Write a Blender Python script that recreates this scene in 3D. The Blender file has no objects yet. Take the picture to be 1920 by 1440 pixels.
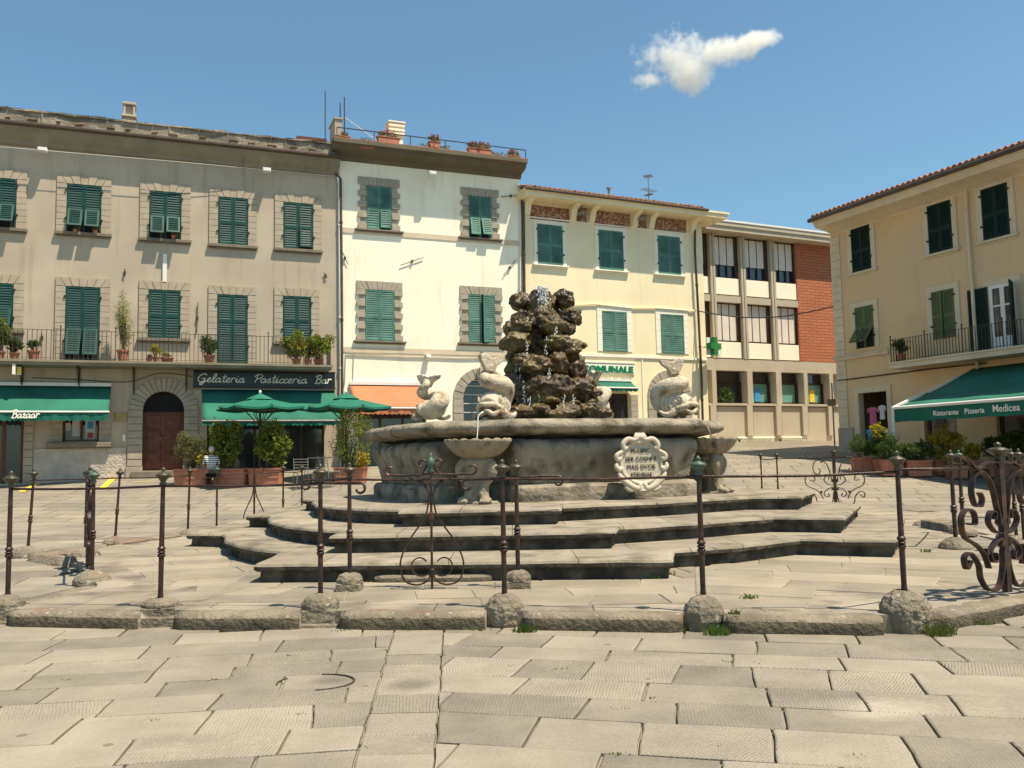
import bpy, math, random
from math import sin, cos, pi, radians, atan2, sqrt
from mathutils import Vector, Matrix, noise

random.seed(7)
C = bpy.context.scene.collection
# ------------------------------------------------------------------ camera
FPX, PITCH, ROLL, EYE = 1650.0, math.atan(143/1650), -0.020, 1.35
cam_d = bpy.data.cameras.new('camera'); cam = bpy.data.objects.new('camera', cam_d); C.objects.link(cam)
cam_d.sensor_width = 36; cam_d.lens = 36*FPX/1920; cam_d.clip_end = 3000; cam_d.clip_start = 0.1
RM = Matrix.Rotation(pi/2+PITCH, 3, 'X') @ Matrix.Rotation(ROLL, 3, 'Z')
cam.matrix_world = Matrix.Translation((0, 0, EYE)) @ RM.to_4x4()
bpy.context.scene.camera = cam
# ------------------------------------------------------------------ light
SV = Vector((.352, -.20, .914)).normalized()
SUN_EL = math.asin(SV.z); SUN_AZ = atan2(SV.x, SV.y)
world = bpy.data.worlds.new('World'); bpy.context.scene.world = world; world.use_nodes = True
wn = world.node_tree; bg = wn.nodes['Background']
sky = wn.nodes.new('ShaderNodeTexSky'); sky.sky_type = 'NISHITA'; sky.sun_disc = False
sky.sun_elevation = SUN_EL; sky.sun_rotation = SUN_AZ; sky.air_density = 1.0; sky.dust_density = 1.2; sky.ozone_density = 1.6; sky.altitude = 200
tint = wn.nodes.new('ShaderNodeMix'); tint.data_type = 'RGBA'; tint.blend_type = 'MULTIPLY'; tint.inputs[0].default_value = 1; tint.inputs[7].default_value = (1.12, 1.44, 1.38, 1)   # the camera's greenish white balance
wn.links.new(sky.outputs[0], tint.inputs[6]); wn.links.new(tint.outputs[2], bg.inputs[0]); bg.inputs[1].default_value = 0.074
sun_d = bpy.data.lights.new('sun', 'SUN'); sun_d.energy = 5.0; sun_d.angle = radians(.53); sun_d.color = (1.0, .875, .68)
sun = bpy.data.objects.new('sun', sun_d); C.objects.link(sun); sun.location = (20, -6, 36)
sun.rotation_euler = SV.to_track_quat('Z', 'Y').to_euler()
sc = bpy.context.scene
sc.view_settings.view_transform = 'Standard'; sc.view_settings.look = 'None'
sc.view_settings.exposure = 0.62; sc.view_settings.gamma = 1
sc.render.engine = 'CYCLES'
sc.cycles.volume_bounces = 6; sc.cycles.volume_step_rate = 1; sc.cycles.volume_max_steps = 128
# ------------------------------------------------------------------ measuring helpers (lens geometry -> metres)
def ray(px, py):
    return (RM @ Vector(((px-960)/FPX, (720-py)/FPX, -1))).normalized()
O = Vector((0, 0, EYE))
def on_z(px, py, z=0):
    r = ray(px, py); return O + r*((z-EYE)/r.z)
def at_y(px, py, Y):
    r = ray(px, py); return O + r*(Y/r.y)
class Facade:
    def __init__(s, p, ang):
        s.p = Vector((p[0], p[1])); s.ang = ang; s.t = Vector((cos(ang), sin(ang))); s.n = Vector((s.t.y, -s.t.x))
    def hit(s, px, py, w=0):
        r = ray(px, py); n = Vector((s.n.x, s.n.y, 0)); q = Vector((s.p.x, s.p.y, 0)) + n*w
        k = (q-O).dot(n)/r.dot(n); h = O + r*k
        d = Vector((h.x-s.p.x, h.y-s.p.y)); return d.dot(s.t), h.z
    def rect(s, x0, x1, y0, y1, w=0):
        ym, xm = (y0+y1)/2, (x0+x1)/2
        return s.hit(x0, ym, w)[0], s.hit(x1, ym, w)[0], s.hit(xm, y1, w)[1], s.hit(xm, y0, w)[1]
    def pt(s, u, w, z=0):
        return Vector((s.p.x+s.t.x*u+s.n.x*w, s.p.y+s.t.y*u+s.n.y*w, z))
def ground_z(x, y):
    pts = [(-99, 0), (8, 0), (12, .11), (20.3, .12), (28, 1.12), (37, 1.75), (60, 2.2), (9999, 2.4)]
    for (a, za), (b, zb) in zip(pts, pts[1:]):
        if y <= b: return za+(zb-za)*(max(y, a)-a)/(b-a)
    return 2.4
# ------------------------------------------------------------------ mesh builder
class MB:
    def __init__(s): s.v = []; s.f = []; s.m = []; s.M = Matrix.Identity(4)
    def add(s, vs, fs, mi=0):
        b = len(s.v); s.v += [tuple(s.M @ Vector(v)) for v in vs]
        for f in fs: s.f.append([b+i for i in f]); s.m.append(mi)
        return s
    def box(s, x0, x1, y0, y1, z0, z1, mi=0):
        v = [(x, y, z) for z in (z0, z1) for y in (y0, y1) for x in (x0, x1)]
        return s.add(v, [(0, 2, 3, 1), (4, 5, 7, 6), (0, 1, 5, 4), (2, 6, 7, 3), (0, 4, 6, 2), (1, 3, 7, 5)], mi)
    def bar(s, a, b, w, h=None, mi=0):
        a, b = Vector(a), Vector(b); h = h or w; d = (b-a).normalized()
        up = Vector((0, 0, 1)) if abs(d.z) < .95 else Vector((0, 1, 0))
        x = d.cross(up).normalized()*w/2; y = x.normalized().cross(d)*h/2
        v = [a-x-y, a+x-y, a+x+y, a-x+y, b-x-y, b+x-y, b+x+y, b-x+y]
        return s.add(v, [(0, 3, 2, 1), (4, 5, 6, 7), (0, 1, 5, 4), (1, 2, 6, 5), (2, 3, 7, 6), (3, 0, 4, 7)], mi)
    def tube(s, pts, r, n=8, mi=0, cap=True, flat=None, bin_=None):
        pts = [Vector(p) for p in pts]; N = len(pts)
        rs = r if isinstance(r, (list, tuple)) else [r]*N
        T = []
        for i in range(N):
            d = pts[min(i+1, N-1)]-pts[max(i-1, 0)]; T.append(d.normalized() if d.length > 1e-9 else Vector((0, 0, 1)))
        ref = Vector(bin_) if bin_ else (Vector((0, 0, 1)) if abs(T[0].z) < .9 else Vector((1, 0, 0)))
        vs = []; nrm = None
        for i in range(N):
            if bin_: b = ref; a = b.cross(T[i]).normalized()
            else:
                if nrm is None: nrm = T[0].cross(ref).normalized()
                nrm = (nrm - T[i]*nrm.dot(T[i])).normalized(); a = nrm; b = T[i].cross(a)
            for k in range(n):
                t = 2*pi*(k+.5)/n
                if flat: vs.append(pts[i]+a*cos(t)*flat[0]*1.414+b*sin(t)*flat[1]*1.414)
                else: vs.append(pts[i]+(a*cos(t)+b*sin(t))*rs[i])
        fs = [[i*n+k, i*n+(k+1) % n, (i+1)*n+(k+1) % n, (i+1)*n+k] for i in range(N-1) for k in range(n)]
        if cap: fs += [list(range(n))[::-1], [(N-1)*n+k for k in range(n)]]
        return s.add(vs, fs, mi)
    def lathe(s, prof, n=16, c=(0, 0, 0), mi=0, rot=0):
        vs = []
        for r, z in prof:
            for k in range(n):
                t = 2*pi*k/n+rot; vs.append((c[0]+r*cos(t), c[1]+r*sin(t), c[2]+z))
        P = len(prof)
        fs = [[i*n+k, i*n+(k+1) % n, (i+1)*n+(k+1) % n, (i+1)*n+k] for i in range(P-1) for k in range(n)]
        fs += [list(range(n))[::-1], [(P-1)*n+k for k in range(n)]]
        return s.add(vs, fs, mi)
    def prism(s, poly, z0, z1, mi=0):      # poly in xy, counter-clockwise
        n = len(poly); vs = [(x, y, z0) for x, y in poly]+[(x, y, z1) for x, y in poly]
        return s.add(vs, [list(range(n))[::-1], [n+i for i in range(n)]]+[[i, (i+1) % n, n+(i+1) % n, n+i] for i in range(n)], mi)
    def wprism(s, poly, y0, y1, mi=0):     # poly in xz (facade), depth y0 (front) .. y1 (back)
        n = len(poly); vs = [(x, y0, z) for x, z in poly]+[(x, y1, z) for x, z in poly]
        return s.add(vs, [list(range(n)), [n+i for i in range(n)][::-1]]+[[i, n+i, n+(i+1) % n, (i+1) % n] for i in range(n)], mi)
    def blob(s, c, r, sub=3, amp=.2, sc_=1.5, seed=0, mi=0, ridge=0):
        import bmesh
        bm = bmesh.new(); bmesh.ops.create_icosphere(bm, subdivisions=sub, radius=1)
        off = Vector((seed*3.7, seed*1.3, seed*7.1)); vs = []
        for v in bm.verts:
            d = v.co.normalized(); q = d*sc_+off
            a = noise.noise(q)*amp+noise.noise(q*2.3)*amp*.5+noise.noise(q*5)*amp*.25
            if ridge: a -= abs(noise.noise(q*1.7))*ridge
            vs.append(Vector((d.x*r[0], d.y*r[1], d.z*r[2]))*(1+a)+Vector(c))
        fs = [[v.index for v in f.verts] for f in bm.faces]; bm.free()
        return s.add(vs, fs, mi)
    def build(s, name, mats, parent=None, smooth=False, bevel=0, seg=1, loc=None, rot=None, label=None, cat=None, group=None, kind=None, jitter=0, fix=False):
        me = bpy.data.meshes.new(name); me.from_pydata(s.v, [], s.f)
        if not isinstance(mats, (list, tuple)): mats = [mats]
        for m in mats: me.materials.append(m)
        me.polygons.foreach_set('material_index', s.m)
        if smooth: me.polygons.foreach_set('use_smooth', [True]*len(me.polygons))
        if jitter:
            for v in me.vertices: v.co += Vector([(noise.noise(v.co*6+Vector((k*9, 0, 0))))*jitter for k in range(3)])
        if fix:
            import bmesh
            bm = bmesh.new(); bm.from_mesh(me); bmesh.ops.recalc_face_normals(bm, faces=bm.faces); bm.to_mesh(me); bm.free()
        me.update(); o = bpy.data.objects.new(name, me); C.objects.link(o)
        if parent: o.parent = parent
        if loc is not None: o.location = loc
        if rot is not None: o.rotation_euler = (0, 0, rot)
        if bevel:
            b = o.modifiers.new('bevel', 'BEVEL'); b.width = bevel; b.segments = seg; b.limit_method = 'ANGLE'
        tag(o, label, cat, group, kind); return o
def tag(o, label=None, cat=None, group=None, kind=None):
    if label: o['label'] = label
    if cat: o['category'] = cat
    if group: o['group'] = group
    if kind: o['kind'] = kind
    return o
def empty(name, label, cat, loc=(0, 0, 0), rot=0, group=None):
    o = bpy.data.objects.new(name, None); C.objects.link(o); o.location = loc; o.rotation_euler = (0, 0, rot)
    o.empty_display_size = .2
    return tag(o, label, cat, group)
def copy_tree(o, parent=None):
    c = o.copy(); C.objects.link(c)
    if parent: c.parent = parent
    for ch in list(o.children): copy_tree(ch, c)
    return c
def remesh(o, vox, smooth=4, disp=0, dscale=.1):
    m = o.modifiers.new('r', 'REMESH'); m.mode = 'VOXEL'; m.voxel_size = vox; m.use_smooth_shade = True
    if smooth:
        k = o.modifiers.new('s', 'SMOOTH'); k.iterations = smooth; k.factor = .5
    if disp:
        t = bpy.data.textures.new('t', 'CLOUDS'); t.noise_scale = dscale
        k = o.modifiers.new('d', 'DISPLACE'); k.texture = t; k.strength = disp; k.mid_level = .5
    bpy.context.view_layer.update()
    dg = bpy.context.evaluated_depsgraph_get()
    me = bpy.data.meshes.new_from_object(o.evaluated_get(dg)); o.modifiers.clear(); o.data = me
    me.polygons.foreach_set('use_smooth', [True]*len(me.polygons)); return o
def text_mesh(name, body, size, mat, parent, loc, rot, ext=.004, shear=0, off=0, width=None, align='LEFT', spacing=1):
    cu = bpy.data.curves.new(name, 'FONT'); cu.body = body; cu.size = size; cu.extrude = ext; cu.shear = shear; cu.offset = off; cu.align_x = align; cu.space_character = spacing
    t = bpy.data.objects.new('tmp', cu); C.objects.link(t); bpy.context.view_layer.update()
    me = bpy.data.meshes.new_from_object(t.evaluated_get(bpy.context.evaluated_depsgraph_get()))
    bpy.data.objects.remove(t); me.name = name; me.materials.clear(); me.materials.append(mat)
    if width:
        xs = [v.co.x for v in me.vertices]; k = width/(max(xs)-min(xs)); x0 = min(xs) if align == 'LEFT' else 0
        for v in me.vertices: v.co.x = (v.co.x-x0)*k
    o = bpy.data.objects.new(name, me); C.objects.link(o); o.parent = parent; o.location = loc; o.rotation_euler = rot; return o
def catmull(P, k=6):
    P = [Vector(p) for p in P]; out = []
    for i in range(len(P)-1):
        a, b, c, d = P[max(i-1, 0)], P[i], P[i+1], P[min(i+2, len(P)-1)]
        for j in range(k):
            t = j/k; out.append(.5*((2*b)+(c-a)*t+(2*a-5*b+4*c-d)*t*t+(3*b-a-3*c+d)*t**3))
    out.append(P[-1]); return out
# ------------------------------------------------------------------ materials
def mat(name, col, rough=.8, var=.15, scale=3, bump=.2, bscale=40, spec=.3, metal=0, stain=None, lichen=False, col2=None, thr=(.45, .65), s2=1.2, bdist=.01, trans=0, streak=None, world=False):
    m = bpy.data.materials.new(name); m.use_nodes = True; nt = m.node_tree; N, L = nt.nodes, nt.links
    p = N['Principled BSDF']; p.inputs['Roughness'].default_value = rough; p.inputs['Metallic'].default_value = metal
    p.inputs['Specular IOR Level'].default_value = spec
    tc = N.new('ShaderNodeNewGeometry').outputs['Position'] if world else N.new('ShaderNodeTexCoord').outputs['Object']
    def nz(sc_, det=6, vec=tc):
        n = N.new('ShaderNodeTexNoise'); n.inputs['Scale'].default_value = sc_; n.inputs['Detail'].default_value = det; L.new(vec, n.inputs['Vector']); return n.outputs['Fac']
    def ramp(f, a, b, c0, c1):
        r = N.new('ShaderNodeValToRGB'); r.color_ramp.elements[0].position = a; r.color_ramp.elements[1].position = b
        r.color_ramp.elements[0].color = c0; r.color_ramp.elements[1].color = c1; L.new(f, r.inputs[0]); return r.outputs[0]
    def mix(f, a, b, mode='MIX'):
        x = N.new('ShaderNodeMix'); x.data_type = 'RGBA'; x.blend_type = mode
        if isinstance(f, float): x.inputs[0].default_value = f
        else: L.new(f, x.inputs[0])
        for i, q in ((6, a), (7, b)):
            if isinstance(q, tuple): x.inputs[i].default_value = q
            else: L.new(q, x.inputs[i])
        return x.outputs[2]
    c = (*col, 1)
    lo = tuple(max(0, v*(1-var)) for v in col)+(1,); hi = tuple(min(1, v*(1+var)) for v in col)+(1,)
    out = ramp(nz(scale), .3, .7, lo, hi)
    if col2:
        w = (0, 0, 0, 1), (1, 1, 1, 1)
        out = mix(ramp(nz(s2, 8), thr[0], thr[1], *w), out, (*col2, 1))
    if streak:   # vertical run-off stains, drawn out in z
        mp = N.new('ShaderNodeMapping'); mp.inputs['Scale'].default_value = (3, 3, .25); L.new(tc, mp.inputs[0])
        out = mix(ramp(nz(1.3, 5, mp.outputs[0]), .55, .8, (0, 0, 0, 1), (streak[3],)*3+(1,)), out, (*streak[:3], 1))
    if lichen:   # round pale lichen spots
        vo = N.new('ShaderNodeTexVoronoi'); vo.inputs['Scale'].default_value = 9; L.new(tc, vo.inputs['Vector'])
        n5 = nz(3.1, 2); m5 = N.new('ShaderNodeMath'); m5.operation = 'MULTIPLY'; m5.inputs[1].default_value = .50; L.new(n5, m5.inputs[0]); m6 = N.new('ShaderNodeMath'); m6.operation = 'SUBTRACT'; m6.inputs[1].default_value = .12; L.new(m5.outputs[0], m6.inputs[0])
        lt = N.new('ShaderNodeMath'); lt.operation = 'LESS_THAN'; L.new(vo.outputs['Distance'], lt.inputs[0]); L.new(m6.outputs[0], lt.inputs[1]); m7 = N.new('ShaderNodeMath'); m7.operation = 'MULTIPLY'; m7.inputs[1].default_value = .55; L.new(lt.outputs[0], m7.inputs[0])
        out = mix(m7.outputs[0], out, (.42, .38, .30, 1))
    L.new(out, p.inputs['Base Color'])
    if bump:
        b = N.new('ShaderNodeBump'); b.inputs['Strength'].default_value = bump; b.inputs['Distance'].default_value = bdist
        L.new(nz(bscale, 8), b.inputs['Height']); L.new(b.outputs[0], p.inputs['Normal'])
    if trans: p.inputs['Transmission Weight'].default_value = trans
    m['nodes_ok'] = 1
    return m
M = {}
M['plaster_a'] = mat('aged_plaster', (.455, .38, .29), .95, .14, .7, .35, 30, col2=(.42, .355, .275), thr=(.45, .75), s2=.6, streak=(.29, .235, .17, .65))
M['rough_a'] = mat('rough_render', (.45, .40, .34), .95, .15, 4, 1, 14, bdist=.05)
M['plaster_b'] = mat('cream_plaster', (.93, .87, .69), .9, .05, .6, .2, 30, col2=(.80, .73, .55), thr=(.5, .8), s2=.5, streak=(.56, .48, .35, .5))
M['plaster_c'] = mat('yellow_plaster', (.84, .74, .49), .9, .05, .6, .2, 30, col2=(.74, .63, .40), thr=(.5, .8), s2=.5, streak=(.56, .47, .30, .40))
M['white_c'] = mat('white_trim', (.84, .80, .66), .85, .05, 2, .1, 40)
M['plaster_e'] = mat('ochre_plaster', (.66, .47, .265), .9, .07, .8, .25, 30, col2=(.64, .47, .28), s2=.35, streak=(.50, .38, .24, .5))
M['trim_e'] = mat('buff_stone_trim', (.62, .52, .38), .9, .08, 1.5, .2, 30, streak=(.42, .34, .24, .5))
M['stone_a'] = mat('warm_sandstone', (.40, .335, .25), .9, .12, 3, .4, 25)
M['stone_b'] = mat('grey_sandstone', (.37, .32, .25), .9, .14, 3, .4, 25)
M['sill'] = mat('dark_sandstone', (.20, .17, .13), .9, .15, 3, .4, 25)
def add_joints(m, w=1.3, h=1.1, size=.006, col=(.09, .08, .06, 1), rot=0):   # block joints of a laid stone surface
    nt = m.node_tree; N, L = nt.nodes, nt.links; p = N['Principled BSDF']; prev = p.inputs['Base Color'].links[0].from_socket
    g = N.new('ShaderNodeNewGeometry'); mp = N.new('ShaderNodeMapping'); mp.inputs['Rotation'].default_value = (0, 0, rot); L.new(g.outputs['Position'], mp.inputs[0])
    nw = N.new('ShaderNodeTexNoise'); nw.inputs['Scale'].default_value = 3; L.new(g.outputs['Position'], nw.inputs['Vector']); va = N.new('ShaderNodeVectorMath'); va.operation = 'MULTIPLY_ADD'; L.new(nw.outputs['Color'], va.inputs[0]); va.inputs[1].default_value = (.05, .05, 0); L.new(mp.outputs[0], va.inputs[2])
    b = N.new('ShaderNodeTexBrick'); L.new(va.outputs[0], b.inputs['Vector']); b.inputs['Scale'].default_value = 1; b.inputs['Brick Width'].default_value = w; b.inputs['Row Height'].default_value = h; b.inputs['Mortar Size'].default_value = size
    b.inputs['Color1'].default_value = (1, 1, 1, 1); b.inputs['Color2'].default_value = (.78, .78, .77, 1); b.inputs['Mortar'].default_value = (.3, .28, .24, 1)
    x = N.new('ShaderNodeMix'); x.data_type = 'RGBA'; x.blend_type = 'MULTIPLY'; x.inputs[0].default_value = 1; L.new(prev, x.inputs[6]); L.new(b.outputs[0], x.inputs[7]); L.new(x.outputs[2], p.inputs['Base Color'])
M['joint'] = mat('joint_shadow', (.14, .12, .10), .95, .1, 3, 0)
M['cornice_a'] = mat('weathered_cornice', (.24, .21, .155), .9, .15, 1.2, .3, 20, streak=(.14, .12, .09, .6))
M['cornice_b'] = mat('dark_cornice', (.14, .12, .085), .9, .15, 1.2, .3, 20)
M['parapet'] = mat('lichened_parapet', (.27, .235, .185), .95, .25, 2, 1, 14, col2=(.15, .13, .10), thr=(.5, .6), s2=1.6, bdist=.03)
M['sh_dark'] = mat('dark_green_paint', (.010, .056, .050), .5, .2, 3, .1, 60)
M['sh_mid'] = mat('faded_green_paint', (.075, .19, .15), .6, .3, 1.5, .1, 60, col2=(.15, .26, .21), thr=(.5, .8), s2=2)
M['sh_e'] = mat('bottle_green_paint', (.004, .018, .013), .6, .2, 3, .1, 60)
M['sh_eo'] = mat('olive_green_paint', (.10, .13, .06), .6, .2, 3, .1, 60)
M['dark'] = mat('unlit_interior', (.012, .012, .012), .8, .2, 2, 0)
M['inner'] = mat('shop_interior_wall', (.10, .08, .06), .9, .3, 1, 0)
M['glass'] = mat('window_glass', (.03, .035, .04), .06, .1, 1, 0, spec=.8)
M['iron'] = mat('rusty_wrought_iron', (.038, .022, .018), .42, .45, 14, .5, 70, spec=.5, metal=.35, col2=(.11, .045, .028), thr=(.5, .7), s2=7)
M['iron_f'] = mat('thin_iron', (.04, .035, .03), .6, .3, 10, 0)
M['verdigris'] = mat('weathered_finial', (.075, .065, .045), .4, .4, 20, .3, 60, metal=.4, spec=.5)
M['verdigris2'] = mat('green_patina_finial', (.08, .125, .095), .5, .3, 20, .3, 60, metal=.3)
M['white_metal'] = mat('white_metal', (.75, .73, .68), .4, .05, 4, 0)
M['grey_metal'] = mat('zinc', (.25, .24, .22), .4, .2, 4, 0, metal=.6)
M['brown_pipe'] = mat('brown_pipe', (.09, .065, .05), .45, .2, 4, 0, metal=.3)
M['awn'] = mat('green_canvas', (.018, .130, .088), .8, .22, 1.1, .1, 80)
M['awn_d'] = mat('deep_green_canvas', (.010, .115, .08), .8, .10, 1.5, .1, 80)
M['awn_o'] = mat('terracotta_canvas', (.44, .165, .075), .8, .08, 1.5, .1, 80)
M['umb'] = mat('parasol_cloth', (.012, .135, .09), .8, .18, 2, .1, 80)
M['wood'] = mat('brown_wood', (.13, .045, .025), .55, .3, 6, .3, 40)
M['pole'] = mat('pole_wood', (.10, .06, .035), .6, .2, 10, .1, 40)
M['tile'] = mat('roof_tile', (.34, .15, .085), .9, .35, 6, .4, 20, col2=(.20, .12, .08), thr=(.45, .65), s2=5)
M['terra'] = mat('terracotta', (.42, .17, .10), .85, .18, 5, .3, 30)
M['concrete'] = mat('concrete', (.44, .385, .29), .9, .07, 1, .2, 30, streak=(.36, .30, .24, .4))
M['spandrel'] = mat('cream_panel', (.90, .82, .64), .6, .03, 1, 0)
M['blind'] = mat('roller_blind', (.70, .63, .54), .6, .08, 2, 0)
M['frame_br'] = mat('bronze_frame', (.07, .04, .03), .4, .2, 4, 0, metal=.4)
M['teal_glass'] = mat('teal_film_glass', (.14, .33, .27), .25, .06, 1, 0, spec=.6)
M['black_panel'] = mat('black_sign_panel', (.008, .010, .014), .25, .2, 2, 0, spec=.4)
M['letter_w'] = mat('cream_lettering', (.80, .76, .66), .5, .05, 4, 0)
M['letter_g'] = mat('green_lettering', (.01, .20, .10), .4, .1, 4, 0)
M['cross_g'] = mat('pharmacy_green', (.03, .19, .05), .3, .1, 4, 0)
M['carve'] = mat('carved_letters', (.03, .028, .025), .9, .2, 9, 0)
M['yellow'] = mat('yellow_paint', (.75, .52, .05), .6, .1, 4, 0)
M['brass'] = mat('brass_plate', (.30, .22, .09), .35, .2, 8, 0, metal=.6)
M['red'] = mat('red_print', (.45, .06, .04), .5, .1, 6, 0)
M['paper'] = mat('paper', (.6, .58, .55), .8, .1, 5, 0)
M['blue'] = mat('blue_print', (.05, .28, .55), .6, .1, 5, 0)
M['pink'] = mat('pink_cloth', (.55, .12, .22), .9, .15, 8, 0)
M['marble'] = mat('stained_marble', (.49, .425, .32), .75, .18, 5, .8, 26, col2=(.22, .155, .085), thr=(.48, .70), s2=4.2, bdist=.014)
M['plaque'] = mat('pale_plaque_marble', (.47, .41, .31), .65, .08, 6, .3, 40)
M['fount'] = mat('weathered_fountain_stone', (.26, .225, .168), .9, .32, 2.5, 1, 16, col2=(.095, .084, .062), thr=(.46, .66), s2=3.5, bdist=.03)
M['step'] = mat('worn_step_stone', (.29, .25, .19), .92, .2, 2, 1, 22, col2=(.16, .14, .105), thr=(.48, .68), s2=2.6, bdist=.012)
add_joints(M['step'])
M['riser'] = mat('mossy_shade_toned_stone', (.095, .083, .065), .95, .4, 5, 1, 22, col2=(.038, .034, .027), thr=(.42, .6), s2=4, bdist=.02)  # mossy stone, its colour deepened to stand in for hard step shade
M['kerb'] = mat('lichened_kerb_stone', (.20, .17, .125), .93, .3, 4, 1, 26, col2=(.20, .115, .075), thr=(.58, .74), s2=1.3, bdist=.03, lichen=True, world=True)
M['water'] = mat('clear_water', (.8, .85, .85), .03, .02, 1, .3, 12, spec=.6, trans=.9)
M['foam'] = mat('white_water', (.85, .87, .88), .15, .03, 8, 0, spec=.8, trans=.35)
M['skin'] = mat('skin', (.50, .28, .19), .6, .06, 8, 0)
M['hair'] = mat('white_hair', (.48, .46, .43), .8, .1, 20, 0)
M['trouser'] = mat('dark_trousers', (.03, .03, .035), .9, .1, 8, 0)
M['chair'] = mat('woven_chair', (.30, .28, .25), .6, .2, 12, 0)
def leafmat(n, c, c2):
    m = mat(n, c, .5, .35, 6, 0, col2=c2, thr=(.4, .62), s2=5); nt = m.node_tree; N, L = nt.nodes, nt.links; p = N['Principled BSDF']
    t = N.new('ShaderNodeBsdfTranslucent'); L.new(p.inputs['Base Color'].links[0].from_socket, t.inputs[0]); x = N.new('ShaderNodeMixShader'); x.inputs[0].default_value = .4; L.new(p.outputs[0], x.inputs[1]); L.new(t.outputs[0], x.inputs[2]); L.new(x.outputs[0], N['Material Output'].inputs[0]); return m
M['leaf1'] = leafmat('bright_leaf', (.27, .30, .045), (.12, .17, .028))
M['leaf2'] = leafmat('deep_leaf', (.05, .09, .022), (.10, .14, .04))
M['leaf3'] = leafmat('olive_leaf', (.22, .21, .09), (.12, .13, .05))
M['leaf4'] = leafmat('yellow_leaf', (.55, .42, .04), (.22, .22, .03))
M['leaf5'] = leafmat('bamboo_leaf', (.42, .42, .14), (.25, .27, .07))
M['grass'] = leafmat('weed_leaf', (.08, .15, .02), (.12, .14, .03))
M['bark'] = mat('bark', (.10, .07, .045), .9, .3, 12, .5, 40)
M['flower'] = mat('pink_flower', (.55, .10, .14), .7, .2, 20, 0)
# wet rock: brown, rust and moss, glossy
def rockmat():
    m = mat('wet_tufa_rock', (.055, .034, .015), .3, .6, 4, .8, 16, spec=.5, col2=(.12, .088, .022), thr=(.46, .60), s2=2.6, bdist=.05)
    nt = m.node_tree; N, L = nt.nodes, nt.links; p = N['Principled BSDF']
    prev = p.inputs['Base Color'].links[0].from_socket
    n = N.new('ShaderNodeTexNoise'); n.inputs['Scale'].default_value = 1.9; n.inputs['Detail'].default_value = 4
    tc = N.new('ShaderNodeTexCoord'); mp = N.new('ShaderNodeMapping'); mp.inputs['Location'].default_value = (5, 3, 1.2); L.new(tc.outputs['Object'], mp.inputs[0]); L.new(mp.outputs[0], n.inputs['Vector'])
    r = N.new('ShaderNodeValToRGB'); r.color_ramp.elements[0].position = .52; r.color_ramp.elements[1].position = .62; L.new(n.outputs[0], r.inputs[0])
    x = N.new('ShaderNodeMix'); x.data_type = 'RGBA'; L.new(r.outputs[0], x.inputs[0]); L.new(prev, x.inputs[6]); x.inputs[7].default_value = (.085, .048, .018, 1)
    L.new(x.outputs[2], p.inputs['Base Color'])
    n2 = N.new('ShaderNodeTexNoise'); n2.inputs['Scale'].default_value = 9; L.new(tc.outputs['Object'], n2.inputs['Vector'])
    mr = N.new('ShaderNodeMapRange'); mr.inputs[1].default_value = .35; mr.inputs[2].default_value = .65; mr.inputs[3].default_value = .16; mr.inputs[4].default_value = .7
    L.new(n2.outputs[0], mr.inputs[0]); L.new(mr.outputs[0], p.inputs['Roughness'])
    return m
M['rock'] = rockmat()
M['kerb_shade'] = mat('shade_toned_kerb_face', (.085, .072, .050), .95, .3, 5, 1, 26, bdist=.03)  # shade of the kerb fronts put into the stone colour
# brick-faced wall
def brickmat():
    m = bpy.data.materials.new('red_brick'); m.use_nodes = True; N, L = m.node_tree.nodes, m.node_tree.links; p = N['Principled BSDF']
    tc = N.new('ShaderNodeTexCoord'); sp = N.new('ShaderNodeSeparateXYZ'); cb = N.new('ShaderNodeCombineXYZ'); L.new(tc.outputs['Object'], sp.inputs[0]); L.new(sp.outputs[0], cb.inputs[0]); L.new(sp.outputs[2], cb.inputs[1])
    b = N.new('ShaderNodeTexBrick'); L.new(cb.outputs[0], b.inputs['Vector']); b.inputs['Scale'].default_value = 1
    b.inputs['Brick Width'].default_value = .50; b.inputs['Row Height'].default_value = .14; b.inputs['Mortar Size'].default_value = .012
    b.inputs['Color1'].default_value = (.46, .155, .065, 1); b.inputs['Color2'].default_value = (.40, .13, .055, 1); b.inputs['Mortar'].default_value = (.20, .07, .04, 1)
    L.new(b.outputs[0], p.inputs['Base Color']); p.inputs['Roughness'].default_value = .9
    bu = N.new('ShaderNodeBump'); bu.invert = True; bu.inputs['Distance'].default_value = .02; L.new(b.outputs[1], bu.inputs['Height']); L.new(bu.outputs[0], p.inputs['Normal']); return m
M['brick'] = brickmat()
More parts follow.
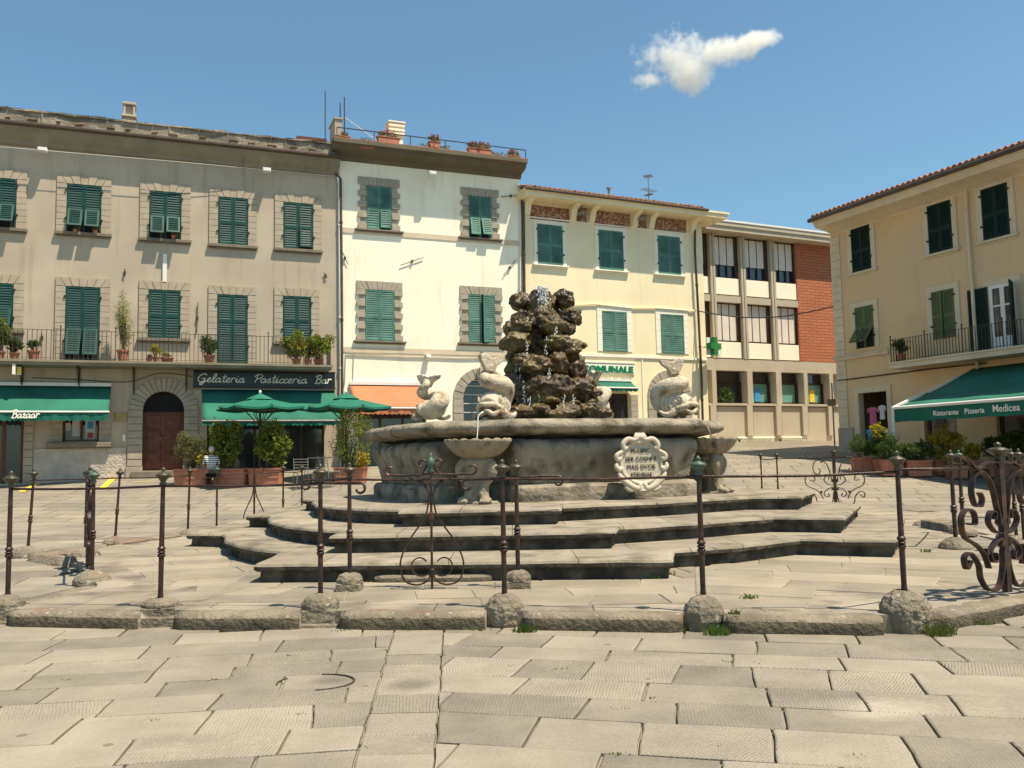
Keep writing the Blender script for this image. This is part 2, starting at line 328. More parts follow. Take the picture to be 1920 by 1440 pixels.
# paving slabs: per-slab tint and chisel direction carried on the mesh
STAINS = [(*on_z(625, 1275, .01)[:2], .22, .16, 1.1), (*on_z(770, 1285, .01)[:2], .22, .22, 1.0), (*on_z(1655, 1330, .01)[:2], .42, .30, -.9), (*on_z(330, 1390, .01)[:2], .3, .2, .5), (*on_z(1230, 1225, .01)[:2], .35, .2, .5)]
def slabmat(name, col, chisel=1.0):
    m = bpy.data.materials.new(name); m.use_nodes = True; N, L = m.node_tree.nodes, m.node_tree.links; p = N['Principled BSDF']
    p.inputs['Roughness'].default_value = .9; p.inputs['Specular IOR Level'].default_value = .25
    def math_(op, a, b=None, c=None):
        n = N.new('ShaderNodeMath'); n.operation = op
        for i, q in enumerate((a, b, c)):
            if q is None: continue
            if isinstance(q, (int, float)): n.inputs[i].default_value = q
            else: L.new(q, n.inputs[i])
        return n.outputs[0]
    geo = N.new('ShaderNodeNewGeometry').outputs['Position']
    at = N.new('ShaderNodeAttribute'); at.attribute_name = 'slab'; sp = N.new('ShaderNodeSeparateXYZ'); L.new(at.outputs['Vector'], sp.inputs[0])
    n1 = N.new('ShaderNodeTexNoise'); n1.inputs['Scale'].default_value = 2.3; n1.inputs['Detail'].default_value = 8; L.new(geo, n1.inputs['Vector'])
    n2 = N.new('ShaderNodeTexNoise'); n2.inputs['Scale'].default_value = 45; n2.inputs['Detail'].default_value = 6; L.new(geo, n2.inputs['Vector'])
    n3 = N.new('ShaderNodeTexNoise'); n3.inputs['Scale'].default_value = .55; n3.inputs['Detail'].default_value = 5; L.new(geo, n3.inputs['Vector'])
    v = math_('ADD', math_('MULTIPLY', sp.outputs[2], .30), math_('MULTIPLY', n1.outputs[0], .55))
    v = math_('ADD', v, math_('MULTIPLY', n2.outputs[0], .22)); v = math_('ADD', v, math_('MULTIPLY', n3.outputs[0], .45)) 
    r = N.new('ShaderNodeValToRGB'); e = r.color_ramp.elements; e[0].position = .50; e[1].position = 1.05
    e[0].color = tuple(c*.62 for c in col)+(1,); e[1].color = tuple(min(1, c*1.30) for c in (col[0], col[1]*.985, col[2]*.94))+(1,); L.new(v, r.inputs[0])
    # dark spots (old gum, oil)
    vo = N.new('ShaderNodeTexVoronoi'); vo.inputs['Scale'].default_value = 1.7; L.new(geo, vo.inputs['Vector'])
    spot = math_('LESS_THAN', vo.outputs['Distance'], .045)
    x = N.new('ShaderNodeMix'); x.data_type = 'RGBA'; L.new(math_('MULTIPLY', spot, .6), x.inputs[0]); L.new(r.outputs[0], x.inputs[6]); x.inputs[7].default_value = (.10, .085, .07, 1)
    col_ = x.outputs[2]
    if chisel > .5:   # old oil stains and a round inspection cover's grime
        dn = N.new('ShaderNodeTexNoise'); dn.inputs['Scale'].default_value = 4; dn.inputs['Detail'].default_value = 5; L.new(geo, dn.inputs['Vector'])
        for (cx, cy, rx, ry, k) in STAINS:
            mp = N.new('ShaderNodeMapping'); mp.inputs['Location'].default_value = (-cx/rx, -cy/ry, 0); mp.inputs['Scale'].default_value = (1/rx, 1/ry, 0); L.new(geo, mp.inputs[0])
            ln = N.new('ShaderNodeVectorMath'); ln.operation = 'LENGTH'; L.new(mp.outputs[0], ln.inputs[0])
            f_ = math_('SUBTRACT', 1.35, math_('ADD', ln.outputs['Value'], dn.outputs[0])); f_ = math_('MULTIPLY', math_('MINIMUM', math_('MAXIMUM', f_, 0), .6), abs(k))
            y_ = N.new('ShaderNodeMix'); y_.data_type = 'RGBA'; L.new(f_, y_.inputs[0]); L.new(col_, y_.inputs[6]); y_.inputs[7].default_value = (.09, .08, .065, 1) if k > 0 else (.42, .38, .30, 1); col_ = y_.outputs[2]
    L.new(col_, p.inputs['Base Color'])
    # chisel strokes
    gp = N.new('ShaderNodeSeparateXYZ'); L.new(geo, gp.inputs[0])
    wob = N.new('ShaderNodeTexNoise'); wob.inputs['Scale'].default_value = 5; wob.inputs['Detail'].default_value = 3; L.new(geo, wob.inputs['Vector'])
    ph = math_('ADD', math_('MULTIPLY', gp.outputs[0], sp.outputs[0]), math_('MULTIPLY', gp.outputs[1], sp.outputs[1]))
    ph = math_('ADD', math_('MULTIPLY', ph, 330), math_('MULTIPLY', wob.outputs[0], 10))
    s = math_('POWER', math_('ADD', math_('MULTIPLY', math_('SINE', ph), .5), .5), 1.7)
    brk = N.new('ShaderNodeTexNoise'); brk.inputs['Scale'].default_value = 26; brk.inputs['Detail'].default_value = 3; L.new(geo, brk.inputs['Vector'])
    s = math_('MULTIPLY', s, math_('GREATER_THAN', brk.outputs[0], .46))
    s = math_('MULTIPLY', s, math_('ADD', math_('MULTIPLY', math_('SINE', math_('MULTIPLY', sp.outputs[2], 41)), .5), .55))
    hgt = math_('ADD', math_('MULTIPLY', s, -.33*chisel), math_('ADD', math_('MULTIPLY', n2.outputs[0], .5), math_('MULTIPLY', n1.outputs[0], 1.6)))
    bu = N.new('ShaderNodeBump'); bu.inputs['Strength'].default_value = 1.0; bu.inputs['Distance'].default_value = .011; L.new(hgt, bu.inputs['Height']); L.new(bu.outputs[0], p.inputs['Normal'])
    return m
M['slab'] = slabmat('pietra_serena_slabs', (.240, .214, .174))
M['slab_in'] = slabmat('platform_slabs', (.262, .230, .178), .35)
# the wide square beyond: coursed paving in the material, laid in metres
def squaremat():
    m = bpy.data.materials.new('square_paving'); m.use_nodes = True; N, L = m.node_tree.nodes, m.node_tree.links; p = N['Principled BSDF']; p.inputs['Roughness'].default_value = .85
    geo = N.new('ShaderNodeNewGeometry').outputs['Position']
    mp = N.new('ShaderNodeMapping'); mp.inputs['Rotation'].default_value = (0, 0, .12); L.new(geo, mp.inputs[0])
    nw = N.new('ShaderNodeTexNoise'); nw.inputs['Scale'].default_value = .6; L.new(geo, nw.inputs['Vector'])
    va = N.new('ShaderNodeVectorMath'); va.operation = 'MULTIPLY_ADD'; L.new(nw.outputs['Color'], va.inputs[0]); va.inputs[1].default_value = (.25, .25, 0); L.new(mp.outputs[0], va.inputs[2])
    b = N.new('ShaderNodeTexBrick'); L.new(va.outputs[0], b.inputs['Vector']); b.inputs['Scale'].default_value = 1; b.inputs['Brick Width'].default_value = .95; b.inputs['Row Height'].default_value = .48
    b.inputs['Mortar Size'].default_value = .018; b.inputs['Mortar Smooth'].default_value = .4; b.offset = .37; b.squash = 1.4; b.squash_frequency = 3
    b.inputs['Color1'].default_value = (.27, .235, .18, 1); b.inputs['Color2'].default_value = (.22, .195, .155, 1); b.inputs['Mortar'].default_value = (.12, .105, .08, 1)
    n = N.new('ShaderNodeTexNoise'); n.inputs['Scale'].default_value = .7; n.inputs['Detail'].default_value = 8; L.new(geo, n.inputs['Vector'])
    r = N.new('ShaderNodeValToRGB'); r.color_ramp.elements[0].position = .3; r.color_ramp.elements[1].position = .7; r.color_ramp.elements[0].color = (.72, .73, .76, 1); r.color_ramp.elements[1].color = (1.12, 1.1, 1.04, 1); L.new(n.outputs[0], r.inputs[0])
    x = N.new('ShaderNodeMix'); x.data_type = 'RGBA'; x.blend_type = 'MULTIPLY'; x.inputs[0].default_value = 1; L.new(b.outputs[0], x.inputs[6]); L.new(r.outputs[0], x.inputs[7]); L.new(x.outputs[2], p.inputs['Base Color'])
    bu = N.new('ShaderNodeBump'); bu.invert = True; bu.inputs['Distance'].default_value = .02; L.new(b.outputs[1], bu.inputs['Height']); L.new(bu.outputs[0], p.inputs['Normal']); return m
M['square'] = squaremat()
def stripemat():
    m = bpy.data.materials.new('striped_cotton'); m.use_nodes = True; N, L = m.node_tree.nodes, m.node_tree.links; p = N['Principled BSDF']; p.inputs['Roughness'].default_value = .9
    w = N.new('ShaderNodeTexWave'); w.bands_direction = 'Z'; w.inputs['Scale'].default_value = 5; tc = N.new('ShaderNodeTexCoord'); L.new(tc.outputs['Object'], w.inputs['Vector'])
    r = N.new('ShaderNodeValToRGB'); r.color_ramp.interpolation = 'CONSTANT'; r.color_ramp.elements[1].position = .45; r.color_ramp.elements[0].color = (.03, .04, .07, 1); r.color_ramp.elements[1].color = (.75, .73, .70, 1); L.new(w.outputs[0], r.inputs[0]); L.new(r.outputs[0], p.inputs['Base Color']); return m
M['stripe'] = stripemat()
def friezemat():
    m = bpy.data.materials.new('painted_frieze'); m.use_nodes = True; N, L = m.node_tree.nodes, m.node_tree.links; p = N['Principled BSDF']; p.inputs['Roughness'].default_value = .85
    tc = N.new('ShaderNodeTexCoord'); n = N.new('ShaderNodeTexNoise'); n.inputs['Scale'].default_value = 4.5; n.inputs['Detail'].default_value = 3; n.inputs['Distortion'].default_value = 2.5; L.new(tc.outputs['Object'], n.inputs['Vector'])
    r = N.new('ShaderNodeValToRGB'); r.color_ramp.elements[0].position = .5; r.color_ramp.elements[1].position = .57; r.color_ramp.elements[0].color = (.22, .085, .055, 1); r.color_ramp.elements[1].color = (.42, .30, .19, 1); L.new(n.outputs[0], r.inputs[0]); L.new(r.outputs[0], p.inputs['Base Color']); return m
M['frieze'] = friezemat()
# ================================================================== GROUND
def frange(a, b, s):
    o = []; x = a
    while x < b-1e-6: o.append(x); x += s
    return o+[b]
xs = [-600, -300, -120, -60]+frange(-36, 36, 2)+[60, 120, 300, 600]
ys = [-60, -20, -6, 0, 4, 7.9, 8, 9, 10, 11, 12, 14, 16, 18, 20.3, 22, 24, 26, 28, 30, 33, 37, 45, 60, 120, 300, 900]
g = MB(); vs = [(x, y, ground_z(x, y)-.012) for y in ys for x in xs]; n = len(xs)
g.add(vs, [(j*n+i, j*n+i+1, (j+1)*n+i+1, (j+1)*n+i) for j in range(len(ys)-1) for i in range(n-1)])
g.build('ground', M['square'], kind='structure')
# platform outline (kerb line), plan metres
def p2(v): return (v.x, v.y)
K0, K1, K2, K3, K4 = [p2(on_z(x, y, .0)) for x, y in ((2, 1172), (603, 1178), (948, 1178), (1320, 1184), (1700, 1190))]
RING = [K0, K1, K2, K3, K4, (5.3, 8.2), (5.6, 10.9), (6.6, 13.1), (6.7, 14.6), (8.2, 16), (8.2, 19.5), (6.8, 20.2), (-3.6, 20.2), (-5.2, 18.9), (-5.75, 17.4), (-5.85, 15.7), (-6.35, 13.95), (-6.75, 12.35), (-5.6, 11.4), (-4.35, 9.3)]
def inside(p, poly):
    c = False; n = len(poly)
    for i in range(n):
        (x1, y1), (x2, y2) = poly[i], poly[(i+1) % n]
        if (y1 > p[1]) != (y2 > p[1]) and p[0] < (x2-x1)*(p[1]-y1)/(y2-y1)+x1: c = not c
    return c
MBp = MB(); MBp.prism(RING, -.1, .142); MBp.build('paved_platform', M['step'], kind='structure')
def clip(poly, a, b):      # keep left of a->b
    out = []; n = len(poly)
    f = lambda p: (b[0]-a[0])*(p[1]-a[1])-(b[1]-a[1])*(p[0]-a[0])
    for i in range(n):
        p, q = poly[i], poly[(i+1) % n]; fp, fq = f(p), f(q)
        if fp >= 0: out.append(p)
        if fp*fq < 0: t = fp/(fp-fq); out.append((p[0]+(q[0]-p[0])*t, p[1]+(q[1]-p[1])*t))
    return out
class Slabs:
    def __init__(s): s.v = []; s.f = []; s.a = []
    def slab(s, poly, z, gap, h=.03, tilt=.002):
        n = len(poly)
        if n < 3: return
        area = .5*sum(poly[i][0]*poly[(i+1) % n][1]-poly[(i+1) % n][0]*poly[i][1] for i in range(n))
        if area < .01: return
        cx = sum(p[0] for p in poly)/n; cy = sum(p[1] for p in poly)/n
        def ins(d): # shrink toward centre by distance
            o = []
            for p in poly:
                dx, dy = p[0]-cx, p[1]-cy; l = sqrt(dx*dx+dy*dy)+1e-6; k = max(0, 1-d*1.4/l); o.append((cx+dx*k, cy+dy*k))
            return o
        rings = [(ins(gap), -h), (ins(gap), -.005), (ins(gap+.008), 0)]
        # break the long straight edges a little
        b = len(s.v); tx, ty = random.uniform(-tilt, tilt), random.uniform(-tilt, tilt); dz = random.uniform(-.003, .003)
        for r_, zz in rings:
            for i in range(n):
                for k in range(4):
                    a, c = r_[i], r_[(i+1) % n]; t = k/4; x, y = a[0]+(c[0]-a[0])*t, a[1]+(c[1]-a[1])*t
                    q = Vector((x*5, y*5, 0)); x += noise.noise(q)*.007; y += noise.noise(q+Vector((7, 7, 7)))*.007
                    s.v.append((x, y, (z if not callable(z) else z(x, y))+zz+dz+(x-cx)*tx+(y-cy)*ty))
        m = 4*n; th = random.choice([0, .1, -.2, .3, .8, -.6, .05, -.3])+random.uniform(-.15, .15); a = (cos(th), sin(th), random.random())
        for k in range(2):
            for i in range(m): s.f.append((b+k*m+i, b+k*m+(i+1) % m, b+(k+1)*m+(i+1) % m, b+(k+1)*m+i)); s.a.append(a)
        s.f.append([b+2*m+i for i in range(m)]); s.a.append(a)
    def field(s, org, ang, u0, u1, v0, v1, pitch, lmin, lmax, z, gap, keep=None, cl=(), skew=.25, full=None):
        ca, sa = cos(ang), sin(ang); W = lambda u, v: (org[0]+u*ca-v*sa, org[1]+u*sa+v*ca)
        v = v0
        while v < v1:
            h = pitch*random.uniform(.85, 1.2); u = u0-random.random(); sk0 = random.uniform(-skew, skew)*h
            while u < u1:
                l = random.uniform(lmin, lmax); sk1 = random.uniform(-skew, skew)*h
                poly = [W(u, v), W(u+l, v), W(u+l+sk1, v+h), W(u+sk0, v+h)]
                c = W(u+l/2, v+h/2)
                for a, b in cl: poly = clip(poly, a, b) if poly else poly
                if poly and (keep is None or (keep(c) if full is None else all(inside(q_, full) for q_ in poly))): s.slab(poly, z, gap)
                u += l; sk0 = sk1
            v += h
    def build(s, name, m):
        me = bpy.data.meshes.new(name); me.from_pydata(s.v, [], s.f); me.materials.append(m)
        at = me.attributes.new('slab', 'FLOAT_VECTOR', 'FACE'); at.data.foreach_set('vector', [c for a in s.a for c in a])
        o = bpy.data.objects.new(name, me); C.objects.link(o); o['kind'] = 'structure'; return o
# foreground: left field, straight strip, right field
sA, sB = (-.66, 3.0), (-1.00, 7.4); sC, sD = (-.31, 3.0), (-.60, 7.4)
S = Slabs()
out = lambda c: not inside(c, RING) and c[1] < 7.75
S.field((0, 0), radians(8), -9.5, 1.2, 2.2, 9.4, .41, .5, .95, .012, .0065, out, [(sA, sB)], .07)
S.field((0, 0), radians(-14), -3.5, 9.5, 1.4, 10.5, .42, .42, .82, .012, .0065, out, [(sD, sC)], .07)
y = 2.2
while y < 7.2:
    h = random.choice([.30, .38, .5, .35]); f = lambda yy, p, q: p[0]+(q[0]-p[0])*(yy-p[1])/(q[1]-p[1])
    S.slab([(f(y, sA, sB), y), (f(y, sC, sD), y), (f(y+h, sC, sD), y+h), (f(y+h, sA, sB), y+h)], .012, .007); y += h
# outside the kerb, sides
gz = lambda x, y: ground_z(x, y)+.012
side = lambda c: not inside(c, RING) and (c[1] >= 7.75) and (c[0] < -3 or c[0] > 4)
S.field((0, 0), radians(4), -14, -3, 7, 20, .5, .6, 1.2, gz, .008, side)
S.field((0, 0), radians(-4), 3, 16, 7.5, 20, .5, .6, 1.2, gz, .008, side)
S.build('foreground_paving', M['slab'])
S = Slabs(); ink = lambda c: inside(c, RING)
shr = [(x*.985+.0*0, (y-14)*.985+14) for x, y in RING]
line1 = ((1.2, 6), (2.2, 11)); line2 = ((-2.6, 6), (-3.2, 12))
S.field((0, 0), radians(0), -3.4, 2.6, 6.6, 9.6, .42, .5, 1.0, .150, .006, lambda c: inside(c, shr), [line1, (line2[1], line2[0])], full=shr)
S.field((0, 0), radians(-26), -2, 9, 6, 24, .55, .8, 1.5, .150, .006, lambda c: inside(c, shr), [(line1[1], line1[0])], full=shr)
S.field((0, 0), radians(17), -8, 3, 6, 24, .5, .7, 1.3, .150, .006, lambda c: inside(c, shr), [line2], full=shr)
S.build('platform_paving', M['slab_in'])
# kerb stones
def stone_run(a, b, w=.26, h=.14, z0=None, label='', mat_=None, seed=0, ins=0.0):
    a, b = Vector((*a, 0)), Vector((*b, 0)); L = (b-a).length; d = (b-a).normalized(); nx = Vector((-d.y, d.x, 0))
    mb = MB(); nseg = max(4, int(L/.09)); prof = [(-.5, 0), (-.52, .35), (-.50, .72), (-.40, .92), (-.2, 1.0), (.1, 1.02), (.5, .98), (.5, 0)]
    vs = []
    for i in range(nseg+1):
        t = .0+i/nseg; c = a+d*(L*t)
        e = 1-.25*max(0, 1-min(t, 1-t)*L/.06)
        for (x, z) in prof:
            q = c*4+Vector((x, seed*3, z*2)); nn = noise.noise(q)*.010+noise.noise(q*3)*.005
            zz = (z*h*(.93+.07*e))+nn*.6 if z > 0 else -.05
            vs.append(c+nx*(x*w*e+nn)+Vector((0, 0, zz)))
    P = len(prof); fs = [(i*P+k, i*P+k+1, (i+1)*P+k+1, (i+1)*P+k) for i in range(nseg) for k in range(P-1)]
    fs += [list(range(P)), [nseg*P+k for k in range(P)][::-1]]
    # local origin at a
    gzv = ground_z(a.x, a.y) if z0 is None else z0
    mb.add([v-a for v in vs], fs)
    mb.m = [1 if (i < nseg*(P-1) and i % (P-1) in (0, 1)) else 0 for i in range(len(mb.f))]  # lower front faces get the kerb stone with shade in its colour
    return mb.build('kerb_stone', [M['kerb'], M['kerb_shade']], loc=(a.x, a.y, gzv), smooth=True, label=label, cat='kerb', group='kerb stones round the fountain platform', fix=True)
def lerp2(a, b, t): return (a[0]+(b[0]-a[0])*t, a[1]+(b[1]-a[1])*t)
Ci1, Ci2 = p2(on_z(656, 1118, .0)), p2(on_z(972, 1115, .0))
def kr(a, b, t0, t1, lab, **k): stone_run(lerp2(a, b, t0), lerp2(a, b, t1), label=lab, seed=random.randint(0, 99), **k)
KO = (on_z(303, 1178, 0).x, on_z(303, 1178, 0).y)
kr(K0, KO, .09, .9, 'weathered kerb stone between the leftmost front post base and the stepped square base')
kr(KO, K1, .11, .89, 'long rounded kerb stone left of the square domed post base')
kr(K1, K2, .12, .9, 'long kerb stone in front of the bell-shaped iron scroll, between two front bases')
kr(K2, K3, .10, .9, 'reddish lichen-spotted kerb stone left of the eight-sided post base')
kr(K3, K4, .10, .88, 'kerb stone with round white lichen spots right of the eight-sided post base')
kr(K4, (5.3, 8.2), .10, .99, 'kerb stone running back under the big iron scroll panel at the right')
kr(K0, (-4.35, 9.3), .1, .93, 'pale kerb strip running back from the leftmost front base', h=.15)
kr((-5.6, 11.4), (-6.75, 12.35), .15, .85, 'short shaded kerb stone behind the left scroll panel', z0=.02, h=.2)
kr((-6.75, 12.35), (-6.35, 13.95), .1, .9, 'pale kerb strip behind the left rear post, beside the lane', z0=.04, h=.14)
kr((-6.35, 13.95), (-5.85, 15.7), .1, .9, 'pale kerb strip between the two rounded rear bases on the left', z0=.06, h=.14)
kr(Ci1, Ci2, .16, .85, 'inner kerb stone directly below the bell-shaped scroll', z0=.1, h=.12, w=.22)
kr((6.6, 13.1), (6.7, 14.6), .1, .9, 'shaded kerb stone at the far right gap of the platform', z0=.06, h=.2)

# ================================================================== STEPS
L1 = [(-5.2, 17.3), (-4.95, 13.4), (-4.35, 13.2), (-4.15, 12.76), (-3.95, 12.1), (-3.6, 11.45), (-3.16, 10.8), (-2.72, 10.4), (-2.68, 9.12), (1.55, 8.82), (1.72, 9.65), (2.5, 10.0), (3.42, 10.7), (4.4, 10.25), (6.1, 13.9), (5, 18), (2.5, 20), (-3.2, 20)]
L2 = [(-4.4, 17.3), (-4.35, 14.4), (-3.9, 14.2), (-3.78, 13.6), (-3.5, 12.7), (-3.05, 11.8), (-2.55, 11.1), (-2.1, 10.7), (-2.09, 9.97), (1.12, 9.87), (1.22, 10.4), (2.2, 10.85), (3.38, 11.6), (4.15, 11.2), (5.5, 14.1), (4.5, 18), (2.5, 19.4), (-3, 19.4)]
L3 = [(-3.75, 17.3), (-3.7, 15.5), (-3.4, 15.1), (-3.27, 14.3), (-2.95, 13.2), (-2.5, 12.4), (-1.95, 11.8), (-1.5, 11.55), (-1.45, 11.02), (.55, 10.97), (.62, 11.45), (2, 12.1), (3.47, 13.1), (4.17, 12.9), (4.95, 14.6), (4.2, 17.4), (2.4, 18.8), (-2.4, 18.8)]
def offset(poly, d):
    n = len(poly); o = []
    for i in range(n):
        a, b, c = Vector(poly[i-1]), Vector(poly[i]), Vector(poly[(i+1) % n])
        e1, e2 = (b-a).normalized(), (c-b).normalized(); n1, n2 = Vector((-e1.y, e1.x)), Vector((-e2.y, e2.x))
        m = (n1+n2); m = m/max(.4, m.length_squared/2)/1.0 if m.length > .1 else n1
        o.append((b.x+m.x*d*1.0, b.y+m.y*d*1.0))
    return o
def refine(poly, step=.12):
    o = []; n = len(poly)
    for i in range(n):
        a, b = Vector(poly[i]), Vector(poly[(i+1) % n]); k = max(1, int((b-a).length/step)) if min(a.y, b.y) < 15.5 else 1
        for j in range(k):
            p = a.lerp(b, j/k); q = Vector((p.x*3, p.y*3, 0)); w = .018
            o.append((p.x+noise.noise(q)*w, p.y+noise.noise(q+Vector((9, 9, 9)))*w))
    return o
st = empty('stone_steps', 'three broad worn stone steps with square and rounded projections round the fountain', 'steps', (0, 9, .14))
zl = [(L1, .13, .35, 'lowest'), (L2, .35, .55, 'middle'), (L3, .55, .75, 'top')]
for L_, z0, z1, nm in zl:
    mb = MB(); mb.M = Matrix.Translation((0, -9, -.14)); mb.prism(refine(offset(L_, .055)), z0-.01, z1-.085); mb.build('riser', M['riser'], st, label=nm+' mossy riser, its colour darkened as shade', jitter=.03)
    mb = MB(); mb.M = Matrix.Translation((0, -9, -.14)); P = refine(L_)
    rings = [(offset(P, .03), z1-.088), (offset(P, 0), z1-.07), (offset(P, -.004), z1-.035), (offset(P, .012), z1-.01), (offset(P, .045), z1)]
    n = len(P); vs = []
    for r_, z in rings:
        for (x, y) in r_:
            vs.append((x, y, z+noise.noise(Vector((x*2.2, y*2.2, 3)))*.007))
    fs = [(i*n+k, i*n+(k+1) % n, (i+1)*n+(k+1) % n, (i+1)*n+k) for i in range(4) for k in range(n)]+[list(range(n))[::-1], [4*n+k for k in range(n)]]
    mb.add(vs, fs); mb.m = [1 if i < 2*n or i == 4*n else 0 for i in range(len(mb.f))]; mb.build('tread', [M['step'], M['riser']], st, label=nm+' tread slab with rounded nosing')  # lower nosing rings use the riser stone, shade painted into its colour

# ================================================================== FOUNTAIN
FC = Vector((.45, 15.6, .75)); AX = radians(-67)
BW = [radians(a) for a in (-110, -24, 68, 157)]
def rad(th, a=2.72, nn=3.1, notch=.34):
    t = th-AX; c, s_ = abs(cos(t)), abs(sin(t)); r = a/((c**nn+s_**nn)**(1/nn))
    for b in BW:
        d = (th-b+pi) % (2*pi)-pi; r -= notch*math.exp(-(d/.15)**4)
    return r
def loft(mb, prof, n=220, notch=.34, amp=.012, seed=0):
    vs = []
    for off, z in prof:
        for k in range(n):
            th = 2*pi*k/n; r = rad(th, notch=notch)+off; x, y = r*cos(th), r*sin(th); q = Vector((x*2.5, y*2.5, z*4+seed))
            w = noise.noise(q)*amp+noise.noise(q*3)*amp*.5
            vs.append((x+cos(th)*w, y+sin(th)*w, z+w*.8))
    P = len(prof); fs = [(i*n+k, i*n+(k+1) % n, (i+1)*n+(k+1) % n, (i+1)*n+k) for i in range(P-1) for k in range(n)]
    fs += [list(range(n))[::-1], [(P-1)*n+k for k in range(n)]]
    mb.add(vs, fs)
fo = empty('fountain', 'large lobed stone basin fountain with a dark wet rock pile and a carved plaque', 'fountain', FC)
mb = MB(); loft(mb, [(.02, -.02), (.03, .1), (.02, .2), (-.03, .245), (-.12, .25)], notch=.75); mb.build('plinth', M['fount'], fo, smooth=False)
mb = MB(); loft(mb, [(-.13, .2), (-.12, .32), (-.07, .5), (.0, .64), (.035, .74), (.03, .82), (-.02, .875), (-.10, .90), (-.2, .90)], notch=.75); mb.build('basin_wall', M['fount'], fo, smooth=True)
mb = MB(); loft(mb, [(-.30, .85), (-.26, .93), (-.10, .96), (.10, 1.0), (.17, 1.04), (.19, 1.09), (.15, 1.15), (.06, 1.19), (-.15, 1.2), (-.28, 1.17), (-.34, 1.02), (-.4, .9)], notch=.22); mb.m = [1 if i < 2*220 else 0 for i in range(len(mb.f))]; mb.build('basin_rim', [M['fount'], M['riser']], fo, smooth=True)  # neck and rim underside coloured dark to stand in for shade
mb = MB(); mb.lathe([(2.6, 1.06), (2.6, 1.08)], 64); mb.build('basin_water', M['water'], fo)
# rocks (px, py, rx px, rz px, depth offset m)
RK = [(980, 606, 21, 22, -.25), (955, 617, 11, 15, 0), (1022, 577, 11, 11, -.05), (1014, 596, 17, 20, -.15), (1038, 612, 24, 19, -.3), (1063, 603, 15, 10, .1), (1076, 602, 8, 8, .1), (1063, 618, 15, 12, -.1), (1000, 622, 22, 20, 0),
      (968, 642, 25, 19, -.35), (949, 646, 13, 12, -.05), (1000, 652, 28, 26, .1), (1040, 642, 24, 16, -.35), (1064, 652, 24, 17, -.25), (1089, 648, 11, 8, -.05), (1050, 665, 26, 20, -.1),
      (980, 676, 17, 13, -.45), (1008, 686, 30, 20, -.5), (1046, 681, 19, 21, -.45), (1080, 689, 19, 24, -.2), (968, 694, 20, 22, -.1), (1020, 705, 50, 26, .1),
      (1022, 728, 34, 24, -.65), (1050, 725, 26, 22, -.7), (1084, 728, 25, 19, -.5), (985, 732, 24, 28, -.45), (1115, 737, 12, 9, -.3), (1030, 757, 52, 28, -.4), (965, 715, 12, 22, -.3),
      (1066, 770, 22, 14, -.9), (982, 773, 34, 13, -.9), (1102, 768, 17, 13, -.75), (1010, 768, 22, 10, -1.0), (948, 780, 20, 8, -1.1), (1130, 774, 18, 9, -.6), (1045, 776, 24, 9, -1.1)]
mb = MB(); K = 1650/15.6
for i, (px, py, rx, rz, dy) in enumerate(RK):
    c = at_y(px, py, 15.6+dy)-FC; s_ = 1.0*(15.6+dy)/1650
    mb.blob(c, (rx*s_*1.16, rx*s_*1.1, rz*s_*1.08), 4, .26, 1.7, i+1, ridge=.22)
for i in range(46):      # the far side of the heap
    z = random.uniform(.4, 3.0); R_ = .9-.2*z if z < 1.6 else .62-.05*z; R_ = max(.28, R_); th = random.uniform(.05, pi-.05)
    mb.blob((.15+R_*cos(th), R_*sin(th), 1.0+z*.85), (.22, .22, .19), 3, .3, 1.6, i+50, ridge=.3)
for z in range(9): mb.blob((.1, .1, 1.0+z*.3), (.62-.045*z, .5-.035*z, .3), 3, .3, 1.5, z+120, ridge=.3)
rk = mb.build('rock_pile', M['rock'], fo, smooth=True); remesh(rk, .016, 0, .055, .09)
# shell bowls on carved feet
def shell_bowl(pxy, d, ang, lab):
    base = at_y(pxy[0], pxy[1], d); loc = Vector((base.x, base.y, .75))-FC
    mb = MB(); n = 96; vs = []; prof = [(.05, .60), (.16, .62), (.30, .68), (.40, .77), (.455, .86), (.47, .905), (.44, .905), (.38, .85), (.2, .74), (.02, .70)]
    for j, (r, z) in enumerate(prof):
        for k in range(n):
            t = 2*pi*k/n; fl = 1+(.05*abs(sin(t*9))*(r/.45) if j < 7 else 0); vs.append((r*fl*cos(t)*1.0, r*fl*sin(t)*.85, z+.012*cos(18*t)*(1 if j in (5, 6) else 0)))
    P = len(prof); fs = [(i*n+k, i*n+(k+1) % n, (i+1)*n+(k+1) % n, (i+1)*n+k) for i in range(P-1) for k in range(n)]+[list(range(n))[::-1], [(P-1)*n+k for k in range(n)]]
    mb.add(vs, fs); b = mb.build('shell_bowl', M['fount_l'], fo, smooth=True, loc=loc, rot=ang, label=lab)
    mb = MB()
    mb.tube([(0, 0, 0), (0, 0, .1), (0, 0, .25), (0, 0, .45), (0, 0, .6), (0, 0, .66)], [.17, .13, .10, .17, .20, .16], 16)
    for sx in (-1, 1):
        P_ = catmull([(sx*.17, -.06, .62), (sx*.23, -.1, .52), (sx*.21, -.10, .38), (sx*.12, -.09, .25), (sx*.10, -.1, .12), (sx*.16, -.16, .05)], 5)
        mb.tube(P_, [.055+.03*sin(i/len(P_)*pi*2)**2 for i in range(len(P_))], 10)
        mb.blob((sx*.16, -.19, .05), (.085, .10, .06), 3, .1, 2, 3)
        for t in range(3): mb.blob((sx*.16+(t-1)*.05, -.27, .035), (.028, .04, .035), 2, 0, 1, 1)
    mb.box(-.24, .24, -.2, .2, -.02, .03)
    f = mb.build('pedestal', M['fount_l'], b); remesh(f, .016, 3, .012, .05)
M['fount_l'] = mat('pale_weathered_stone', (.27, .23, .165), .85, .25, 4, 1, 24, col2=(.085, .07, .048), thr=(.55, .7), s2=4, bdist=.02)
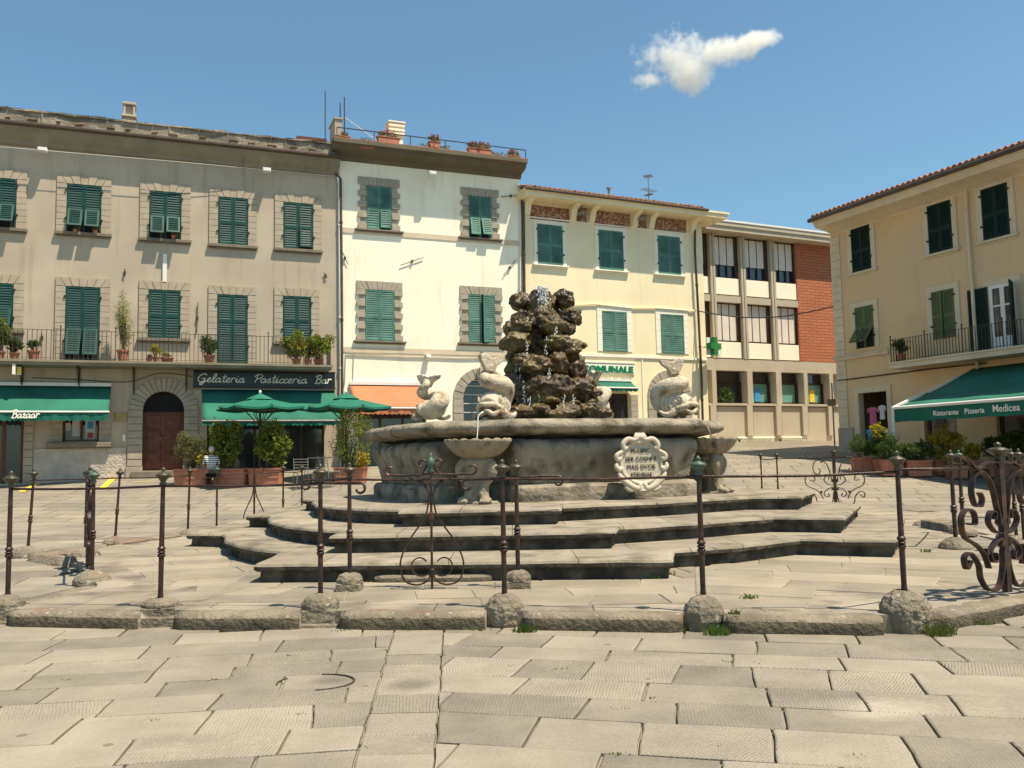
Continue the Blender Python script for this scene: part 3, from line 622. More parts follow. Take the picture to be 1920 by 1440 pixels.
shell_bowl((898, 940), 12.55, radians(-15), 'fluted shell bowl on a clawed foot, under the front dolphin')
shell_bowl((1338, 926), 14.6, radians(62), 'fluted shell bowl at the right end of the basin')
# carved plaque
pl_c = at_y(1201, 868, 12.82); pl = MB()
def oval(a, b, cx=0, cz=0, n=36): return [(cx+a*cos(2*pi*k/n), cz+b*sin(2*pi*k/n)) for k in range(n)]
def pear(k, n=48):
    t = 2*pi*k/n; r = .335+.02*cos(2*t)+.02*sin(t); return (r*cos(t)*.94, r*sin(t)*1.03-.02)
pl.wprism([pear(k) for k in range(48)], -.02, .2)
pl.tube([(x, -.03, z) for x, z in [pear(k) for k in range(49)]], .028, 8)
def scroll(c, r0, r1, a0, a1, n=26):
    return [(c[0]+(r0+(r1-r0)*i/n)*cos(a0+(a1-a0)*i/n), 0, c[1]+(r0+(r1-r0)*i/n)*sin(a0+(a1-a0)*i/n)) for i in range(n+1)]
for sx in (-1, 1):
    for P_, rr in ((catmull([(sx*.02, -.05, .40), (sx*.10, -.05, .36), (sx*.20, -.05, .37), (sx*.28, -.05, .30), (sx*.27, -.05, .22), (sx*.22, -.05, .24)], 6), .038),
                   (catmull([(sx*.27, -.04, .20), (sx*.34, -.05, .16), (sx*.40, -.05, .11), (sx*.38, -.05, .05), (sx*.33, -.05, .08)], 6), .034),
                   (catmull([(sx*.40, -.04, .0), (sx*.41, -.05, -.06), (sx*.36, -.05, -.11), (sx*.32, -.05, -.07)], 6), .034),
                   (catmull([(sx*.38, -.04, -.15), (sx*.35, -.05, -.22), (sx*.28, -.05, -.30), (sx*.16, -.05, -.38), (sx*.06, -.05, -.40), (sx*.04, -.05, -.33)], 6), .040),
                   (catmull([(sx*.22, -.04, -.33), (sx*.27, -.05, -.38), (sx*.20, -.05, -.43), (sx*.12, -.05, -.41)], 6), .03)):
        P_ = [(p.x*1.0, p.y, p.z) for p in P_]; pl.tube(P_, [rr*(.75+.5*sin(pi*i/(len(P_)-1))) for i in range(len(P_))], 8)
for k in range(-3, 4): pl.tube([(k*.012, -.03, .33), (k*.03, -.06, .41), (k*.022, -.04, .475)], [.018, .024, .012], 6)
for k in range(-2, 3): pl.tube([(k*.018, -.03, -.36), (k*.03, -.06, -.44), (k*.02, -.03, -.49)], [.02, .026, .012], 6)
pq = pl.build('plaque', M['plaque'], fo, loc=pl_c-FC, rot=radians(10)); pq.rotation_euler = (radians(-5), 0, radians(10)); pq.scale = (.92,)*3; remesh(pq, .009, 2)
for j, (tx, w) in enumerate((('MVNIFIC', .30), ('SER COSMI II', .50), ('MAG DVCIS', .46), ('ETRVRIAE', .34))):
    text_mesh('inscription', tx, .10, M['carve'], pq, (-w/2, -.030, .155-j*.125), (pi/2, 0, 0), .003, width=w)
for x, y in ((0, 0),): pass
# dolphins
def dolphin(name_lab, base, ang, flip=1, sc_=1.0):
    r = empty('dolphin_statue', name_lab, 'statue', base, ang, 'marble dolphins round the fountain rim'); r.scale = (sc_, sc_*flip, sc_)
    mb = MB()
    # outward = +x. fat body from behind, head forward, coil over the head, tail fluke upright
    body = catmull([(.30, 0, .20), (.15, 0, .25), (-.04, .0, .26), (-.20, -.03, .28), (-.27, -.10, .41), (-.18, -.17, .53), (.02, -.17, .60), (.16, -.06, .63), (.13, .09, .67), (.0, .14, .75), (-.07, .09, .86), (-.03, .05, .97)], 7)
    n = len(body); rr = catmull([(.16, 0, 0), (.225, 0, 0), (.25, 0, 0), (.215, 0, 0), (.19, 0, 0), (.17, 0, 0), (.155, 0, 0), (.14, 0, 0), (.12, 0, 0), (.10, 0, 0), (.085, 0, 0), (.08, 0, 0)], 7)
    mb.tube(body, [p[0] for p in rr], 18)
    # lips and open mouth
    for z0, sg in ((.26, 1), (.10, -1)):
        lip = catmull([(.14, -.21, .15+.02*sg), (.30, -.18, .16+.035*sg), (.41, -.10, z0-.02), (.45, 0, z0-.03*sg), (.41, .10, z0-.02), (.30, .18, .16+.035*sg), (.14, .21, .15+.02*sg)], 5)
        mb.tube(lip, [.045]*len(lip), 8); mb.blob((.30, 0, .17+.075*sg), (.13, .14, .05), 3, .03, 2, 2)
    for sy in (-1, 1):
        for k in range(12):
            t = 2*pi*k/12; t2 = 2*pi*(k+1)/12; c = Vector((.20, sy*.19, .33))
            mb.tube([c+Vector((cos(t)*.062, 0, sin(t)*.062)), c+Vector((cos(t2)*.062, 0, sin(t2)*.062))], .017, 6)
        mb.blob((.20, sy*.19, .33), (.032, .03, .032), 2, 0, 1, 1)
        fin = catmull([(.10, sy*.18, .12), (.04, sy*.27, .06), (-.06, sy*.34, .07), (-.14, sy*.36, .13)], 5); mb.tube(fin, [.07*(1-i/len(fin))+.02 for i in range(len(fin))], 8)
        for k in range(3): # cheek frills
            P_ = catmull([(.06-.08*k, sy*.20, .40), (.01-.08*k, sy*.255, .26), (.06-.08*k, sy*.22, .12)], 4); mb.tube(P_, .028, 6)
    for k in range(-3, 4): # brow ridges
        P_ = catmull([(.33, k*.03, .34-abs(k)*.012), (.18, k*.045, .465-abs(k)*.018), (-.02, k*.05, .50-abs(k)*.018)], 4); mb.tube(P_, .016, 6)
    # fluke
    fl = [(-.05, .80), (-.10, .92), (-.20, 1.00), (-.24, 1.08), (-.14, 1.08), (-.02, 1.05), (.08, 1.12), (.18, 1.10), (.15, .98), (.08, .84)]
    mb.M = Matrix.Translation((-.03, .05, -.03)) @ Matrix.Rotation(.8, 4, 'Z') @ Matrix.Diagonal((1.2, 1.1, 1.05, 1)); mb.wprism(fl, -.05, .05); mb.M = Matrix.Identity(4)
    b = mb.build('body', M['marble'], r); remesh(b, .012, 1, .016, .03); return r
def rimpt(ang, dr): return Vector((FC.x+(rad(ang, notch=0)+dr)*cos(ang), FC.y+(rad(ang, notch=0)+dr)*sin(ang), FC.z+1.15))
dolphin('front marble dolphin with open mouth spouting over the shell bowl, its head towards the viewer', at_y(925, 785, 13.25)+Vector((0, 0, -.02)), BW[0]+.12, -1, .88)
d1_ = dolphin('leftmost marble dolphin seen from behind, dark stain down its fat body', at_y(806, 788, 15.3), radians(112), 1, .86)
d3_ = dolphin('right marble dolphin with round eye and tall upright tail, near the stone arch', at_y(1266, 784, 14.3), radians(-38), 1, .93)
dolphin('marble dolphin half hidden behind the wet rocks, beneath the green shop letters', at_y(1122, 786, 17.1), BW[2], 1, .84)
d1_.scale = (.90, .90, .70); d3_.scale = (.84, .84, .86)
# water
wj = empty('water_jet', 'white burst of water at the very top of the rock pile with falling drops', 'water jet', at_y(1018, 575, 15.5))
mb = MB(); random.seed(3)
for i in range(420):
    t = random.random(); z = random.random()**.7*.36; sp = .035+.05*(1-abs(z-.18)/.2)*.2
    x, y = random.gauss(0, sp), random.gauss(0, sp); r = random.uniform(.006, .017)
    mb.blob((x, y, z), (r, r, r*1.6), 1, 0)
mb.build('plume', M['foam'], wj, smooth=True)
mb = MB()
for k in range(120):
    a = random.uniform(0, 2*pi); v = random.uniform(.08, .20); t = random.uniform(.2, 1.0); x = v*t*cos(a); z = .16+.10*t-.32*t*t
    r = random.uniform(.004, .009); mb.blob((x, v*t*sin(a), z), (r, r, r*1.8), 1, 0)
mb.build('spray', M['foam'], wj, smooth=True)
mb = MB()
for (px, py, h, dy) in ((988, 640, 32, -.62), (1023, 632, 36, -.55), (1042, 612, 20, -.55), (1030, 690, 20, -.95), (1057, 740, 30, -1.15), (982, 715, 55, -.8), (975, 690, 70, -.6), (1045, 760, 20, -1.2), (992, 745, 30, -1.0), (968, 660, 40, -.5), (1010, 712, 60, -.9), (1075, 740, 20, -1.0)):
    for i in range(20):
        p = at_y(px+random.gauss(0, 1.6), py+random.random()*h, 15.6+dy)-wj.location; r = random.uniform(.004, .010)
        mb.blob(p, (r, r, r*random.uniform(1.2, 3.2)), 1, 0)
mb.build('falling_drops', M['foam'], wj, smooth=True)
sp = MB(); a = at_y(903, 774, 12.62); b = at_y(894, 830, 12.5)
P_ = catmull([a+Vector((.02, .05, .01)), a, a+Vector((-.05, -.02, -.06)), (a+b)/2+Vector((-.02, 0, 0)), b], 6)
P_ = [p-a for p in P_]
sp.tube(P_, [.013-.006*i/len(P_) for i in range(len(P_))], 8)
sp.build('water_spout', M['foam'], smooth=True, loc=a, label='thin stream of water falling from the front dolphin mouth into the shell bowl', cat='water')
sp = MB(); a = at_y(1326, 800, 14.2); b = at_y(1334, 826, 14.3)
sp.tube([(0, 0, 0), (b-a)*.5+Vector((.01, 0, .03)), b-a], [.008, .006, .006], 6)
sp.build('water_spout', M['foam'], smooth=True, loc=a, label='short thin trickle of water at the right end of the basin rim', cat='water')

# round cover let into the paving: worn groove ring, and the pale mortar round a relaid slab
cv = on_z(592, 1277, .02); mb = MB(); P_ = []
for k in range(-4, 12): a = k*.2; P_.append((cv.x+.235*cos(a-.6), cv.y+.20*sin(a-.6), .0155))
mb.tube(P_, 1, 4, flat=(.006, .0025), bin_=(0, 0, 1)); P_ = [(cv.x+.235*cos(a_*.2+2.6), cv.y+.20*sin(a_*.2+2.6), .0155) for a_ in range(5)]; mb.tube(P_, 1, 4, flat=(.005, .0025), bin_=(0, 0, 1)); mb.build('cover_groove', M['riser'], kind='structure')
# ================================================================== IRON RAILINGS
random.seed(11)
BH = .27   # top of stone base above the square in front
def finial(mb, z, s=1):
    mb.lathe([(.024*s, z), (.036*s, z+.012), (.020*s, z+.026), (.028*s, z+.04), (.062*s, z+.075), (.066*s, z+.085), (.045*s, z+.10), (.018*s, z+.112), (.014*s, z+.12), (.024*s, z+.132), (.010*s, z+.148), (.003, z+.155)], 18)
def post(parent, loc, zb, zt, tilt=0, patina=False, r=.021, knots=(.42,)):
    h = zt-zb; mb = MB(); pr = [(r*1.15, 0), (r*1.15, h*.05), (r, h*.08)]
    for k in knots:
        zk = h*k; pr += [(r*1.05, zk-.05), (r*1.6, zk-.035), (r*1.6, zk-.022), (r*1.1, zk-.012), (r*1.75, zk), (r*1.1, zk+.012), (r*1.6, zk+.022), (r*1.6, zk+.035), (r*1.05, zk+.05)]
    pr += [(r*.9, h*.9), (r*.85, h)]
    mb.lathe(pr, 10); o = mb.build('post', M['iron'], parent, smooth=False, loc=loc); o.rotation_euler = (0, tilt, 0)
    mb = MB(); finial(mb, h-.002); mb.build('finial', M['verdigris2'] if patina else M['verdigris'], o, smooth=True); return o
def spiral(c, r0, a0, a1, k=.16, n=22):   # curl about c in the panel plane (x,z)
    return [(c[0]+r0*math.exp(-k*abs(a1-a0)*i/n)*cos(a0+(a1-a0)*i/n), c[1]+r0*math.exp(-k*abs(a1-a0)*i/n)*sin(a0+(a1-a0)*i/n)) for i in range(n+1)]
def curl_end(p, dirx, r=.05, down=True):  # bar end that rolls over at p
    s = -1 if down else 1; c = (p[0], p[1]+s*r)
    a0 = pi/2 if down else -pi/2
    return spiral(c, r, a0, a0-dirx*(1 if down else -1)*4.6, .10)
def frame(a, b):       # local frame for a panel between two plan points
    a, b = Vector(a), Vector(b); return atan2(b.y-a.y, b.x-a.x), (b-a).length
# stone bases -------------------------------------------------------
def stone_base(loc, kind, s, lab, zg=0.0):
    mb = MB(); H = BH*s
    def ring(nn, prof, rot=0): mb.lathe(prof, nn, rot=rot)
    if kind == 'oct': ring(8, [(.20, 0), (.20, .10), (.215, .11), (.215, .20), (.19, .27), (.13, .335), (.05, .365), (.02, .37)], pi/8)
    elif kind == 'sq':
        ring(4, [(.31, 0), (.31, .05), (.275, .055), (.275, .20)], pi/4); ring(8, [(.215, .19), (.215, .255), (.175, .325), (.09, .36), (.02, .365)], pi/8)
    elif kind == 'step':
        ring(4, [(.36, 0), (.36, .13), (.30, .135), (.30, .235)], pi/4+.06); ring(8, [(.225, .23), (.23, .27), (.19, .315), (.10, .335), (.02, .34)], pi/8)
    elif kind == 'low': ring(14, [(.27, 0), (.27, .06), (.24, .12), (.16, .18), (.06, .21), (.02, .212)])
    else: ring(12, [(.19, 0), (.21, .05), (.22, .14), (.21, .22), (.17, .30), (.10, .345), (.02, .355)])
    s *= .76; mb.v = [(x*s, y*s, z*s) for x, y, z in mb.v]
    o = mb.build('post_base', M['kerb'], loc=(loc[0], loc[1], zg), label=lab, cat='stone base', group='stone bases of the railing posts', fix=True)
    o.rotation_euler = (0, 0, random.uniform(-.15, .15)) if kind not in ('sq', 'step') else (0, 0, 0)
    m = o.modifiers.new('b', 'BEVEL'); m.width = .012*s; m.segments = 2; m.limit_method = 'ANGLE'; m.angle_limit = .4
    m = o.modifiers.new('s', 'SUBSURF'); m.subdivision_type = 'SIMPLE'; m.levels = m.render_levels = 3
    t = bpy.data.textures.new('t', 'CLOUDS'); t.noise_scale = .05; m = o.modifiers.new('d', 'DISPLACE'); m.texture = t; m.strength = .035*s if kind == 'rock' else .014; m.texture_coords = 'GLOBAL'
    return o
def at_plan(px, py, z): v = on_z(px, py, z); return (v.x, v.y)
PF = [at_plan(13, 1168, 0), at_plan(300, 1172, 0), at_plan(601, 1174, 0), at_plan(947, 1174, 0), at_plan(1321, 1182, 0), at_plan(1700, 1184, 0)]
kinds = ['sq', 'step', 'sq', 'rock', 'oct', 'rock']
labs = ['leftmost front stone base, cut by the left edge of the view', 'stepped square stone base, second from the left along the front kerb', 'square domed stone base with chisel marks, in front of the steps',
        'rounded boulder-like base with a rusty stain, in the middle of the front kerb', 'eight-sided domed stone base on the front kerb', 'knobbly worn boulder base at the right corner of the front kerb']
for p, k, l, s in zip(PF, kinds, labs, (.9, .9, .98, .98, .98, 1.15)): stone_base(p, k, s, l)
PI_ = [at_plan(656, 1112, .12), at_plan(972, 1108, .12)]
stone_base(PI_[0], 'sq', .78, 'small square base of the inner post left of the bell-shaped scroll', .1)
stone_base(PI_[1], 'sq', .78, 'small square base of the inner post right of the bell-shaped scroll', .1)
# front left run
TOP = 1.21
def run(label, pts, tops, bases, ext0=0, ext1=0, pat=(), tilts=None, r=.021, knots=(.42,), zbar=None):
    a, b = Vector(pts[0]), Vector(pts[-1]); ang, L = frame(pts[0], pts[-1]); root = empty('iron_railing', label, 'railing', (a.x, a.y, 0), ang, 'wrought iron railings round the fountain')
    ca, sa = cos(-ang), sin(-ang); loc = []
    for i, p in enumerate(pts):
        d = Vector(p)-a; u, v = d.x*ca-d.y*sa, d.x*sa+d.y*ca; loc.append((u, v))
        post(root, (u, v, bases[i]), bases[i], tops[i], (tilts[i] if tilts else 0), i in pat, r, knots)
    mb = MB(); P_ = []
    for i, (u, v) in enumerate(loc):
        P_.append((u, v, tops[i]-.012))
        if i < len(loc)-1:
            n = 6
            for k in range(1, n):
                t = k/n; w, q = loc[i+1]; P_.append((u+(w-u)*t, v+(q-v)*t, tops[i]*(1-t)+tops[i+1]*t-.012-.012*sin(pi*t)+random.uniform(-.003, .003)))
    if ext0: P_ = [(x, loc[0][1], z) for x, z in curl_end((-ext0, tops[0]-.012), -1)][::-1]+P_
    if ext1: P_ = P_+[(loc[-1][0]+ext1-0+(x-0), loc[-1][1], z) for x, z in curl_end((0, tops[-1]-.012), 1)]
    mb.tube(P_, .0115, 8); mb.build('top_bar', M['iron'], root, smooth=True); return root, loc
run('front railing left of the gap with three stout posts and a long sagging bar', PF[:3], (1.195, 1.20, 1.20), (.2, .2, .22), 0, .35, (), (0, .01, 0))
run('front railing right of the gap, its third post beside the big scroll panel', PF[3:], (1.21, 1.205, 1.215), (.23, .24, .27), .30, 0, (1,), (0, 0, 0))
rt, lc = run('inner railing across the gap carrying a bell-shaped iron scroll with curled top', PI_, (1.21, 1.205), (.28, .28), .42, .40, (), (0, 0))
# bell scroll ornament at its middle
cx = (Vector((at_y(810, 1000, PI_[0][1]).x, 0)).x-PI_[0][0]); orn = MB()
def poly3(mb, P2, w=.010, h=.008, y=0, k=6, x0=0, mir=False):
    Q = catmull([(x, y, z) for x, z in P2], k); Q = [Vector(((-q.x if mir else q.x)+x0, q.y, q.z)) for q in Q]
    mb.tube(Q, 1, 4, flat=(h, w), bin_=(0, 1, 0))
for mir in (False, True):
    poly3(orn, [(.012, .28), (.05, .22), (.14, .19), (.25, .22), (.30, .33), (.29, .45), (.22, .60), (.12, .74), (.05, .85), (.025, 1.0), (.03, 1.07), (.09, 1.14), (.16, 1.18), (.2, 1.20)], .011, .007, 0, 6, cx, mir)
    orn.tube([((-x if mir else x)+cx, 0, z) for x, z in spiral((.11, .37), .11, -2.6, 2.6, .10)], 1, 4, flat=(.006, .011), bin_=(0, 1, 0))
    orn.tube([((-x if mir else x)+cx, 0, z) for x, z in [(.0, 1.235), (.1, 1.23), (.25, 1.225), (.36, 1.23)]+spiral((.40, 1.275), .047, -pi/2, 2.7, .1)], .011, 8)
    orn.tube([((-x if mir else x)+cx, 0, z) for x, z in [(.09, 1.23), (.045, 1.30)]+spiral((.08, 1.33), .045, pi, -1.6, .1)], .010, 8)
    orn.tube([((-x if mir else x)+cx, 0, z) for x, z in [(.03, 1.1), (.08, 1.16)]+spiral((.20, 1.13), .06, 2.4, -2.4, .12)], .008, 6)
orn.tube([(cx, 0, .13), (cx, 0, 1.24)], .012, 8); orn.lathe([(.016, .26), (.026, .27), (.026, .33), (.016, .34)], 10, (cx, 0, 0)); orn.lathe([(.016, .80), (.03, .81), (.03, .86), (.016, .87)], 10, (cx, 0, 0))
oo = orn.build('scroll_ornament', M['iron'], rt); mb = MB(); mb.lathe([(.02, 1.24), (.04, 1.26), (.018, 1.285), (.035, 1.31), (.045, 1.345), (.035, 1.375), (.012, 1.40), (.015, 1.42), (.004, 1.44)], 16, (cx, 0, 0)); mb.build('finial', M['verdigris2'], oo, smooth=True)
# big double-scroll panels
def scroll_panel(label, a, b, z0=.17, H=1.12, half=.62, thick=.02, wide=.05, posts=True, bar=True):
    ang, L = frame(a, b); root = empty('scroll_panel', label, 'iron panel', (a[0], a[1], z0), ang, 'big wrought iron scroll panels'); c = L/2
    mb = MB(); F = dict(flat=(.0075, wide/2), bin_=(0, 1, 0)); s = H/1.12
    mb.box(c-.032, c+.032, -.025, .025, 0, H)
    for sx in (-1, 1):
        X = lambda P_: [(c+sx*x*s*1.12, 0, z*s) for x, z in P_]
        top = spiral((.20, .78), .095, .2, 3.1+2*pi*0, .05)
        C1 = catmull([(.04, .56, 0), (.07, .72, 0), (.13, .93, 0), (.24, 1.03, 0), (.34, .99, 0), (.38, .87, 0), (.35, .76, 0), (.28, .74, 0), (.25, .80, 0), (.28, .85, 0)], 6)
        C2 = catmull([(.44, .60, 0), (.36, .60, 0), (.37, .69, 0), (.46, .72, 0), (.53, .64, 0), (.50, .50, 0), (.36, .42, 0), (.27, .34, 0), (.22, .22, 0)], 6)
        C3 = catmull([(.04, .50, 0), (.12, .52, 0), (.19, .60, 0), (.16, .68, 0), (.10, .68, 0), (.11, .62, 0)], 6)
        C4 = catmull([(.04, .46, 0), (.13, .42, 0), (.2, .34, 0), (.17, .27, 0), (.11, .28, 0), (.13, .34, 0)], 6)
        C5 = catmull([(.44, .30, 0), (.50, .24, 0), (.52, .33, 0), (.44, .36, 0), (.35, .26, 0), (.33, .14, 0), (.24, .04, 0), (.12, .05, 0), (.05, .18, 0), (.03, .36, 0)], 6)
        C6 = catmull([(.02, H/s-.02, 0), (.16, 1.10, 0), (.30, 1.05, 0), (.40, 1.13, 0), (.50, 1.16, 0), (.52, 1.12, 0), (.49, 1.10, 0)], 6)
        for Q in (C1, C2, C3, C4, C5, C6): mb.tube(X([(q.x, q.y) for q in Q]), 1, 4, **F)
        for (x, z) in ((.05, .60), (.05, .42), (.28, .36)): mb.box(c+sx*x*s-.02, c+sx*x*s+.02, -wide/2-.004, wide/2+.004, z*s-.025, z*s+.025)
    mb.build('scrollwork', M['iron'], root)
    mb = MB(); finial(mb, H, 1.5); mb.M = Matrix.Translation((c, 0, 0)); mb2 = MB(); mb2.M = Matrix.Translation((c, 0, 0)); finial(mb2, H, 1.4); mb2.build('finial', M['verdigris'], root, smooth=True)
    if bar:
        mb = MB(); mb.tube([(0, 0, H-.05), (L*.25, 0, H-.06), (L*.5, 0, H-.055), (L*.8, 0, H-.05), (L, 0, H-.045)], .013, 8); mb.build('top_bar', M['iron'], root, smooth=True)
    return root
cR = at_plan(1872, 1128, .16); dv = (Vector((5.3, 8.2))-Vector(PF[5])).normalized()
mid = Vector(PF[5])+dv*1.35
scroll_panel('big rust-brown scroll panel at the right edge, nearest the viewer', PF[5], tuple(Vector(PF[5])+dv*2.7), .17, 1.1)
lp0, lp1 = at_plan(172, 1092, .12), at_plan(160, 1045, .12)
scroll_panel('scroll panel on the left seen almost edge-on, throwing a lacy shadow on the paving', lp0, lp1, .14, 1.08)
run('short railing of two posts flanking the edge-on scroll panel on the left', [lp0, lp1], (1.20, 1.20), (.22, .22), 0, 0, (0,), (.03, 0), .022)
run('light railing from the left front post back to the edge-on scroll panel', [tuple(Vector(PF[0])*.999), lp0][::1][:1]+[lp0], (1.18, 1.20), (.3, .3)) if False else None
stone_base(lp0, 'low', .95, 'rust-stained low base at the near end of the left scroll panel', .1)
stone_base(lp1, 'low', 1.0, 'low rounded base at the far end of the left scroll panel', .1)
# left rear posts
LR = [at_plan(52, 1045, .12), at_plan(216, 1020, .12), at_plan(352, 1003, .12)]
run('left rear railing of three slender leaning posts beside the lane', LR, (1.22, 1.20, 1.20), (.25, .25, .22), 0, 0, (), (.07, .08, .04), .020)
stone_base(LR[0], 'low', 1.15, 'broad dome base at the far left, behind the left scroll panel', .1)
stone_base(LR[1], 'low', .95, 'pale whitish rounded base beside the lane', .1)
stone_base(LR[2], 'low', .8, 'small reddish base just left of the steps', .1)
BR = [(at_y(407, 900, 18.0).x, 18.0), (at_y(531, 900, 19.0).x, 19.0), (at_y(566, 900, 19.3).x, 19.3)]
rt2, lc2 = run('rear railing behind the left steps with a small bell scroll between its posts', BR, (1.21, 1.21, 1.21), (.13, .13, .13), 0, 0, (0,), None, .019)
sb = MB(); c2 = lc2[1][0]*.55
for mir in (1, -1):
    sb.tube([(c2+mir*x, 0, z) for x, z in [(v.x, v.y) for v in catmull([(.012, 1.15, 0), (.02, .9, 0), (.05, .72, 0), (.13, .55, 0), (.22, .35, 0), (.24, .18, 0), (.2, .12, 0)], 6)]], 1, 4, flat=(.006, .014), bin_=(0, 1, 0))
    sb.tube([(c2+mir*x, 0, z) for x, z in [(.0, 1.22), (.15, 1.21)]+spiral((.17, 1.26), .05, -pi/2, 2.5, .1)], .012, 6)
sb.tube([(c2, 0, .13), (c2, 0, 1.3)], .02, 8); sb.build('scroll_ornament', M['iron'], rt2)
FR = [(at_y(1428, 900, 19.6).x, 19.6), (at_y(1458, 900, 19.2).x, 19.2)]
run('pair of thin rear posts behind the right end of the basin', FR, (1.28, 1.28), (.13, .13), .0, 1.2, (), None, .017)
fp = at_y(1565, 900, 19.4)
scroll_panel('distant frontal scroll panel standing clear behind the right steps', (fp.x-.75, 19.5), (fp.x+.75, 19.3), .14, 1.18)
fr1, fr2 = at_plan(1792, 1015, .13), at_plan(1792, 990, .13)
run('railing receding on the right behind the big scroll panel', [at_plan(1793, 1030, .13), (6.6, 13.1)], (1.22, 1.22), (.2, .2), 0, 0, (1,), None, .026)
stone_base(at_plan(1793, 1030, .13), 'low', 1.0, 'worn domed base with sooty cracks behind the big right scroll panel', .12)
stone_base((6.6, 13.1), 'low', .95, 'domed base at the far end of the receding right railing', .12)
stone_base((6.7, 14.7), 'low', .6, 'small base where the shaded far right kerb ends', .12)
RR = [(at_y(x_, 950, d_).x, d_) for x_, d_ in ((1887, 12.4), (1902, 11.6), (1916, 11.0))]
run('cluster of close-set posts cut by the right edge behind the big scroll panel', RR, (1.22, 1.22, 1.22), (.2, .2, .2), 0, 0, (), None, .02)
for q, l in zip(RR, ('back', 'middle', 'near')): stone_base(q, 'low', .8, l+' one of three low bases by the right edge, seen through the scroll panel', .12)

# ================================================================== weeds in the joints
def leaf_mesh(mb, c, n, size, R_, up=.5, mi=0, asp=2.2, seed=0):
    rnd = random.Random(seed)
    for i in range(n):
        while True:
            p = Vector((rnd.uniform(-1, 1), rnd.uniform(-1, 1), rnd.uniform(-1, 1)))
            if p.length < 1: break
        p = Vector((p.x*R_[0], p.y*R_[1], p.z*R_[2]))+Vector(c)
        d = Vector((rnd.gauss(0, 1), rnd.gauss(0, 1), rnd.gauss(0, .7)+up)).normalized(); s = size*rnd.uniform(.6, 1.3)
        x = d.cross(Vector((rnd.random(), rnd.random(), rnd.random()))).normalized()*s/asp/2
        mb.add([p, p+d*s*.45-x, p+d*s, p+d*s*.45+x], [(0, 1, 2, 3)], mi)
def grass(mb, x, y, z, n, h, spread, rnd):
    for i in range(n):
        a = rnd.uniform(0, 2*pi); r = rnd.random()*spread; px, py = x+r*cos(a), y+r*sin(a)*.5; l = rnd.uniform(.3, 1)*h; dx, dy = rnd.gauss(0, .45)*l, rnd.gauss(0, .45)*l
        w = .004+.004*rnd.random(); mb.add([(px-w, py, z), (px+w, py, z), (px+dx*.5+w*.6, py+dy*.5, z+l*.7), (px+dx, py+dy, z+l)], [(0, 1, 2, 3)])
rnd = random.Random(5); mb = MB()
for px, py, n_, h_, s_ in ((770, 1180, 70, .07, .12), (800, 1178, 90, .06, .14), (985, 1186, 60, .09, .10), (1275, 1184, 40, .06, .06), (1350, 1190, 110, .10, .13), (1400, 1184, 25, .05, .08), (1575, 1184, 60, .08, .09), (1600, 1186, 20, .04, .1), (1765, 1192, 110, .11, .12), (1825, 1172, 60, .07, .1),
                        (900, 1182, 30, .04, .1), (640, 1184, 25, .03, .1), (1515, 1190, 25, .04, .1)):
    v = on_z(px, py, .01); grass(mb, v.x, v.y, .0, int(n_*1.3), h_, s_, rnd)
for px, py in ((700, 1091), (1230, 1085), (1252, 1078), (1405, 1122), (1380, 1152), (1735, 1035), (930, 1012)):
    v = on_z(px, py, .15); grass(mb, v.x, v.y, .15, 26, .05, .09, rnd)
for px, py in ((555, 1340), (820, 1360), (1050, 1255), (1160, 1415), (960, 1250), (720, 1220), (45, 1260), (130, 1275), (1365, 1240), (1220, 1310), (822, 1230), (1420, 1245), (690, 1400), (545, 1230), (1600, 1420), (400, 1275), (285, 1350), (1165, 1330), (1350, 1400)):
    v = on_z(px, py, .01); grass(mb, v.x, v.y, .0, 22, .022, .06, rnd)
mb.build('grass_tufts', M['grass'], kind='stuff', label='small green weeds growing in the joints and along the kerb', cat='weeds')
# ================================================================== BUILDINGS
random.seed(21)
def broot(F, name, label, cat='building'): return empty(name, label, cat, (F.p.x, F.p.y, 0), F.ang)
def wall_holes(u0, u1, z0, z1, holes, depth=.45, y=0):
    """front sheet with reveals round each opening (facade metres)"""
    mb = MB(); us = sorted({u0, u1, *[h[0] for h in holes], *[h[1] for h in holes]}); zs = sorted({z0, z1, *[h[2] for h in holes], *[h[3] for h in holes]})
    for a, b in zip(us, us[1:]):
        for c, d in zip(zs, zs[1:]):
            m = ((a+b)/2, (c+d)/2)
            if any(h[0] < m[0] < h[1] and h[2] < m[1] < h[3] for h in holes): continue
            mb.add([(a, y, c), (b, y, c), (b, y, d), (a, y, d)], [(0, 1, 2, 3)])
    for a, b, c, d in holes:
        mb.add([(a, y, c), (a, y+depth, c), (a, y+depth, d), (a, y, d)], [(0, 1, 2, 3)]); mb.add([(b, y, c), (b, y+depth, c), (b, y+depth, d), (b, y, d)], [(3, 2, 1, 0)])
        mb.add([(a, y, d), (b, y, d), (b, y+depth, d), (a, y+depth, d)], [(3, 2, 1, 0)]); mb.add([(a, y, c), (b, y, c), (b, y+depth, c), (a, y+depth, c)], [(0, 1, 2, 3)])
    return mb
def shell(mb, u0, u1, z0, z1, D):     # side, back and top of the block
    mb.add([(u0, 0, z0), (u0, D, z0), (u0, D, z1), (u0, 0, z1)], [(3, 2, 1, 0)]); mb.add([(u1, 0, z0), (u1, D, z0), (u1, D, z1), (u1, 0, z1)], [(0, 1, 2, 3)])
    mb.add([(u0, D, z0), (u1, D, z0), (u1, D, z1), (u0, D, z1)], [(3, 2, 1, 0)]); mb.add([(u0, 0, z1), (u1, 0, z1), (u1, D, z1), (u0, D, z1)], [(0, 1, 2, 3)])
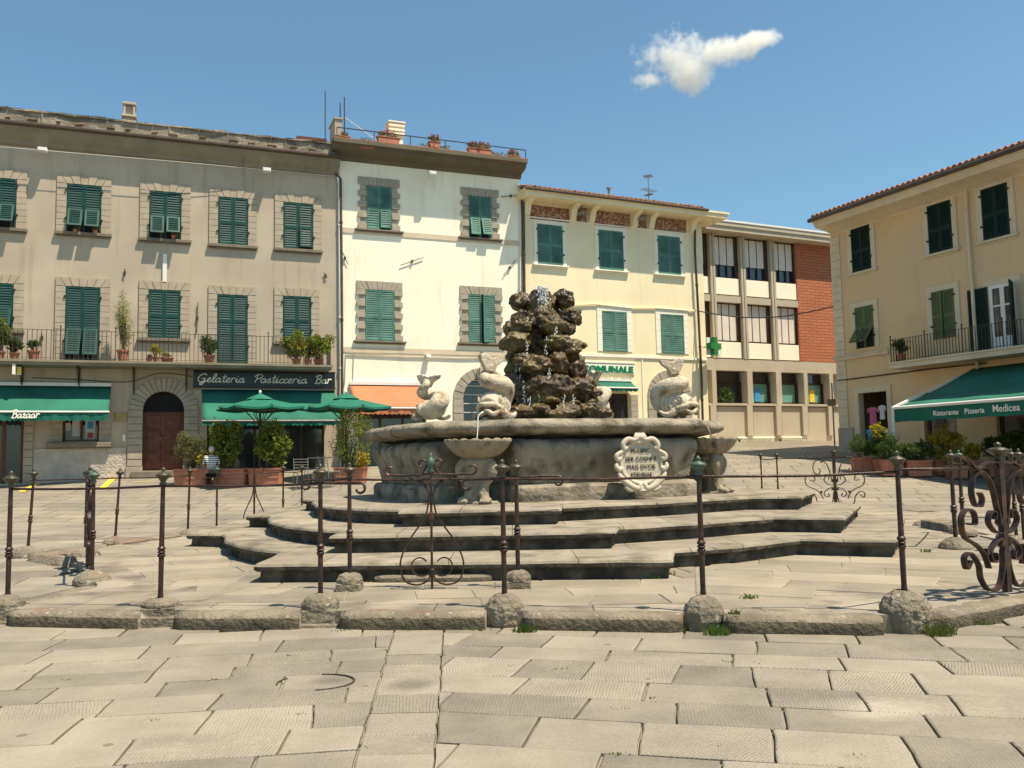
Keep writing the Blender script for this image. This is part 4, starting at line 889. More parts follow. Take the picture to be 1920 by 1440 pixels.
def leaf(u0, u1, z0, z1, y=-.03, split=.46, flap=0, skip=0):
    mb = MB(); f = .055; t = .035; zs_ = z0+(z1-z0)*split
    def panel(M_, w, h, top=f, bot=f):
        old = mb.M; mb.M = M_
        mb.box(0, f, -t, 0, 0, h); mb.box(w-f, w, -t, 0, 0, h); mb.box(f, w-f, -t, 0, 0, bot); mb.box(f, w-f, -t, 0, h-top, h)
        n = max(2, int((h-top-bot)/.075)); p = (h-top-bot)/n
        for i in range(n):
            z = bot+i*p; mb.add([(f, -t*.9, z), (w-f, -t*.9, z), (w-f, -t*.1, z+p*1.05), (f, -t*.1, z+p*1.05), (f, -t*.9, z+.012), (w-f, -t*.9, z+.012)], [(0, 1, 2, 3), (4, 5, 2, 3)])
        mb.M = old
    w = u1-u0
    panel(Matrix.Translation((u0, y, zs_)), w, z1-zs_)
    if flap:
        h = zs_-z0; mb.box(u0, u0+f*.7, y-t, y, z0, zs_-.001); mb.box(u1-f*.7, u1, y-t, y, z0, zs_-.001)
        Mx = Matrix.Translation((u0+f*.6, y-t-.004, zs_)) @ Matrix.Rotation(-flap, 4, 'X') @ Matrix.Translation((0, 0, -h*.93)); panel(Mx, w-f*1.2, h*.93)
    else: panel(Matrix.Translation((u0, y, z0)), w, zs_-z0-.002)
    return mb
def surround_a(u0, u1, z0, z1, w=.30, t=.045, rows=None, alt=False):
    mb = MB(); g_ = .012; H = z1-z0; n = rows or max(4, int(round(H/.19))); p = H/n
    for i in range(n):
        z = z0+i*p; ww = w if not alt else (w if i % 2 == 0 else w*.72); tt = t if not alt else (t+.03 if i % 2 == 0 else t*.6)
        for a, b in ((u0-ww, u0-.004), (u1+.004, u1+ww)): mb.box(a, b, -tt, -.001, z+g_/2, z+p-g_/2)
    m = 5 if not alt else 7; zt = z1+w*1.0
    for i in range(m):
        a0, a1 = u0+(u1-u0)*i/m, u0+(u1-u0)*(i+1)/m; W = u1-u0+2*w*.62; b0, b1 = u0-w*.62+W*i/m, u0-w*.62+W*(i+1)/m
        mb.wprism([(a0+g_/2, z1+.004), (a1-g_/2, z1+.004), (b1-g_/2, zt), (b0+g_/2, zt)], -t-.012*(i % 2), -.001)
    mb.wprism([(u0-w, z1+.02), (u0-.01, z1+.004), (u0-w*.62-g_/2, zt), (u0-w, zt)], -t, -.001); mb.wprism([(u1+.01, z1+.004), (u1+w, z1+.02), (u1+w, zt), (u1+w*.62+g_/2, zt)], -t, -.001)
    return mb
def surround_plain(u0, u1, z0, z1, w=.16, t=.04, lines=False):
    mb = MB()
    if lines:
        n = int((z1-z0)/.2); p = (z1-z0)/n
        for i in range(n):
            for a, b in ((u0-w, u0-.003), (u1+.003, u1+w)): mb.box(a, b, -t, -.001, z0+i*p+.004, z0+(i+1)*p-.004)
    else:
        for a, b in ((u0-w, u0-.003), (u1+.003, u1+w)): mb.box(a, b, -t, -.001, z0, z1)
    mb.box(u0-w, u1+w, -t, -.001, z1+.002, z1+w); return mb
def window(F, parent, r, style='A', flaps=(0, 0), sill=True, mats=('sh_dark', 'stone_a', 'sill'), w=.28, leaves=2, split=.46, openl=(0, 0), lab=None, sw=.32, sh=.11, sp=.12):
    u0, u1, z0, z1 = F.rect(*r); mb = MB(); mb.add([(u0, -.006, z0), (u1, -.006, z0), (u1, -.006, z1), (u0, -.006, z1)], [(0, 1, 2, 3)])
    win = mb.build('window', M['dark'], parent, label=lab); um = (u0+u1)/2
    for i, (a, b) in enumerate(((u0+.01, um-.005), (um+.005, u1-.01))):
        l = leaf(a, b, z0+.01, z1-.01, -.012, split, flaps[i])
        if openl[i]:
            px = a if i == 0 else b; sgn = -1 if i == 0 else 1
            R_ = Matrix.Translation((px, -.02, 0)) @ Matrix.Rotation(sgn*openl[i], 4, 'Z') @ Matrix.Translation((-px, .02, 0))
            l.v = [tuple(R_ @ Vector(v)) for v in l.v]
        if style in 'AP':
            hx = u0-.02 if i == 0 else u1+.02
            for z in (z0+.25*(z1-z0), z0+.85*(z1-z0)): l.box(hx-.03, hx+.03, -.09, -.045, z, z+.05, 1)
        l.build('shutter', [M[mats[0]], M['iron_f']], win)
    if style == 'A': surround_a(u0, u1, z0, z1, w).build('surround', M[mats[1]], win)
    elif style == 'B': surround_a(u0, u1, z0, z1, w, .04, None, True).build('surround', M[mats[1]], win)
    elif style == 'P': surround_plain(u0, u1, z0, z1, w).build('surround', M[mats[1]], win)
    elif style == 'Q': surround_plain(u0, u1, z0, z1, w, .03, True).build('surround', M[mats[1]], win)
    if sill:
        mb = MB(); mb.box(u0-sw, u1+sw, -sp, -.001, z0-sh, z0-.012); mb.box(u0-sw+.05, u1+sw-.05, -sp+.06, -.001, z0-sh-.05, z0-sh-.001); mb.build('sill', M[mats[2]], win, bevel=.01)
    return win
def pipe(F, parent, pts, r, m, w=.09, name='drainpipe'):
    P_ = []
    for px, py in pts:
        u, z = F.hit(px, py, w); P_.append((u, -w, z))
    mb = MB(); mb.tube(P_, r, 8)
    for a, b in zip(P_, P_[1:]):
        L = abs(a[2]-b[2])
        for k in range(1, int(L/2)+1): z = a[2]+(b[2]-a[2])*k/(int(L/2)+1); x = a[0]+(b[0]-a[0])*k/(int(L/2)+1); mb.lathe([(r*1.3, z-.03), (r*1.3, z+.03)], 8, (x, -w, 0))
    return mb.build(name, M[m], parent, smooth=False)
def tie(F, parent, a, b, r=.012):   # iron wall anchor
    (u0, z0), (u1, z1) = F.hit(*a), F.hit(*b); mb = MB(); mb.bar((u0, -.05, z0), (u1, -.05, z1), r*2); mb.box((u0+u1)/2-.03, (u0+u1)/2+.03, -.08, -.001, (z0+z1)/2-.04, (z0+z1)/2+.04); mb.build('wall_anchor', M['iron_f'], parent)
def flood(F, parent, px, py, w=.45):
    u, z = F.hit(px, py, w); mb = MB(); mb.box(u-.13, u+.13, -w-.10, -w+.10, z-.06, z+.06); mb.bar((u, -w, z), (u, -.02, z-.02), .03); mb.box(u-.10, u+.10, -w-.13, -w-.101, z-.05, z+.05); mb.build('floodlight', M['white_metal'], parent)
def awning(F, parent, x0, x1, ytop, ybar, yval, proj, m, mb_=None, label=None, scal=.14, ym=None, u=None, white=True):
    xm = (x0+x1)/2
    if u is None: u0, u1 = F.hit(x0, (ybar), proj)[0], F.hit(x1, ybar, proj)[0]
    else: u0, u1 = u
    zt = F.hit(xm, ytop, .05)[1]; zb = F.hit(xm, ybar, proj)[1]; zv = F.hit(xm, yval, proj)[1]
    mb = MB(); n = max(8, int((u1-u0)/.15)); vs = []
    for i in range(n+1):
        x = u0+(u1-u0)*i/n; s = .03*(0.5-0.5*cos(2*pi*((x-u0)/1.45 % 1)))
        for k in range(7): t = k/6; vs.append((x, -.05-(proj-.05)*t, zt+(zb-zt)*t-sin(pi*t)*.035-s*t))
    fs = [(i*7+k, (i+1)*7+k, (i+1)*7+k+1, i*7+k+1) for i in range(n) for k in range(6)]; mb.add(vs, fs)
    cl = mb.build('awning', M[m], parent, smooth=True, label=label); so = cl.modifiers.new('t', 'SOLIDIFY'); so.thickness = .008
    mb = MB(); n = int((u1-u0)/.03); vs = []
    for i in range(n+1):
        x = u0+(u1-u0)*i/n; w = .012*sin(x*9)+.01*sin(x*23); vs += [(x, -proj+w*.3, zb-.02), (x, -proj+w, zv-.045*abs(sin((x-u0)*pi/scal)))]
    mb.add(vs, [(2*i, 2*i+1, 2*i+3, 2*i+2) for i in range(n)]); va = mb.build('valance', M[mb_ or m], cl); so = va.modifiers.new('t', 'SOLIDIFY'); so.thickness = .006
    mb = MB(); mb.tube([(u0-.03, -proj-.01, zb), (u1+.03, -proj-.01, zb)], .028, 8)
    for x in (u0+.15, u1-.15): mb.bar((x, -.08, zt-.25), (x, -proj+.03, zb-.02), .035)
    mb.box(u0, u1, -.14, -.02, zt-.01, zt+.09); mb.build('awning_frame', M['white_metal'] if white else M['grey_metal'], cl); return cl, u0, u1, zt, zb, zv
def railing(mb, u0, u1, y, z0, z1, pitch=.125, r=.008, ends=True, y_in=-.02):
    mb.bar((u0, y, z1), (u1, y, z1), .035, .012); mb.bar((u0, y, z0+.06), (u1, y, z0+.06), .02, .01)
    n = int((u1-u0)/pitch)
    for i in range(n+1):
        x = u0+(u1-u0)*i/n; k = i % 12 == 0; mb.bar((x, y, z0), (x, y, z1+(.10 if k else 0)), r*2*(1.5 if k else 1))
        if k: mb.blob((x, y, z1+.12), (.03, .03, .03), 1, 0)
    if ends:
        for u in (u0, u1):
            mb.bar((u, y, z1), (u, y_in, z1), .035, .012)
            for k in range(1, int(abs(y)/pitch)): mb.bar((u, y+k*pitch, z0), (u, y+k*pitch, z1), r*2)
def antenna(loc, h, label, arms=((.95, .9), (.7, 1.1), (.45, .8)), ang=.3):
    mb = MB(); mb.bar((0, 0, 0), (0, 0, h), .04)
    for k, l in arms:
        a = ang+k; d = Vector((cos(a), sin(a), .08))*l/2; mb.bar(-d+Vector((0, 0, h*k)), d+Vector((0, 0, h*k)), .022)
        for j in range(-3, 4): c = d*(j/3.2)+Vector((0, 0, h*k)); e = Vector((-sin(a), cos(a), 0))*.2; mb.bar(c-e, c+e, .012)
    return mb.build('television_antenna', M['grey_metal'], loc=loc, label=label, cat='antenna')
# ---------------- building A : long stone-grey house on the left
pA = at_y(636, 600, 30); FA = Facade((pA.x, pA.y), radians(21.2)); A = broot(FA, 'grey_house', 'long weathered grey-beige plastered house at the left with dark green shutters and a planted balcony')
UL = -17.5; zb = .3
def R_(F, x0, x1, y0, y1, w=0): return F.rect(x0, x1, y0, y1, w)
h_door = R_(FA, 267, 345, 733, 880); h_bar = R_(FA, 388, 608, 745, 892); h_win = R_(FA, 117, 186, 770, 828); h_bz = R_(FA, -60, 44, 770, 890)
h_bz = (h_bz[0], h_bz[1], .95, h_bz[3]); h_bar = (h_bar[0], h_bar[1], 1.0, h_bar[3]); h_door = (h_door[0], h_door[1], 1.25, h_door[3])
zc = FA.hit(640, 322)[1]
mb = wall_holes(UL, 0, zb, zc+.2, [h_door, h_bar, h_win, h_bz]); shell(mb, UL, 0, zb, zc+.2, 9); mb.build('wall', M['plaster_a'], A)
# arched door: spandrels, leaf, voussoirs
def arch_fill(h, depth=.45, n=14):
    mb = MB(); uc, r = (h[0]+h[1])/2, (h[1]-h[0])/2; zc_ = h[3]-r
    for k in range(n):
        a, b = pi*k/n, pi*(k+1)/n; mb.wprism([(uc+r*cos(b), zc_+r*sin(b)), (uc+r*cos(a), zc_+r*sin(a)), (uc+r*cos(a), h[3]+.001), (uc+r*cos(b), h[3]+.001)], .0, depth)
    return mb, uc, zc_, r
def arch_ring(uc, zc_, r, w, n, t=.05, mb=None):
    mb = mb or MB()
    for k in range(n):
        a, b = pi*k/n+.012, pi*(k+1)/n-.012; tt = t+.012*(k % 2); mb.wprism([(uc+r*cos(b), zc_+r*sin(b)), (uc+r*cos(a), zc_+r*sin(a)), (uc+(r+w)*cos(a), zc_+(r+w)*sin(a)), (uc+(r+w)*cos(b), zc_+(r+w)*sin(b))], -tt, -.001)
    return mb
mb, uc, za, ra = arch_fill(h_door); mb.build('arch_spandrel', M['plaster_a'], A)
mb = arch_ring(uc, za, ra, .42, 17)
n = 8; p = (za-h_door[2]-.15)/n
for i in range(n):
    for a, b in ((uc-ra-.42, uc-ra), (uc+ra, uc+ra+.42)): mb.box(a, b, -.05-.012*(i % 2), -.001, h_door[2]+.15+i*p+.01, h_door[2]+.15+(i+1)*p-.01)
for a, b in ((uc-ra-.46, uc-ra+.02), (uc+ra-.02, uc+ra+.46)): mb.box(a, b, -.10, -.001, h_door[2]-.25, h_door[2]+.14)
mb.build('door_surround', M['stone_b'], A)
mb = MB(); mb.box(h_door[0], h_door[1], .22, .28, h_door[2], za-.05); um = uc
for a, b in ((h_door[0]+.06, um-.03), (um+.03, h_door[1]-.06)):
    for c, d in ((h_door[2]+.08, h_door[2]+.55), (h_door[2]+.62, h_door[2]+1.25), (h_door[2]+1.32, za-.15)): mb.box(a+.05, b-.05, .19, .219, c, d)
dr = mb.build('door', M['wood'], A, label='brown panelled double door under a stone arch', bevel=.01); mb = MB()
for sx in (-1, 1): mb.lathe([(.02, 0), (.03, .03), (.02, .05)], 8, (um+sx*.08, .17, h_door[2]+1.0))
mb.build('handle', M['brass'], dr)
mb = MB(); mb.box(h_door[0], h_door[1], .30, .32, za-.05, h_door[3]); mb.box(h_door[0], h_door[1], .24, .3, za-.06, za+.02); mb.build('fanlight', M['dark'], A)
mb = MB(); mb.box(uc-ra-.3, uc+ra+.3, -.4, .2, .8, h_door[2]-.01); mb.build('door_step', M['sill'], A, bevel=.015)
# shop interiors
for h, nm in ((h_bar, 'bar'), (h_bz, 'bazaar')):
    mb = MB(); mb.box(h[0]-.3, h[1]+.3, 2.4, 2.45, h[2]-.1, h[3]+.2); mb.box(h[0]-.3, h[0]-.26, .46, 2.4, h[2]-.1, h[3]+.2); mb.box(h[1]+.26, h[1]+.3, .46, 2.4, h[2]-.1, h[3]+.2); mb.box(h[0]-.3, h[1]+.3, .46, 2.4, h[2]-.12, h[2]-.02); mb.box(h[0]-.3, h[1]+.3, .46, 2.4, h[3]+.2, h[3]+.25); mb.build('shop_room', M['inner'], A)
mb = MB(); hb = h_bar; nb = 5
for i in range(nb+1): x = hb[0]+(hb[1]-hb[0])*i/nb; mb.box(x-.035, x+.035, .2, .27, hb[2], hb[3])
mb.box(hb[0], hb[1], .2, .27, hb[3]-.5, hb[3]-.42); mb.box(hb[0], hb[1], .2, .27, hb[2], hb[2]+.1); mb.build('shop_front', M['frame_br'], A)
mb = MB(); mb.box(hb[0], hb[1], .235, .24, hb[2], hb[3]); mb.build('shop_glass', M['glass'], A)
mb = MB(); hz = h_bz
for x in (hz[0]+.05, hz[0]+.9, hz[1]-1.0, hz[1]-.05): mb.box(x-.05, x+.05, .15, .23, hz[2], hz[3])
mb.box(hz[0], hz[1], .15, .23, hz[3]-.1, hz[3]); mb.build('shop_front', M['wood'], A); mb = MB(); mb.box(hz[0], hz[1], .19, .195, hz[2], hz[3]); mb.build('shop_glass', M['glass'], A)
# display window with posters
h = h_win; mb = MB(); mb.box(h[0], h[1], .25, .26, h[2], h[3]); mw = mb.build('window', M['glass'], A, label='small display window with posters'); mb = MB()
for a, b, c, d in ((h[0], h[0]+.06, h[2], h[3]), (h[1]-.06, h[1], h[2], h[3]), (h[0]+.06, h[1]-.06, h[2], h[2]+.06), (h[0]+.06, h[1]-.06, h[3]-.06, h[3]), ((h[0]+h[1])/2-.03, (h[0]+h[1])/2+.03, h[2]+.06, h[3]-.06)): mb.box(a, b, .17, .249, c, d)
mb.build('window_frame', M['wood'], mw)
W_ = h[1]-h[0]; H_ = h[3]-h[2]
for a, b, c, d, m in ((.05, .20, .35, .62, 'paper'), (.24, .46, .18, .75, 'paper'), (.60, .88, .10, .72, 'paper'), (.66, .82, .12, .30, 'red'), (.66, .82, .42, .66, 'blue')):
    mb = MB(); y_ = .236 if m == 'paper' else .228; mb.box(h[0]+a*W_, h[0]+b*W_, y_, y_+.006, h[2]+c*H_, h[2]+d*H_); mb.build('poster', M[m], mw)
surround_a(h[0], h[1], h[2], h[3], .33, .04, 5).build('surround', M['stone_b'], mw)
u0, u1, z0, z1 = R_(FA, 87, 209, 829, 838, .1); mb = MB(); mb.box(u0, u1, -.24, -.001, z1-.16, z1-.01); mb.build('sill', M['sill'], mw, bevel=.015)
u0, u1, z0, z1 = R_(FA, 63, 236, 841, 897); mb = MB(); mb.box(u0, u1, -.05, -.001, .4, z1); rp = mb.build('rough_plinth', M['rough_a'], A)
# quoined jambs of bazaar
u0, u1, z0, z1 = R_(FA, 44, 62, 778, 890); mb = MB()
for i in range(11): mb.box(u0+.01, u1, -.06, -.001, 1.0+i*.24+.01, 1.0+i*.24+.23)
mb.build('stone_jamb', M['stone_b'], A)
# windows
top = [(-36, 31, 334, 426, (.45, .45)), (125, 190, 347, 436, (.45, .45)), (280, 340, 360, 448, (.40, .50)), (409, 465, 371, 459, (0, 0)), (531, 587, 381, 467, (0, .06))]
for x0, x1, y0, y1, fl in top: window(FA, A, (x0, x1, y0, y1), 'A', fl)
for x0, x1, y0, y1, fl in [(-36, 25, 531, 618, (.35, .35)), (278, 338, 544, 634, (0, 0)), (530, 583, 556, 641, (0, 0))]: window(FA, A, (x0, x1, y0, y1), 'A', fl)
for x0, x1, y0, y1, fl, sp_ in [(122, 187, 538, 676, (.38, .38), .42), (407, 464, 553, 683, (0, 0), .62)]: window(FA, A, (x0, x1, y0, y1), 'A', fl, False, split=sp_, lab='tall shuttered balcony door')
# balcony
pj = .95; ub0, zs1 = FA.hit(-80, 673, pj); ub1 = FA.hit(622, 682, pj)[0]; zs1 = FA.hit(320, 680, pj)[1]; zr = FA.hit(320, 625, pj)[1]
mb = MB(); mb.box(UL, ub1, -pj, -.001, zs1-.13, zs1); mb.box(UL, ub1+.03, -pj-.05, -pj+.10, zs1-.05, zs1+.02)
bal = mb.build('balcony', M['cornice_a'], A, label='long stone balcony slab carried on iron brackets')
mb = MB(); railing(mb, UL, ub1-.03, -pj+.05, zs1+.02, zr); mb.build('balcony_railing', M['iron_f'], bal)
x = FA.hit(350, 690, .5)[0]
while x > UL:
    mb = MB(); mb.bar((x, -.02, zs1-.75), (x, -pj+.15, zs1-.15), .035); mb.bar((x, -.03, zs1-.95), (x, -.03, zs1-.14), .04); mb.bar((x, -pj+.1, zs1-.155), (x, -.03, zs1-.155), .04); mb.build('balcony_bracket', M['iron_f'], bal); x -= 1.55
# cornice, gutter, parapet
ze = FA.hit(320, 266, .44)[1]; zw = FA.hit(320, 300, 0)[1]
mb = MB(); prof = [(-.001, zw-.04), (-.10, zw), (-.14, zw+.10), (-.24, zw+.20), (-.36, ze-.10), (-.40, ze-.02), (-.42, ze+.0), (-.42, ze+.14), (-.02, ze+.18)]
def sweep(mb, prof, u0, u1):
    n = len(prof); vs = [(u0, y, z) for y, z in prof]+[(u1, y, z) for y, z in prof]; mb.add(vs, [list(range(n)), [n+i for i in range(n)][::-1]]+[[i, n+i, n+(i+1) % n, (i+1) % n] for i in range(n)])
sweep(mb, prof, UL, -.02); mb.build('cornice', M['cornice_a'], A, fix=True)
mb = MB(); mb.tube([(UL, -.46, ze+.09), (.0, -.46, ze+.09)], .07, 8); mb.build('gutter', M['brown_pipe'], A)
mb = MB(); zp = FA.hit(320, 243, 0)[1]; x = UL
mb.box(UL, -.1, -.22, .1, ze+.15, zp); hol = []
while x < -.3:
    l = random.choice([1.6, 2.0, 1.3]); mb.box(x, min(x+.05, -.1), -.25, -.221, ze+.19, zp-.02); k_ = x
    while k_ < min(x+l, -.2): mb.box(k_+.01, min(k_+.45, -.1), -.26-random.random()*.02, .14, zp+.001, zp+.04+random.random()*.04); k_ += .46
    x = k_
x = UL+.2
while x < -.4: w_ = random.uniform(.12, .26); mb.box(x, x+w_, -.275, -.235, ze+.24, ze+.31, 1); mb.box(x-.02, x+w_+.02, -.30, -.24, ze+.312, ze+.335, 2); x += random.uniform(.45, .95)
pr_ = mb.build('parapet', [M['parapet'], M['joint'], M['tile']], A, jitter=.05)
# roof behind parapet, chimneys
mb = MB(); mb.box(UL, -.1, .1, 9, ze, ze+.25); mb.build('roof', M['tile'], A)
u0, u1, z0, z1 = R_(FA, 229, 255, 192, 248, -.5); mb = MB(); mb.box(u0+.05, u1-.05, .5, .95, ze, z1-.42); mb.box(u0-.02, u1+.02, .42, 1.03, z1-.50, z1-.43); mb.box(u0+.0, u1-.0, .46, .99, z1-.66, z1-.60)
for a in (u0+.03, u1-.1):
    for b in (.47, .90): mb.box(a, a+.07, b, b+.07, z1-.43, z1-.08)
mb.box(u0+.08, u1-.08, .55, .9, z1-.43, z1-.1); mb.box(u0-.0, u1+.0, .44, 1.01, z1-.08, z1)
mb.build('chimney', M['plaster_a'], A, bevel=.01)
mb = MB(); u0, u1, z0, z1 = R_(FA, 556, 612, 259, 275, -1); mb.box(u0, u1, .9, 2.4, z1-.1, z1); mb.box(u0+.15, u1-.1, 1.0, 2.2, ze+.2, z1-.1); mb.build('roof_hatch', M['wood'], A)
for px, py in ((80, 281), (500, 319)): flood(FA, A, px, py, .36)
pipe(FA, A, [(631, 318), (636, 345), (637, 500), (640, 885)], .05, 'white_metal', .07)
mb = MB(); u0, z0 = FA.hit(-10, 275, .36); u1, z1 = FA.hit(628, 331, .1); mb.tube([(u0, -.40, z0), ((u0+u1)/2, -.40, (z0+z1)/2-.02), (u1, -.12, z1)], .009, 5); mb.build('cable', M['white_metal'], A)
u0, u1, z0, z1 = R_(FA, 305, 313, 477, 529); mb = MB(); mb.box(u0, u1, -.06, -.001, z0, z1); mb.build('conduit', M['white_metal'], A)
for a, b in (((234, 504), (234, 519)), ((607, 512), (613, 522)), ((371, 568), (369, 625)), ((78, 625), (80, 640))): tie(FA, A, a, b)
mb = MB(); P_ = []
for px, py in ((2, 640), (60, 708), (150, 712), (240, 716), (300, 700), (360, 706)): u, z = FA.hit(px, max(py, 700), .03); P_.append((u, -.03, z))
mb.tube(catmull(P_[1:], 4), .012, 5); mb.build('cable', M['iron_f'], A)
u0, u1, z0, z1 = R_(FA, 213, 238, 774, 790); mb = MB(); mb.box(u0, u1, -.03, -.001, z0, z1); mb.build('name_plate', M['brass'], A)
u0, u1, z0, z1 = R_(FA, 230, 235, 815, 827); mb = MB(); mb.box(u0, u1, -.04, -.001, z0, z1); mb.build('door_bell', M['white_metal'], A)
u0, u1, z0, z1 = R_(FA, 25, 40, 683, 703, .75); mb = MB(); mb.box(u0, u0+.08, -.95, -.55, z0, z1+.05); mb.box(u0+.10, u1, -.80, -.74, z0, z1-.08); mb.bar((u0+.04, -.6, z1+.02), (u0+.04, -.01, z1+.02), .03); sg = mb.build('hanging_sign', [M['letter_w']], A); mb = MB(); mb.box(u0+.11, u1+.01, -.822, -.801, z0+.03, z1-.10); mb.build('sign_face', M['yellow'], sg)
# script lettering
GL = {'e': [[(0, .15), (.25, .3), (.35, .45), (.2, .52), (.08, .35), (.1, .08), (.25, 0), (.45, .12)]], 'l': [[(0, .1), (.25, .5), (.33, .95), (.2, 1), (.12, .7), (.12, .15), (.22, 0), (.38, .12)]],
      'a': [[(.42, .45), (.25, .52), (.06, .35), (.06, .1), (.2, 0), (.38, .2), (.43, .5)], [(.43, .5), (.4, .15), (.48, 0), (.6, .12)]], 't': [[(.2, .95), (.17, .15), (.27, 0), (.42, .12)], [(.02, .62), (.4, .66)]],
      'r': [[(.04, .55), (.10, .5), (.09, 0)], [(.09, .3), (.2, .52), (.33, .54), (.38, .44)]], 'i': [[(0, .12), (.12, .5), (.1, .12), (.2, 0), (.34, .12)], [(.13, .72), (.17, .76)]],
      's': [[(0, .12), (.2, .55), (.28, .3), (.25, .03), (.1, .03)], [(.25, .03), (.42, .12)]], 'c': [[(.38, .42), (.25, .52), (.07, .35), (.08, .08), (.24, 0), (.42, .12)]],
      'z': [[(.05, .45), (.2, .52), (.32, .45), (.1, .05), (.25, .05), (.4, 0), (.48, .12)]], 'G': [[(.75, .85), (.5, 1.02), (.15, .8), (.05, .4), (.25, .05), (.55, .1), (.68, .45), (.35, .42)], [(.68, .45), (.66, 0), (.5, -.3), (.3, -.2), (.85, .12)]],
      'P': [[(.24, .95), (.22, .4), (.16, 0)], [(.02, .7), (.15, .95), (.5, 1.02), (.68, .8), (.5, .52), (.25, .48)]], 'B': [[(.22, 1.0), (.20, .5), (.16, 0)], [(.0, .75), (.12, .98), (.45, 1.02), (.56, .8), (.42, .58), (.22, .54)], [(.22, .54), (.55, .46), (.58, .15), (.38, -.02), (.05, .04)]]}
GW = {'e': .42, 'l': .36, 'a': .56, 't': .38, 'r': .46, 'i': .30, 's': .38, 'c': .38, 'z': .44, 'G': .85, 'P': .60, 'B': .68, ' ': .55}
def script(name, txt, u0, u1, z, h, y, m, parent, r=.014, shear=.22, dz=0):
    tot = sum(GW[c] for c in txt); k = (u1-u0)/tot; mb = MB(); x = 0
    for c in txt:
        for st_ in GL.get(c, []):
            P_ = [(u0+(x+px_+py_*shear)*k, y, z+py_*h+dz*((x+px_)/tot)) for px_, py_ in st_]; mb.tube(catmull(P_, 4), r, 5, flat=(r*.8, .006), bin_=(0, 1, 0))
        x += GW[c]
    return mb.build(name, m, parent)
u0, u1, z0, z1 = R_(FA, 363, 628, 697, 726, .2); mb = MB(); mb.box(u0, u1, -.2, -.001, z0, z1); sg = mb.build('shop_sign', M['black_panel'], A, label='long black sign panel with cream script letters', bevel=.01)
mb = MB(); mb.box(u0-.02, u1+.02, -.22, -.0, z0-.04, z0-.002); mb.box(u0-.02, u1+.02, -.22, 0, z1+.002, z1+.03); mb.build('sign_frame', M['frame_br'], sg)
wd = u1-u0; hh = (z1-z0)
for tx, f0, f1 in (('Gelateria', .02, .345), ('Pasticceria', .405, .79), ('Bar', .845, .97)): script('lettering', tx, u0+wd*f0, u0+wd*f1, z0+hh*.28, hh*.52, -.215, M['letter_w'], sg, .015)
aw, u0, u1, zt, zb_, zv = awning(FA, A, -60, 203, 723, 772, 787, 1.25, 'awn', 'awn_d', 'green canvas awning lettered Bazaar')
ub, _ = FA.hit(20, 780, 1.3); ub2, _ = FA.hit(73, 780, 1.3)
script('lettering', 'Bazaar', ub, ub2, zv+.05, .22, -1.285, M['letter_w'], aw, .016)
awning(FA, A, 380, 640, 731, 789, 796, 1.35, 'awn', 'awn_d', 'wide green canvas awning over the bar', white=False)
antenna(FA.pt(-12.0, -3, zp-.3), 1.9, 'thin television antenna at the far left edge above the grey house')
# ---------------- building B : tall cream house
pB = FA.p; FB = Facade((pB.x, pB.y), radians(21.5)); B = broot(FB, 'cream_house', 'tall bright cream house with stone-framed green shutters and a potted roof terrace')
WB = FB.hit(977, 560)[0]; zt = FB.hit(800, 320)[1]
hB = R_(FB, 672, 800, 772, 890); hB = (hB[0], hB[1], 1.1, hB[3]); hN = R_(FB, 868, 942, 708, 792); hN = (hN[0], hN[1], 1.2, hN[3])
mb = wall_holes(.003, WB, .3, zt+.3, [hB, hN]); shell(mb, .003, WB, .3, zt+.3, 9); mb.build('wall', M['plaster_b'], B)
mb = MB(); mb.box(hB[0]-.2, hB[1]+.2, 1.8, 1.85, 1, hB[3]+.1); mb.box(hB[0], hB[1], .46, 1.8, .9, 1.09); mb.build('shop_room', M['inner'], B); mb = MB()
for i in range(4): x = hB[0]+(hB[1]-hB[0])*i/3; mb.box(x-.04, x+.04, .2, .28, 1.1, hB[3])
mb.build('shop_front', M['frame_br'], B); mb = MB(); mb.box(hB[0], hB[1], .235, .24, 1.1, hB[3]); mb.build('shop_glass', M['glass'], B)
mb, uc, za, ra = arch_fill(hN); mb.build('arch_spandrel', M['plaster_b'], B); mb = arch_ring(uc, za, ra, .36, 13)
for i in range(9):
    for a, b in ((uc-ra-.36, uc-ra), (uc+ra, uc+ra+.36)): mb.box(a, b, -.05-.012*(i % 2), -.001, za-.05-(i+1)*.24, za-.06-i*.24)
ar = mb.build('arch_surround', M['stone_b'], B)
mb = MB(); mb.blob((uc, -.14, za+ra+.16), (.17, .10, .22), 3, .08, 2, 3); mb.blob((uc, -.25, za+ra+.14), (.03, .04, .05), 2, 0)
for sx in (-1, 1): mb.blob((uc+sx*.065, -.21, za+ra+.2), (.035, .03, .025), 2, 0); mb.tube(catmull([(uc+sx*.08, -.12, za+ra+.36), (uc+sx*.20, -.12, za+ra+.30), (uc+sx*.22, -.1, za+ra+.1), (uc+sx*.14, -.1, za+ra-.06)], 5), .035, 6)
mb.tube(catmull([(uc-.08, -.22, za+ra+.06), (uc, -.25, za+ra+.04), (uc+.08, -.22, za+ra+.06)], 4), .018, 6)
mb.wprism([(uc-.13, za+ra+.34), (uc+.13, za+ra+.34), (uc, za+ra+.56)], -.12, -.001); kk = mb.build('keystone_mask', M['stone_b'], ar); remesh(kk, .015, 1)
mb = MB(); mb.box(hN[0], hN[1], .35, .36, 1.2, hN[3]); w_ = mb.build('window', M['glass'], B, label='round-headed barred window'); mb = MB()
for z in frange(1.5, hN[3]-.1, .32): mb.box(hN[0], hN[1], .2, .22, z, z+.025)
mb.box(hN[0], hN[1], .3, .349, za-1.3, za-1.2); mb.build('window_bars', M['white_metal'], w_)
